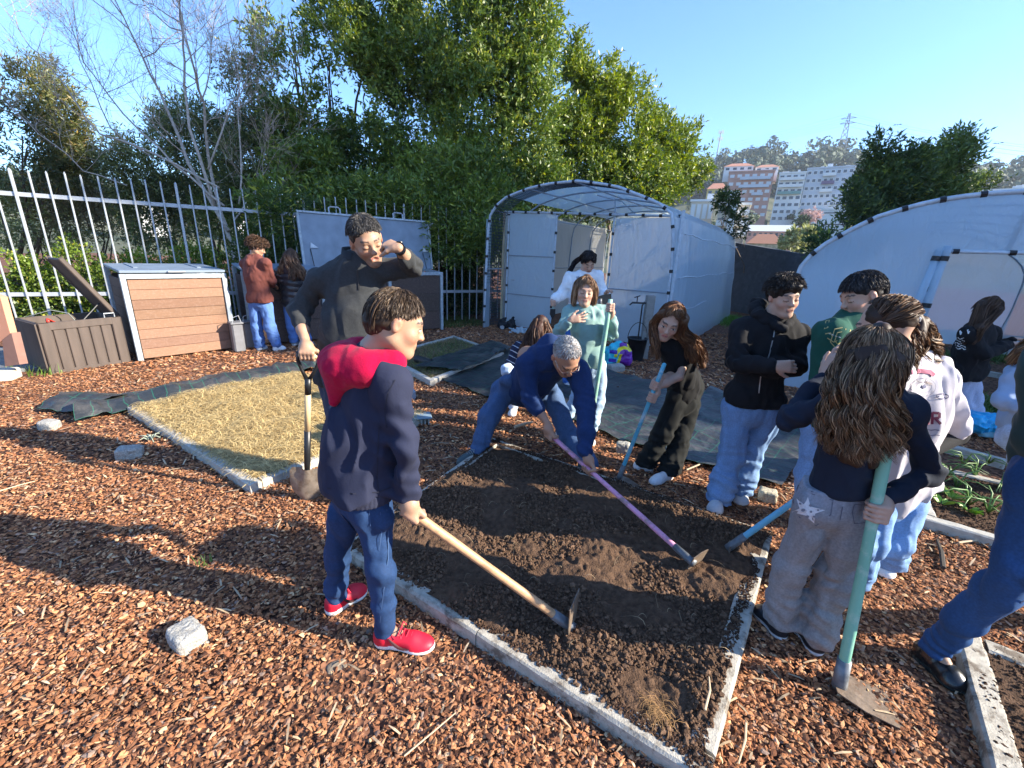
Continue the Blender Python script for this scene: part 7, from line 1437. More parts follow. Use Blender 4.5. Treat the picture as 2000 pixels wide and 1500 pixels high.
def greenhouse2():
    e = empty('greenhouse', tuple(GH2O)); tag(e, 'large round-arched greenhouse at the right with taut blue-white end sheet', 'greenhouse')
    h = [(-.02, 0), (-.12, .78), (-.14, 1.5), (.0, 1.76), (.28, 1.98), (.53, 2.14), (.81, 2.24), (1.04, 2.30), (1.3, 2.335), (1.6, 2.35), (1.78, 2.355)]; w = 3.56
    ps = [p[0] for p in h] + [w - p[0] for p in h[::-1][1:]]; pz = [p[1] for p in h] + [p[1] for p in h[::-1][1:]]; S, Z = arc_pts(ps, pz, 44); LEN = 6.5; nh = 6
    for k in range(nh):
        o = GH2O + GH2N * LEN * k / (nh - 1); b = MB(); P = [o + GH2E * s + A(0, 0, z) for s, z in zip(S, Z)]; b.tube(P, .026 if k == 0 else .016, 8); b.build('hoop', M_PIPE if k == 0 else M_TUBE, e, True)
        if k == 0: clips_on(P, .30, e, .032, .22)
    rows = [[GH2O + GH2N * y + GH2E * s + A(0, 0, z + .012) for y in np.linspace(.02, LEN, 10)] for s, z in zip(S, Z)]; Q, Fc = sheet(rows, 2, .02, seed=15, f=2); mesh_obj('roof_sheet', Q, Fc, M_FILM_T, e, True)
    srt = np.argsort(S[:])
    def zt(s): u = min(s, w - s); return float(np.interp(u, [-.145] + [p[0] for p in h[2:]], [1.25] + [p[1] for p in h[2:]]))
    d0, d1, dz = 1.13, 2.55, 1.77
    def pan(s0, s1, z0f, z1f, seed, nm='end_sheet'):
        ss = np.linspace(s0, s1, 9); R = [[GH2O + GH2E * s + A(0, 0, z0f(s) * (1 - t) + z1f(s) * t) for s in ss] for t in np.linspace(0, 1, 8)]; Q, Fc = sheet(R, 4, .010, seed=seed, f=2); mesh_obj(nm, Q, Fc, M_FILM, e, True)
    pan(-.12, d0, lambda s: .02, lambda s: zt(s) - .008, 31); pan(d0, d1, lambda s: dz, lambda s: zt(s) - .01, 32); pan(d1, w + .12, lambda s: .02, lambda s: zt(s) - .008, 33)
    for P in ([GH2O + GH2E * d0 + A(0, 0, dz), GH2O + GH2E * d1 + A(0, 0, dz)], [GH2O + GH2E * d1, GH2O + GH2E * d1 + A(0, 0, dz)], [GH2O + GH2E * d0, GH2O + GH2E * d0 + A(0, 0, dz)]):
        b = MB(); P = [p - GH2N * .015 for p in P]; b.tube(P, .018, 8); b.build('door_frame', M_PIPE, e); clips_on(P, .42, e, .026, .08)
    b = MB(); b.tube([GH2O + GH2E * 1.62 + A(0, 0, dz) + GH2N * .02, GH2O + GH2E * 1.66 + A(0, 0, 2.33) + GH2N * .02], .022, 6); b.build('gable_strut', M_TUBE, e)
    # rolled and bundled door sheets leaning at the left jamb
    for k, (sx, dx) in enumerate(((1.09, -.10), (1.15, -.04))):
        b = MB(); q = GH2O + GH2E * sx - GH2N * .05; P = [q + A(dx, 0, .45), q + A(dx * .4, 0, 1.3), q + A(.01, 0, 1.78 + .04 * k)]; b.tube(P, [.034, .036, .034], 10); b.build('rolled_sheet', M_FILM, e, True); clips_on(P, .5, e, .040, .22)
    R = [[GH2O + GH2N * LEN + GH2E * s + A(0, 0, zt(s) * (1 - t)) for s in np.linspace(-.13, w + .13, 26)] for t in np.linspace(0, 1, 5)]; Q, Fc = sheet(R, 3, .02, seed=35); mesh_obj('end_sheet', Q, Fc, M_FILM, e, True)
    for z in (.95, 1.6): b = MB(); q = GH2O + GH2N * 2.6 + GH2E * .1; b.tube([GH2O + GH2N * .2 + A(.0, 0, z), GH2O + GH2N * LEN + A(0, 0, z)], .012, 6); b.build('side_rail', M_TUBE, e)
def bin_(label, a, b, front, h=1.16, depth=.95, panels=1, open_lid=False, slope=.04):
    """compost bin: galvanised frame, plank panels; a,b front-bottom corners"""
    e1 = unit(b - a); n = A(-e1[1], e1[0], 0); L = np.linalg.norm(b - a); R = np.stack([e1, n, A(0, 0, 1)], 1); e = empty('compost_bin', tuple(a)); tag(e, label, 'compost bin', 'compost bins by the fence')
    hb = h + slope; f = .045
    for s, y, hh in ((0, 0, h), (L, 0, h), (0, depth, hb), (L, depth, hb)) + (((L / 2, 0, h),) if panels == 2 else ()):
        m = MB(); q = a + e1 * s + n * y; m.box(q + A(0, 0, hh / 2), (f * 1.3, f * 1.3, hh), R, .004); m.build('post', M_GALVB, e)
    m = MB(); m.bar(a + A(0, 0, h - .03) + e1 * .03 - n * .004, b + A(0, 0, h - .03) - e1 * .03 - n * .004, .05, .06, .004); m.build('front_rail', M_GALVB, e)
    if open_lid: m = MB(); m.bar(a + n * depth + A(0, 0, hb - .03), b + n * depth + A(0, 0, hb - .03), .05, .06); m.bar(a + A(0, 0, h - .025) + n * .03, a + n * (depth - .03) + A(0, 0, hb - .025), .05, .05); m.bar(b + A(0, 0, h - .025) + n * .03, b + n * (depth - .03) + A(0, 0, hb - .025), .05, .05); m.build('rim', M_GALVB, e)
    pl = h * .93 / 8
    for p in range(panels):
        s0 = L * p / panels + .04; s1 = L * (p + 1) / panels - .04; m = MB(); nb = 8 if front is not None else 3; ph = (h - .10) / nb
        for k in range(nb): tone = RNG.uniform(.78, 1.15); col = (A(*front) if front is not None else A(.085, .052, .042)) * tone * A(1, RNG.uniform(.96, 1.04), RNG.uniform(.94, 1.06)); m.box(a + e1 * (s0 + s1) / 2 + n * .012 + A(0, 0, .03 + ph * (k + .5)), (s1 - s0, .03, ph - .004), R, .003, tuple(col))  # without a front colour, planks are darkened to stand in for shade
        m.build('plank_panel', M_PLANK, e, cols=True)
    for s in (0.0, L):
        m = MB(); nb = 8; ph = (h - .10) / nb
        for k in range(nb): m.box(a + e1 * (s + (.012 if s == 0 else -.012)) + n * depth / 2 + A(0, 0, .03 + ph * (k + .5)), (.026, depth - .08, ph - .004), R, .003, tuple(A(.10, .058, .045) * RNG.uniform(.8, 1.2)))
        m.build('side_panel', M_PLANK, e, cols=True)
    m = MB(); m.box(a + e1 * L / 2 + n * (depth - .01) + A(0, 0, h / 2), (L - .08, .02, h - .08), R, col=(.08, .05, .04)); m.build('back_panel', M_PLANK, e, cols=True)
    def lidpart(c, Rl, W_, D_, thick=.035):
        m = MB(); m.box(c, (W_, D_, thick), Rl, .006); l = m.build('lid', M_ZINC, e); return l
    if not open_lid:
        sl = math.atan2(slope, depth); Rl = R @ np.array([[1, 0, 0], [0, math.cos(sl), -math.sin(sl)], [0, math.sin(sl), math.cos(sl)]]); c = a + e1 * L / 2 + n * depth / 2 + A(0, 0, (h + hb) / 2 + .03); l = lidpart(c, Rl, L + .05, depth + .05)
        for s in (.18, .82):
            m = MB(); m.box(c + Rl @ A((s - .5) * L, depth * .12, .024), (.05, depth * .62, .014), Rl, .003); m.build('strap', M_ZINC, l)
        m = MB(); q = c + Rl @ A(0, -depth / 2 - .03, .0); m.tube([q + e1 * -.09, q + e1 * -.09 - n * .04, q + e1 * .09 - n * .04, q + e1 * .09], .009, 6); m.build('handle', M_GALV, l)
    else:
        W_, D_ = L + .40, .98; up = unit(A(0, 0, 1) * .98 + n * .16); Rl = np.stack([e1, up, np.cross(e1, up)], 1); c = a + e1 * (L / 2 + .02) + n * (depth - .03) + A(0, 0, hb - .02) + up * D_ / 2; l = lidpart(c, Rl, W_, D_)
        m = MB()
        for sg in ((-1, 0), (1, 0), (0, 1)):
            if sg[0]: m.box(c + Rl @ A(sg[0] * (W_ / 2 - .02), 0, .028), (.035, D_, .03), Rl, .003)
            else: m.box(c + Rl @ A(0, D_ / 2 - .02, .029), (W_ - .08, .035, .028), Rl, .003)
        m.build('lid_rim', M_GALVB, l)
        for s in (-.24, .24):
            m = MB(); q = c + Rl @ A(s * W_, D_ / 2, 0); m.tube([q - e1 * .10, q - e1 * .10 + up * .09, q - e1 * .07 + up * .11, q + e1 * .07 + up * .11, q + e1 * .10 + up * .09, q + e1 * .10], .014, 6); m.build('handle', M_GALV, l)
        for s in (-.44, .42):
            m = MB(); q = c + Rl @ A(s * W_, -.14, .03); m.prism([(0, 0), (.14, 0), (.02, .09)], .02, M4(np.stack([e1, Rl[:, 2], up], 1), q)); m.build('bracket', mat('white_bracket', (.6, .62, .64), .5), l)
            m = MB(); m.tube([q - up * .02, q - up * .4 - n * .15 + A(0, 0, -.05)], .008, 6); m.build('gas_strut', M_CLIP, l)
    return e
M_GALVB = mat('galvanised_frame', (.36, .41, .44), .5, metal=.15, var=.2, scale=22, bump=.2, bscale=40)
M_ZINC = mat('zinc_sheet', (.19, .24, .30), .45, metal=.10, var=.16, scale=5, bump=.15, bscale=8, bdist=.004)
M_PLANK = mat('composite_plank', (.4, .22, .14), .75, attr=True, var=.12, scale=10, bump=.3, bscale=70, stretch=(1, 1, 12), stain=(.50, .40, .33), stain_scale=40, stain_amt=.10)
def compost():
    bin_('closed compost bin with tan plank front and shiny metal lid', A(-4.96, 5.45, 0), A(-4.25, 6.31, 0), (.24, .128, .080), 1.13, 1.0)
    a, b = G(495, 677), A(-1.50, 8.72, 0); e1 = unit(b - a)
    bin_('compost bin with shade-dark planks where the two children stand', a, a + e1 * 1.12, None, 1.15, .85); bin_('wide compost bin with shade-dark planks, its big metal lid thrown open behind the man', a + e1 * 1.22, b, None, 1.15, .78, 2, True)
    # small grey boxes between the bins
    for k, (px, py, sz, lab) in enumerate(((466, 690, (.17, .2, .42), 'grey tub tucked beside the tan compost bin, nearer one'), (486, 682, (.16, .22, .40), 'grey tub tucked against the shade-dark compost bin'))):
        c = G(px, py) + A(-.06, .12, 0); e = empty('plastic_tub', tuple(c)); tag(e, lab, 'tub', 'grey tubs between the bins'); R = np.stack([A(.69, .72, 0), A(-.72, .69, 0), A(0, 0, 1)], 1)
        m = MB(); m.box(c + A(0, 0, sz[2] / 2), (sz[0] * .86, sz[1] * .86, sz[2]), R, .02); m.build('body', mat('grey_plastic', (.16, .16, .17), .6), e); m = MB(); m.box(c + A(0, 0, sz[2] + .012), (sz[0], sz[1], .03), R, .008); m.build('rim', mat('grey_plastic'  , (.16, .16, .17), .6), e)
        m = MB(); t = c + A(0, 0, sz[2]); m.tube([t + R @ A(-.06, -.09, 0), t + R @ A(-.05, -.10, .10), t + R @ A(.03, -.1, .13), t + R @ A(.06, -.09, 0)], .006, 5); m.build('handle', M_GALV, e)
    # dark brown storage box, lid tipped up sideways
    a = A(-5.47, 4.80, 0); b = A(-5.06, 5.46, 0) ; a, b = G(100, 731), G(254, 706); e1 = unit(b - a); n = A(-e1[1], e1[0], 0); L = np.linalg.norm(b - a); R = np.stack([e1, n, A(0, 0, 1)], 1); h = .60; dp = .62
    e = empty('storage_box', tuple(a)); tag(e, 'open dark brown plastic storage box with vertical plank pattern', 'storage box'); MP = mat('brown_resin', (.085, .062, .050), .6, var=.22, scale=14, bump=.5, bscale=50, stretch=(1, 1, .12), bdist=.004)
    def face(o, ex, ny, LL, nm, arch=False):
        m = MB(); nb = max(3, round(LL / .115)); w = LL / nb; Rf = np.stack([ex, ny, A(0, 0, 1)], 1)
        for k in range(nb): m.box(o + ex * (w * (k + .5)) + A(0, 0, h / 2 - .02), (w - .012, .030, h - .06), Rf, .006)
        m.box(o + ex * LL / 2 + ny * .012 + A(0, 0, h / 2), (LL - .01, .016, h - .02), Rf)
        m.box(o + ex * LL / 2 - ny * .010 + A(0, 0, h - .045), (LL, .030, .09), Rf, .006); m.box(o + ex * LL / 2 - ny * .006 + A(0, 0, .02), (LL, .028, .04), Rf, .004)
        for s in (.05, LL - .05): m.box(o + ex * s - ny * .012 + A(0, 0, h / 2), (.10, .03, h), Rf, .008)
        m.build(nm, MP, e)
    face(a, e1, n, L, 'front_panel'); face(a + n * dp, e1, -n, L, 'back_panel'); face(a, n, -e1, dp, 'side_panel'); face(b, n, e1, dp, 'side_panel')
    m = MB(); m.box(a + e1 * L / 2 + n * dp / 2 + A(0, 0, .22), (L - .07, dp - .07, .40), R, col=None); m.build('interior_shade_block', mat('interior_black', (.01, .01, .012), .8), e)  # added black block stands in for the shade inside the open box
    m = MB(); top = unit(A(0, 0, 1) * .93 - e1 * .52); c0 = b + n * dp / 2 + A(0, 0, h + .0) + e1 * .02; Rl = np.stack([top, n, np.cross(top, n)], 1); m.box(c0 + top * .40, (.82, .40, .035), Rl, .012)
    for k in range(2): m.box(c0 + top * .40 + Rl @ A(0, (k - .5) * .36, .0), (.84, .05, .055), Rl, .01)
    m.build('lid', MP, e)
    m = MB(); q = a + e1 * L * .55 + n * .12 + A(0, 0, h - .05); m.tube([q, b + n * .2 + A(0, 0, h + .16) - e1 * .1], .008, 6); m.build('gas_strut', M_CLIP, e)
    m = MB(); q = b - e1 * .12 + A(0, 0, h); m.tube([q - e1 * .03 , q - e1 * .03 + A(0, 0, .05), q + e1 * .07 + A(0, 0, .05), q + e1 * .07], .007, 6); m.build('latch', M_GALV, e)
    m = MB(); m.tube([a + e1 * .12 + n * .08 + A(0, 0, h - .01), a + e1 * .12 + n * .1 + A(.0, 0, h + .02), a + e1 * .30 + n * .22 + A(0, 0, h - .12)], [.018, .018, .018], 10); o = m.build('red_handle', mat('red_plastic', (.55, .05, .03), .4), None, True); o.name = 'tool_handle'; tag(o, 'red tool handle sticking out of the storage box', 'tool handle')
    m = MB(); P = [a + n * dp + e1 * L * .1 + A(0, 0, h), a + n * (dp - .05) + e1 * L * .4 + A(0, 0, h + .07), a + n * dp * .7 + e1 * L * .55 + A(0, 0, h + .03), a + n * dp * .5 + e1 * L * .62 + A(0, 0, h - .15)]; m.tube(P, .006, 5); o = m.build('cord', mat('grey_cord', (.2, .22, .2), .6), None, True); tag(o, 'thin dark cord looping out of the storage box', 'cord')
def plant_stand():
    e = empty('wooden_planter', tuple(G(8, 700))); tag(e, 'tan timber planter board on a leg at the left edge', 'planter'); M1 = mat('tan_board', (.55, .26, .16), .75, var=.06, scale=4); Y = 4.45
    a = W(-60, 560, Y + .0); pts = [W(-120, 540, Y), W(0, 580, Y), W(20, 652, Y), W(0, 668, Y), W(-120, 690, Y)]; nrm = A(.75, -.6, 0) * .05; V = [p for p in pts] + [p + A(.02, .05, 0) for p in pts]; n = len(pts); Fc = [tuple(range(n)), tuple(range(2 * n - 1, n - 1, -1))] + [(i, i + n, (i + 1) % n + n, (i + 1) % n) for i in range(n)]
    m = MB(); m.add(V, Fc); m.build('board', M1, e)
    p0, p1, q0, q1 = W(4, 664, Y), W(22, 650, Y), W(38, 712, Y), W(10, 716, Y); V = [p0, p1, q0, q1] + [p + A(.03, .06, 0) for p in (p0, p1, q0, q1)]; V = [v if v[2] > 0.0 or i in (0, 1, 4, 5) else A(v[0], v[1], 0) for i, v in enumerate(V)]; m = MB(); m.add(V, [(0, 1, 2, 3), (7, 6, 5, 4), (0, 4, 5, 1), (1, 5, 6, 2), (2, 6, 7, 3), (3, 7, 4, 0)]); m.build('leg', mat('brown_board', (.24, .13, .10), .8), e)
    m = MB(); m.box(A(-6.6, 5.2, .012), (2.3, 1.6, .05), frame(A(.6, .5, 0)), .01); tag(m.build('paving', mat('wet_stone', (.16, .17, .18), .7, var=.3, scale=8, bump=.6, bscale=20, bdist=.01)), kind='structure')
    m = MB(); c = G(4, 742); m.box(c + A(0, 0, .06), (.26, .2, .12), frame(A(1, .4, 0)), .012); o = m.build('stone_block', mat('pale_stone', (.55, .50, .42), .9, bump=.6)); tag(o, 'pale rectangular stone block at the left edge by the planter leg', 'stone block')
def wall_():
    a = A(7.25, 15.6, 0); b = A(6.6, 9.3, 0); a, b = W(1418, 470, 15.2), W(1580, 497, 12.4); za, zb = a[2], b[2]; c = b + (b - a) * .35; V = []
    for p, z in ((a + (a - b) * .5, za + (za - zb) * .5 * 0), (a, za), (b, zb), (c, zb - .05)):
        q = unit(A(-(b - a)[1], (b - a)[0], 0)) * -.2; V += [A(p[0], p[1], -.2), A(p[0], p[1], z), A(p[0], p[1], z) + q, A(p[0], p[1], -.2) + q]
    Fc = [(0, 1, 2, 3), (12, 15, 14, 13)]
    for i in range(3):
        for k in range(4): j = (k + 1) % 4; Fc.append((i * 4 + k, (i + 1) * 4 + k, (i + 1) * 4 + j, i * 4 + j))
    m = MB(); m.add(V, Fc); o = m.build('boundary_wall', mat('dark_rendered_wall', (.055, .062, .075), .9, var=.2, scale=4, bump=.4, bscale=40, bdist=.01, stain=(.12, .13, .14), stain_scale=5, stain_amt=.35)); tag(o, 'dark grey rendered boundary wall between the two greenhouses', 'wall')
    # turf at its foot
    n = 5200; t = RNG.uniform(0, 1, (n, 1)); P = G(1412, 622) * (1 - t) + G(1475, 640) * t + RNG.normal(0, .35, (n, 3)) * A(1, 1, 0) + A(0, .2, 0); P[:, 2] = 0
    tag(blades(P, RNG.uniform(.05, .16, n), RNG.uniform(.012, .025, n), A(.12, .26, .03) * RNG.uniform(.6, 1.3, (n, 1)), 'grass', mat_leaf('grass_blade'), .6, .6, 3), kind='stuff')
    n = 5000; s = RNG.uniform(4.5, 7.6, (n, 1)); P = FA + FE * s - FN * RNG.uniform(-.6, .9, (n, 1)); P[:, 2] = 0
    tag(blades(P, RNG.uniform(.03, .14, n), RNG.uniform(.008, .018, n), A(.09, .13, .03) * RNG.uniform(.5, 1.3, (n, 1)), 'grass', mat_leaf('grass_blade'), .8, .6, 3), kind='stuff')
    for k, (px, py, nb, L, lab) in enumerate(((60, 735, 10, .22, 'grass tuft beside the dark brown storage box corner'), (92, 733, 26, .16, 'low grass tuft in front of the storage box'), (20, 725, 14, .14, 'grass tuft by the pale stone block'), (398, 1105, 18, .07, 'small green grass tuft in the mulch shadow, alone'))):
        c = G(px, py); P = c + RNG.normal(0, .05 if k != 3 else .02, (nb, 3)) * A(1, 1, 0); P[:, 2] = .0; o = blades(P, RNG.uniform(.4, 1, nb) * L, np.full(nb, .012 if k != 3 else .005), A(.16, .26, .05) * RNG.uniform(.6, 1.2, (nb, 1)), 'grass_tuft', mat_leaf('grass_blade'), .45, .5, 4); tag(o, lab, 'grass tuft', 'grass tufts in the mulch')
# fabric -------------------------------------------------------------
def fabric_mat():
    m, N, L, b = _new('landscape_fabric'); uv = N.new('ShaderNodeUVMap'); uv.uv_map = 'UVMap'; br = N.new('ShaderNodeTexBrick'); br.offset = 0; br.inputs['Scale'].default_value = 1; br.inputs['Mortar Size'].default_value = .0032; br.inputs['Mortar Smooth'].default_value = 0; br.inputs['Brick Width'].default_value = .11; br.inputs['Row Height'].default_value = .22
    br.inputs['Color1'].default_value = (.022, .027, .032, 1); br.inputs['Color2'].default_value = (.030, .034, .038, 1); br.inputs['Mortar'].default_value = (.02, .11, .07, 1); L.new(uv.outputs[0], br.inputs[0])
    tc = N.new('ShaderNodeTexCoord'); n1 = N.new('ShaderNodeTexNoise'); n1.inputs['Scale'].default_value = 3; n1.inputs['Detail'].default_value = 8; n1.inputs['Roughness'].default_value = .65; L.new(tc.outputs['Object'], n1.inputs[0]); mr = N.new('ShaderNodeMapRange'); mr.inputs['From Min'].default_value = .45; mr.inputs['From Max'].default_value = .7; mr.inputs['To Max'].default_value = .8; L.new(n1.outputs[0], mr.inputs[0])
    mx = N.new('ShaderNodeMixRGB'); L.new(mr.outputs[0], mx.inputs[0]); L.new(br.outputs['Color'], mx.inputs[1]); mx.inputs[2].default_value = (.11, .10, .092, 1); L.new(mx.outputs[0], b.inputs['Base Color']); b.inputs['Roughness'].default_value = .45; b.inputs['Specular IOR Level'].default_value = .4
    n2 = N.new('ShaderNodeTexNoise'); n2.inputs['Scale'].default_value = 16; n2.inputs['Detail'].default_value = 6; L.new(tc.outputs['Object'], n2.inputs[0]); bp = N.new('ShaderNodeBump'); bp.inputs['Strength'].default_value = .5; bp.inputs['Distance'].default_value = .03; L.new(n2.outputs[0], bp.inputs['Height']); L.new(bp.outputs[0], b.inputs['Normal']); return m
def fabric(label, quad, z=.028, amp=.02, res=.05, seed=0, lift=None, green=None, group='black landscape fabric sheets'):
    q = [np.array(p, float) for p in quad]; lu = (np.linalg.norm(q[1] - q[0]) + np.linalg.norm(q[2] - q[3])) / 2; lv = (np.linalg.norm(q[3] - q[0]) + np.linalg.norm(q[2] - q[1])) / 2; nu, nv = int(lu / res) + 2, int(lv / res) + 2
    U, V = np.meshgrid(np.linspace(0, 1, nu), np.linspace(0, 1, nv), indexing='ij'); U = U.ravel()[:, None]; V = V.ravel()[:, None]; P = q[0] * (1 - U) * (1 - V) + q[1] * U * (1 - V) + q[2] * U * V + q[3] * (1 - U) * V
    e = .03 * noise(np.hstack([U * 9, V * 9, U * 0]), 1, seed + 3); edge = np.minimum(np.minimum(U, 1 - U) * lu, np.minimum(V, 1 - V) * lv)[:, 0]; P[:, 0] += e * (edge < .06); P[:, 1] += e * (edge < .06) * .7
    w = np.maximum(fbm(P * A(1, 1, 0), 4, 4, seed), -.35); r = np.maximum(0, 1 - np.abs(noise(P * A(1, 1, 0), 2.6, seed + 5)) * 5)
    P[:, 2] = z + amp * (w + .35) + amp * .8 * r * (noise(P, 1.2, seed + 8) > 0) + (lift(U[:, 0], V[:, 0], P) if lift else 0)
    k = (np.arange(nu - 1)[:, None] * nv + np.arange(nv - 1)[None]).ravel(); Fc = np.stack([k, k + nv, k + nv + 1, k + 1], 1)
    o = mesh_obj('landscape_fabric', P, Fc, FABM[0], None, True); uvl = o.data.uv_layers.new(name='UVMap'); UV = np.hstack([U * lu, V * lv]); vi = np.empty(len(o.data.loops), np.int32); o.data.loops.foreach_get('vertex_index', vi); uvl.data.foreach_set('uv', UV[vi].astype(np.float32).ravel()); tag(o, label, 'landscape fabric', group); return o
FABM = []
def sheets():
    FABM.append(fabric_mat())
    L2, R2 = STRAW[1], STRAW[2]; d = unit(R2 - L2); out = A(-d[1], d[0], 0)
    if out @ (STRAW[0] - STRAW[1]) > 0: out = -out
    w = .52
    fabric('shiny black fabric folded along the back edge of the straw bed', [L2 - d * .35 + out * .0, R2 + d * .4 + out * .0, R2 + d * .4 + out * w, L2 - d * .2 + out * (w + .05)], .03, .045, .03, 3, lift=lambda u, v, P: .075 * np.sin(np.clip(v * 1.25, 0, 1) * 3.14) * (1 + .3 * np.sin(u * 23 + 3 * v)) + .03 * np.maximum(0, np.sin(u * 40 + v * 6)) * np.exp(-((v - .2) / .2) ** 2))
    p = G(80, 806); fabric('loose black fabric end lying by the granite block', [p, G(175, 815), G(250, 778), G(135, 775)], .03, .03, .025, 13, lift=lambda u, v, P: .05 * np.sin(v * 3.1))
    fabric('dark fabric sheet spread behind the bending man', [G(856, 742), G(985, 684), G(1130, 712), G(968, 785)], .03, .02, .05, 23)
    fabric('dusty fabric strip leading toward the right-hand beds', [G(985, 762), G(1160, 722), G(1440, 785), G(1235, 875)], .025, .03, .045, 33)
    fabric('grid-lined fabric sheet behind the boy with crossed arms', [G(1215, 868), G(1385, 768), G(1600, 850), G(1525, 958)], .034, .03, .04, 43, lift=lambda u, v, P: .05 * np.exp(-((u - .97) / .05) ** 2))
    fabric('crumpled fabric flap over the front of the grassy bed', [G(810, 728), G(905, 738), G(1000, 688), G(960, 676)], .09, .05, .03, 53)
    m = MB(); c = G(828, 716) + A(0, 0, .07); ax = unit(A(.6, -.5, 0)); pts = []
    for t in np.linspace(0, 12, 40): r = .02 + .0055 * t; pts.append((math.cos(t) * r, math.sin(t) * r))
    Rr = np.stack([np.cross(A(0, 0, 1), ax) * -1, ax, A(0, 0, 1)], 1); V = []; 
    for y in (-.16, .16): V += [c + Rr @ A(x, y, z) for x, z in pts]
    k = len(pts); m.add(V, [(i, i + 1, i + 1 + k, i + k) for i in range(k - 1)]); o = m.build('fabric_roll', mat('roll_black', (.02, .022, .02), .5), None, True); tag(o, 'rolled end of black fabric at the front of the grassy bed', 'fabric roll')
# tools --------------------------------------------------------------
def hoe(label, grip, tip, hc, beyond=.25, r=.015, blade=(.17, .13), bdir=None, name='garden_hoe', neck=.0, wear=(.22, .17, .12), bladem=None, square=False, mid=None, tilt=.35, curve=0.0, wdir=None):
    ax = unit(tip - grip); top = grip - ax * beyond; e = empty(name, (tip[0], tip[1], max(tip[2], 0))); tag(e, label, 'hoe', 'hoes held by the group')
    M = mat('handle_' + name + '%d' % int(hc[0] * 997 + hc[1] * 331), hc, .5, var=.10, scale=14, bump=.25, bscale=60, stretch=(1, 1, .2), stain=wear, stain_scale=12, stain_amt=.8 if wear else 0, spec=.4)
    L = np.linalg.norm(tip - top); m = MB(); sd = unit(np.cross(ax, A(0, 0, 1))) if abs(ax[2]) < .97 else A(1, 0, 0)
    P = [top + ax * L * t + np.cross(sd, ax) * curve * math.sin(t * 3.14) for t in np.linspace(0, 1, 9)]; m.tube([top - ax * .006] + P, [r * .5] + [r * (1 + .05 * math.sin(i * 1.3)) for i in range(9)], 12); m.build('handle', M, e, True)
    m = MB(); m.tube([tip - ax * .10, tip - ax * .0, tip + ax * .025], [r * 1.25, r * 1.35, r * 1.4], 12); m.build('ferrule', mat('worn_iron', (.16, .17, .18), .5, metal=.4, var=.3, scale=30), e, True)
    bd = unit(bdir if bdir is not None else A(0, 0, -1)); bd = unit(bd - ax * (bd @ ax) * (1 - tilt)); wd = unit(np.cross(bd, ax)) if wdir is None else unit(wdir - bd * (wdir @ bd)); n = np.cross(wd, bd); bw, bl = blade
    prof = [(-bw * .30, -.02), (bw * .30, -.02), (bw * .48, bl * .35), (bw * .5, bl), (-bw * .5, bl), (-bw * .48, bl * .35)]
    m = MB(); m.prism(prof, .004, M4(np.stack([wd, n, bd], 1), tip + ax * .015)); m.build('blade', bladem or mat('rusty_blade', (.20, .15, .11), .55, metal=.3, var=.4, scale=40, bump=.6, bscale=120, stain=(.10, .055, .03), stain_scale=20, stain_amt=.8), e); return e
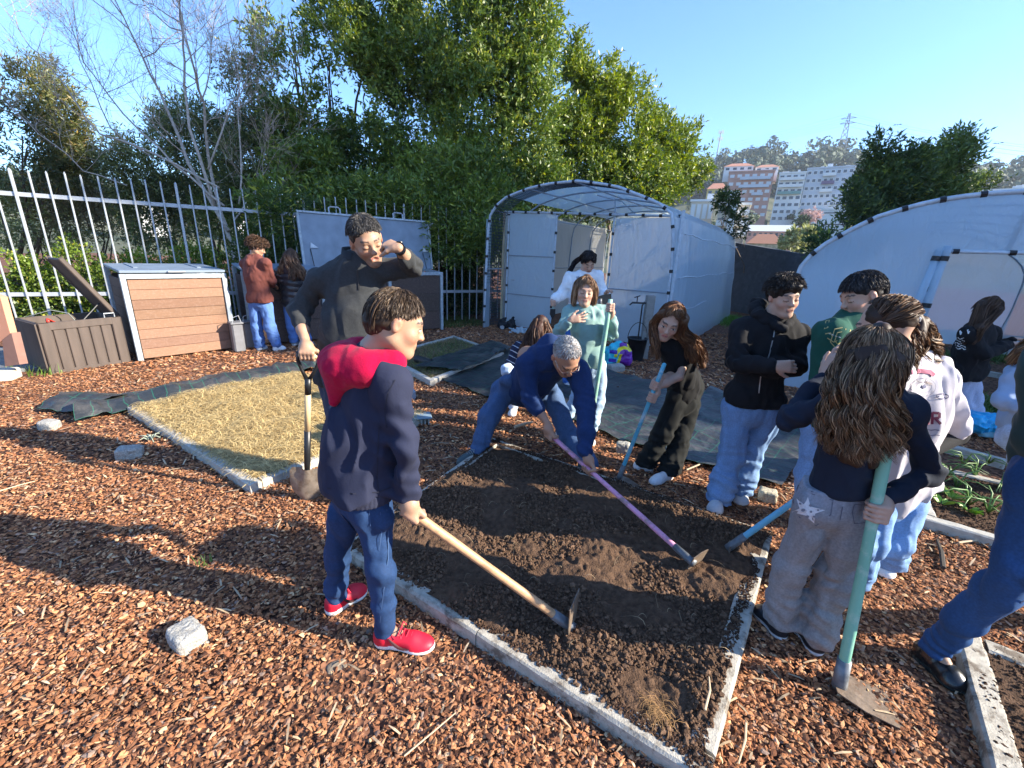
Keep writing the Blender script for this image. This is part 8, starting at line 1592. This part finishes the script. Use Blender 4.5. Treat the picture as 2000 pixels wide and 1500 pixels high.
def tools():
    # wooden hoe of the boy
    tip = HOE['wood_tip']; g = HOE['wood_grip']; hoe('big hoe with a plain wooden handle resting its blade in the dug soil', g, tip, (.50, .30, .16), .05, .0165, (.15, .135), A(.02, .1, 1), tilt=1, wdir=A(.42, 1, -.1), wear=(.30, .17, .09), curve=.0)
    hoe('hoe with a pink handle pulled through the soil by the bending man', HOE['pink_a'], HOE['pink_tip'] - unit(HOE['pink_tip'] - HOE['pink_a']) * .06, (.70, .30, .44), .06, .0150, (.12, .10), A(.9, .5, -.2), tilt=.1)
    hoe('hoe with a turquoise handle held by the girl in the black t-shirt', HOE['blue_a'], HOE['blue_tip'], (.10, .42, .55), .24, .0135, (.16, .14), A(.6, -.6, -.3), wear=(.55, .60, .60))
    hoe('turquoise-handled tool reaching into the soil from behind the grey-jeans girl', HOE['turq_a'], HOE['turq_tip'], (.14, .42, .58), .15, .0155, (.14, .12), A(-.4, .2, -1), wear=(.35, .5, .55))
    b = HOE['green_base']; g = HOE['green_grip']; hoe('large pale green hoe with its blade flat on the mulch by the black shoe', g, b + A(0, 0, .03), (.20, .45, .33), .32, .0185, (.17, .18), A(.75, -.32, -.16), tilt=.9, wear=(.36, .52, .42))
    b = HOE['sage_base']; g = HOE['sage_grip']; e = hoe('pale green hoe pole held upright by the girl in sage', b, g + unit(g - b) * .06, (.24, .46, .35), -.02, .0185, (.001, .001), A(1, 0, 0), wear=(.4, .55, .45)); 
    for o in list(e.children):
        if o.name.startswith(('blade', 'ferrule')): bpy.data.objects.remove(o)
    hoe('upturned hoe with a dark square blade behind the girl in sage', W(1174, 640, 4.6), W(1172, 588, 4.6), (.06, .20, .14), 1.1, .016, (.11, .12), A(1, 0, .1), wdir=A(0, 0, 1), bladem=mat('dark_blade', (.035, .04, .04), .5, metal=.3), tilt=1)
    # shovel
    g = HOE['shovel_grip']; tip = W(600, 915, 2.36); e = empty('shovel', (tip[0], tip[1], 0)); tag(e, 'digging shovel with pale wooden shaft and black D-handle leaning beside the boy', 'shovel'); ax = unit(tip - g); sd = A(1, .15, -.05); sd = unit(sd - ax * (sd @ ax)); BK = mat('black_coated', (.012, .013, .015), .4)
    m = MB(); m.tube([g - sd * .05, g + sd * .05], .013, 10); m.build('grip_bar', mat('pale_wood', (.62, .45, .24), .55, var=.08, stretch=(1, 1, .2)), e, True)
    for k in (-1, 1): m = MB(); m.tube([g + sd * .052 * k - ax * .015, g + sd * .055 * k + ax * .035, g + sd * .03 * k + ax * .10, g + ax * .15 + sd * .006 * k], [.010, .010, .010, .012], 8); m.build('yoke', BK, e, True)
    L = np.linalg.norm(tip - g); m = MB(); m.tube([g + ax * .14, g + ax * .24], [.018, .0175], 12); m.build('collar', BK, e, True)
    m = MB(); m.tube([g + ax * .22, g + ax * L * .66], [.0172, .0175], 12); m.build('shaft', mat('pale_wood', (.62, .45, .24), .55), e, True)
    m = MB(); m.tube([g + ax * L * .64, tip - ax * .05, tip + ax * .06], [.0195, .0185, .014], 12); m.build('socket', BK, e, True)
    prof = [(0, -.01), (.05, -.005), (.095, .0), (.105, .03), (.105, .12), (.09, .19), (.05, .245), (0, .27)]; prof = prof + [(-x, z) for x, z in prof[::-1][1:-1]]; n = np.cross(sd, ax); m = MB(); nb = 11; V = []; rows_ = []
    for j, zz in enumerate(np.linspace(0, .27, 10)):
        hw = np.interp(zz, [0, .02, .12, .19, .245, .27], [.088, .105, .105, .092, .05, .004])
        for i in range(nb): u = -1 + 2 * i / (nb - 1); V.append(tip + sd * hw * u + ax * zz * .96 + n * (.028 * u * u - .012 * math.cos(u * 6) * max(0, 1 - zz / .14) * 1 - .01))
    Fc = [(j * nb + i, j * nb + i + 1, (j + 1) * nb + i + 1, (j + 1) * nb + i) for j in range(9) for i in range(nb - 1)]; V2 = [v - n * .003 for v in V]; k = len(V); m.add(V + V2, Fc + [tuple(q + k for q in f[::-1]) for f in Fc]); m.build('blade', mat('muddy_steel', (.30, .25, .20), .45, metal=.4, var=.3, scale=20, stain=(.16, .10, .06), stain_scale=14, stain_amt=.7), e, True)
    # trowel in the hand of the girl in white
    c = W(1080, 600, 4.9); e = empty('hand_trowel', tuple(c)); tag(e, 'small black hand trowel held by the girl in white', 'trowel'); m = MB(); m.tube([c + A(0, 0, .06), c + A(0, 0, -.02)], .011, 8); m.build('handle', mat('sage_handle', (.25, .35, .3), .5), e); m = MB(); m.prism([(-.03, 0), (.03, 0), (.032, -.06), (0, -.12), (-.032, -.06)], .006, M4(np.eye(3), c + A(0, 0, -.02))); m.build('blade', BK, e)
# rocks and odds and ends ---------------------------------------------
def rock(label, c, r, seed, yaw=0, m=None, cut=True, name='granite_rock'):
    R = frame(A(math.cos(yaw), math.sin(yaw), .08 * math.sin(seed))); r = A(*r); P = [boxp(A(0, 0, 0), r * .92, None, .02, .02)]; rg = np.random.default_rng(seed)
    for k in range(6): n = unit(rg.normal(size=3) + A(0, 0, .3)); P.append(plane(n * (np.abs(n) @ r) * .76, n, .01))
    lo, hi = _bounds(P)
    V, Q = nets(lambda p: sdf(P, p) + .0035 * noise(p, 45, seed) + .0025 * noise(p, 110, seed + 1), lo, hi, .0055, .01); V = V @ R.T; V = V + np.array(c) + A(0, 0, -V[:, 2].min() - .02)
    return tag(mesh_obj(name, V, Q, m or M_GRAN, None, False), label, 'rock', 'granite lumps lying in the garden')
M_GRAN = mat('granite', (.34, .325, .29), .9, var=.45, scale=190, bump=.8, bscale=90, bdist=.006, stain=(.20, .18, .15), stain_scale=60, stain_amt=.5)
M_GRANY = mat('tan_granite', (.40, .35, .25), .9, var=.35, scale=150, bump=.8, bscale=90, bdist=.006)
def odds():
    rock('speckled granite rock lying alone in the foreground mulch', G(368, 1255), (.060, .075, .05), 3, 1.0)
    rock('granite rock next to the straggly weed near the straw bed', G(256, 893), (.085, .06, .055), 4, .5); rock('squared granite block at the end of the fabric fold', G(98, 838), (.07, .055, .05), 5, .1)
    rock('tan granite rock by the feet of the boy with crossed arms', G(1497, 975), (.062, .06, .05), 6, -.5, M_GRANY); rock('granite rock between the sage girl and the turquoise hoe', G(1216, 882), (.06, .05, .055), 7, -.3); rock('whitish rock under the bending man', G(1078, 795), (.085, .06, .06), 8, .2)
    rock('pale rock beside the colourful bag', G(1202, 724), (.12, .09, .06), 9, .3); rock('white block on the grassy bed corner', G(867, 716), (.085, .07, .055), 10, -.6, mat('white_stone', (.66, .66, .66), .8)); 
    rock('flat reddish stone half buried by the foreground boy', G(658, 1300), (.05, .035, .012), 12, .6, mat('brown_stone', (.22, .17, .12), .9, bump=.7)); rock('small rock behind the ponytail girl by the onion bed', G(1738, 1052), (.05, .04, .03), 13)
    # weed next to the granite rock
    m = MB(); c = G(295, 862)
    for i in range(16):
        a = RNG.uniform(0, 6.28); d = A(math.cos(a), math.sin(a), 0) * RNG.uniform(.03, .10); m.tube([c, c + d * .5 + A(0, 0, .05), c + d + A(0, 0, RNG.uniform(.01, .07))], [.004, .005, .002], 5)
    o = m.build('weed', mat('grey_green_leaf', (.30, .34, .26), .7), None, True); tag(o, 'straggly grey-green weed beside a granite rock', 'plant')
    # dark cap and ribbed plastic piece behind the boy
    c = G(828, 828); e = empty('plastic_crate_lid', tuple(c)); tag(e, 'grey-blue ribbed plastic piece behind the foreground boy', 'plastic piece'); m = MB(); R = frame(A(.9, .3, 0)); m.box(c + A(-.06, 0, .075), (.26, .16, .02), R, .008); m.build('top', mat('bluegrey_plastic', (.20, .27, .32), .5), e)
    m = MB()
    for k in range(7): m.box(c + A(-.06, 0, 0) + R @ A(-.10 + k * .033, 0, .035), (.012, .13, .06), R, .003)
    m.build('ribs', mat('pale_rib', (.5, .5, .45), .6), e)
    rock('blue-grey stone showing behind the foreground boy at shoulder height', G(800, 778), (.07, .06, .06), 15, .4, mat('bluegrey_stone', (.25, .30, .36), .8))
    # tap post, tap, bucket, bag
    e = empty('tap_post', tuple(G(1255, 700))); tag(e, 'concrete post carrying the garden tap', 'post'); p = G(1255, 700); t = W(1276, 577, p[1]); m = MB(); m.bar(p - A(0, 0, .05), A(p[0] + .0, p[1], 1.02), .13, .12, .01, up=(0, 1, 0)); m.build('post', mat('post_concrete', (.27, .26, .24), .9, bump=.6, stain=(.14, .13, .12), stain_scale=10), e)
    m = MB(); q = A(p[0] - .13, p[1] - .05, 0); m.tube([q, q + A(.0, 0, .86), q + A(.03, .0, .92)], .012, 8); m.tube([q + A(.05, 0, .90), q + A(-.16, 0, .90), q + A(-.20, 0, .86)], [.014, .016, .012], 8); m.tube([q + A(-.09, 0, .91), q + A(-.09, 0, .99)], .008, 6); m.tube([q + A(-.14, 0, .98), q + A(-.05, 0, 1.01)], .008, 6); m.build('tap', mat('dark_brass', (.05, .05, .05), .35, metal=.6), e)
    c = G(1243, 700) + A(-.05, -.1, 0); e = empty('bucket', tuple(c)); tag(e, 'black bucket with raised wire handle below the tap', 'bucket'); m = MB(); n = 20; V = []
    for r_, z in ((.115, 0), (.15, .34), (.158, .34), (.158, .36), (.14, .36), (.10, .02)): V += [c + A(math.cos(a) * r_, math.sin(a) * r_, z) for a in np.linspace(0, 6.28, n, endpoint=False)]
    Fc = [(k * n + i, k * n + (i + 1) % n, (k + 1) * n + (i + 1) % n, (k + 1) * n + i) for k in range(5) for i in range(n)] + [tuple(range(5 * n, 6 * n))]; m.add(V, Fc); m.build('body', mat('black_rubber', (.012, .014, .017), .5), e, True)
    m = MB(); m.tube([c + A(math.cos(a) * .155, 0.02, .34 + math.sin(a) * .26) for a in np.linspace(0, 3.14, 14)], .006, 6, cap=False); m.build('handle', M_CLIP, e, True)
    c = G(1205, 712); e = empty('fertiliser_bag', tuple(c)); tag(e, 'slumped cyan, yellow and purple plastic sack near the bucket', 'bag')
    P = [ell(c + A(0, 0, .17), (.20, .13, .19), None, .05), boxp(c + A(0, 0, .12), (.19, .12, .12), None, .06, .03)]
    def cf(p):
        q = p - c; C = np.tile(A(.03, .50, .62), (len(p), 1)); r2 = np.hypot(q[:, 0] - .06, q[:, 2] - .16); C[(q[:, 0] > -.02) & (r2 < .2)] = (.16, .02, .30); C[(r2 < .15) & (r2 > .105) & (q[:, 2] > .14)] = (.85, .70, .02); C[(np.abs(q[:, 0] + .01 - (q[:, 2] - .1) * .15) < .022) & (q[:, 2] < .2)] = (.85, .72, .02); C[(q[:, 0] > .14)] = (.22, .05, .42); C[(q[:, 0] > .11) & (q[:, 2] > .24)] = (.8, .7, .05)
        for zz in (.09, .22): C[(np.abs(q[:, 2] - zz) < .028) & (q[:, 0] < -.05) & (q[:, 0] > -.16)] = (.07, .03, .35)
        return C
    sculpt('sack', P, mat('glossy_plastic', (.1, .4, .5), .3, attr=True, bump=.4, bscale=30, bdist=.01), .008, e, fold=folds((8, 8, 8), .012, 3), amp=.02, col=cf)
    # black and white soft shoes by the door, crumpled clear sheet
    for k, (px, py, lab) in enumerate(((980, 640, 'black bag with white trim on the ground by the greenhouse door, left one'), (998, 640, 'small black bag on the ground by the greenhouse door, right one'))):
        c = G(px, py + 3); P = [ell(c + A(0, 0, .10), (.10, .08, .11), None, .04), ell(c + A(.03, 0, .2), (.05, .04, .06), None, .04)]
        o = sculpt('small_bag', P, mat('black_fabric', (.012, .012, .014), .8, attr=True), .01, None, fold=folds((14, 14, 14), .012, k), amp=.02, col=lambda p: np.where((np.hypot(p[:, 0] - c[0] - .01, p[:, 2] - .05) < .045)[:, None] & (k == 0), A(.6, .62, .65), A(.012, .012, .014))); tag(o, lab, 'bag', 'small black bags by the door')
    c = G(1025, 650); o = sculpt('plastic_sheet', [ell(c + A(0, 0, .03), (.30, .16, .06), None, .05)], mat_film('crumpled_film', (.7, .8, .85), .85, .4, .2, 1), .014, None, fold=folds((12, 12, 18), .03, 5), amp=.04); tag(o, 'crumpled clear plastic sheet on the ground by the door panel', 'plastic sheet')
    # blue carrier bag
    c = G(1925, 850, .04); P = [ell(c + A(-.05, .04, .11), (.20, .14, .11), None, .06), ell(c + A(.12, -.02, .06), (.15, .08, .06), None, .06)]
    o = sculpt('carrier_bag', P, mat('cyan_film', (.02, .42, .70), .3, attr=True, bump=.8, bscale=22, bdist=.02), .006, None, fold=folds((11, 11, 11), .016, 6), amp=.03, col=lambda p: np.where((np.hypot((p[:, 0] - c[0] - .0) / .13, (p[:, 2] - .05) / .05) < 1)[:, None] & (p[:, 1] < c[1])[:, None], A(.22, .48, .62), A(.015, .36, .66))); tag(o, 'crumpled bright blue carrier bag lying between the right-hand beds', 'carrier bag')
    # far bed pieces by the big greenhouse
    m = MB(); 
    for k, (p, q, lab) in enumerate(((G(1832, 868, .05), G(1965, 905, .05), 'thin pale kerb edging behind the onion bed'), (G(1862, 716, .05), G(2005, 742, .05), 'kerb edging inside the big greenhouse doorway'), (G(1975, 815, .05), G(2060, 850, .05), 'short kerb edging beside the blue carrier bag'))):
        m = MB(); m.bar(p * A(1, 1, 0) + A(0, 0, .03), q * A(1, 1, 0) + A(0, 0, .03), .07, .10, .008); tag(m.build('kerb_edging', M_KERB2), lab, 'kerb edging', 'loose kerb edgings at the right')
    n = 5200; P = np.concatenate([G(1935, 700) + RNG.normal(0, .35, (n // 2, 3)) * A(1.4, .6, 0), G(1915, 790) + RNG.normal(0, .22, (n // 2, 3)) * A(1.3, .8, 0)]); P[:, 2] = 0.0
    tag(blades(P, RNG.uniform(.04, .16, n), RNG.uniform(.008, .02, n), A(.10, .17, .035) * RNG.uniform(.5, 1.4, (n, 1)), 'grass', mat_leaf('grass_blade'), .8, .7, 3), kind='stuff')
    # sticks
    for k, (p, q, r_, lab) in enumerate(((G(790, 1485), G(890, 1400), .0028, 'thin dry stalk on the foreground mulch'), (G(1185, 720), G(1240, 728), .006, 'pale stick lying near the pale rock and bag'), (G(1340, 922), G(1390, 903), .006, 'pale stick beside the black-trousered girl'), (G(1375, 1395, .09), G(1383, 1330, .09), .004, 'curved brown stalk lying on the right kerb of the dug bed'), (G(1870, 1065), G(1945, 1060), .006, 'white crooked stick by the onion bed kerb'), (G(1455, 1420), G(1440, 1500), .004, 'brown curved stem on the mulch at the bottom edge'), (G(1840, 1115), G(1828, 1060), .012, 'dark stake end poking from the mulch'), (G(0, 965), G(70, 945), .004, 'pale twig at the left edge of the mulch'), (G(1005, 838, .03), G(1040, 828, .03), .014, 'green-white stick leaning at the back of the dug bed'))):
        p = p + A(0, 0, .02); q = q + A(0, 0, .02); md = (p + q) / 2 + A(.012, .006, .006); m = MB(); m.tube([p, md, q], [r_, r_, r_ * .6], 6); tag(m.build('stick', mat('dry_stick' if k != 6 else 'dark_stick', (.52, .40, .26) if k != 6 else (.05, .04, .03), .8)), lab, 'stick', 'sticks and stalks on the ground')

def added_shade_trees():  # unseen trees, added and shaped only for the shade they cast
    """unseen trees added out of view on the right, sized to put the back of the garden in shade"""
    for lab, y0, y1, h, n in (('added unseen tall shade tree beyond the right edge of the view, the tallest of four', 2.8, 6.8, 15.0, 4600), ('added unseen lower shade tree beyond the right edge of the view', 1.5, 4.4, 7.5, 2200), ('shortest added unseen shade tree beyond the right edge of the view, nearest of four', .1, 1.6, 4.9, 900), ('broad added unseen shade tree beyond the right edge of the view, farthest of four', 6.6, 9.4, 9.0, 2400)):
        c = [(A(16.5, y, h * .5), A(1.6, 1.3, h * .60), 1.0) for y in np.arange(y0 + .9, y1, 1.15)]
        tree(lab, A(16.5, (y0 + y1) / 2, 0), c, [sprigs(c, n, 8, .5, .85, .50, GREEN, int(h * 10), -.9)], .14, 4)

def haze():
    m = bpy.data.materials.new('haze'); m.use_nodes = True; N = m.node_tree.nodes; N.remove(N['Principled BSDF']); v = N.new('ShaderNodeVolumePrincipled'); v.inputs['Color'].default_value = (.80, .88, 1, 1); v.inputs['Density'].default_value = .0003; v.inputs['Anisotropy'].default_value = .2
    m.node_tree.links.new(v.outputs[0], N['Material Output'].inputs['Volume']); b = MB(); b.box((0, 0, 48), (6400, 6400, 150)); tag(b.build('haze', m), kind='stuff')
# ================================================================== build
for f_ in CAST: f_()
far(); town(); fence(); trees(); bare_tree(); wall_()
greenhouse1(); greenhouse2(); compost(); plant_stand(); beds(); chips(); sheets(); tools(); odds(); added_shade_trees(); haze()
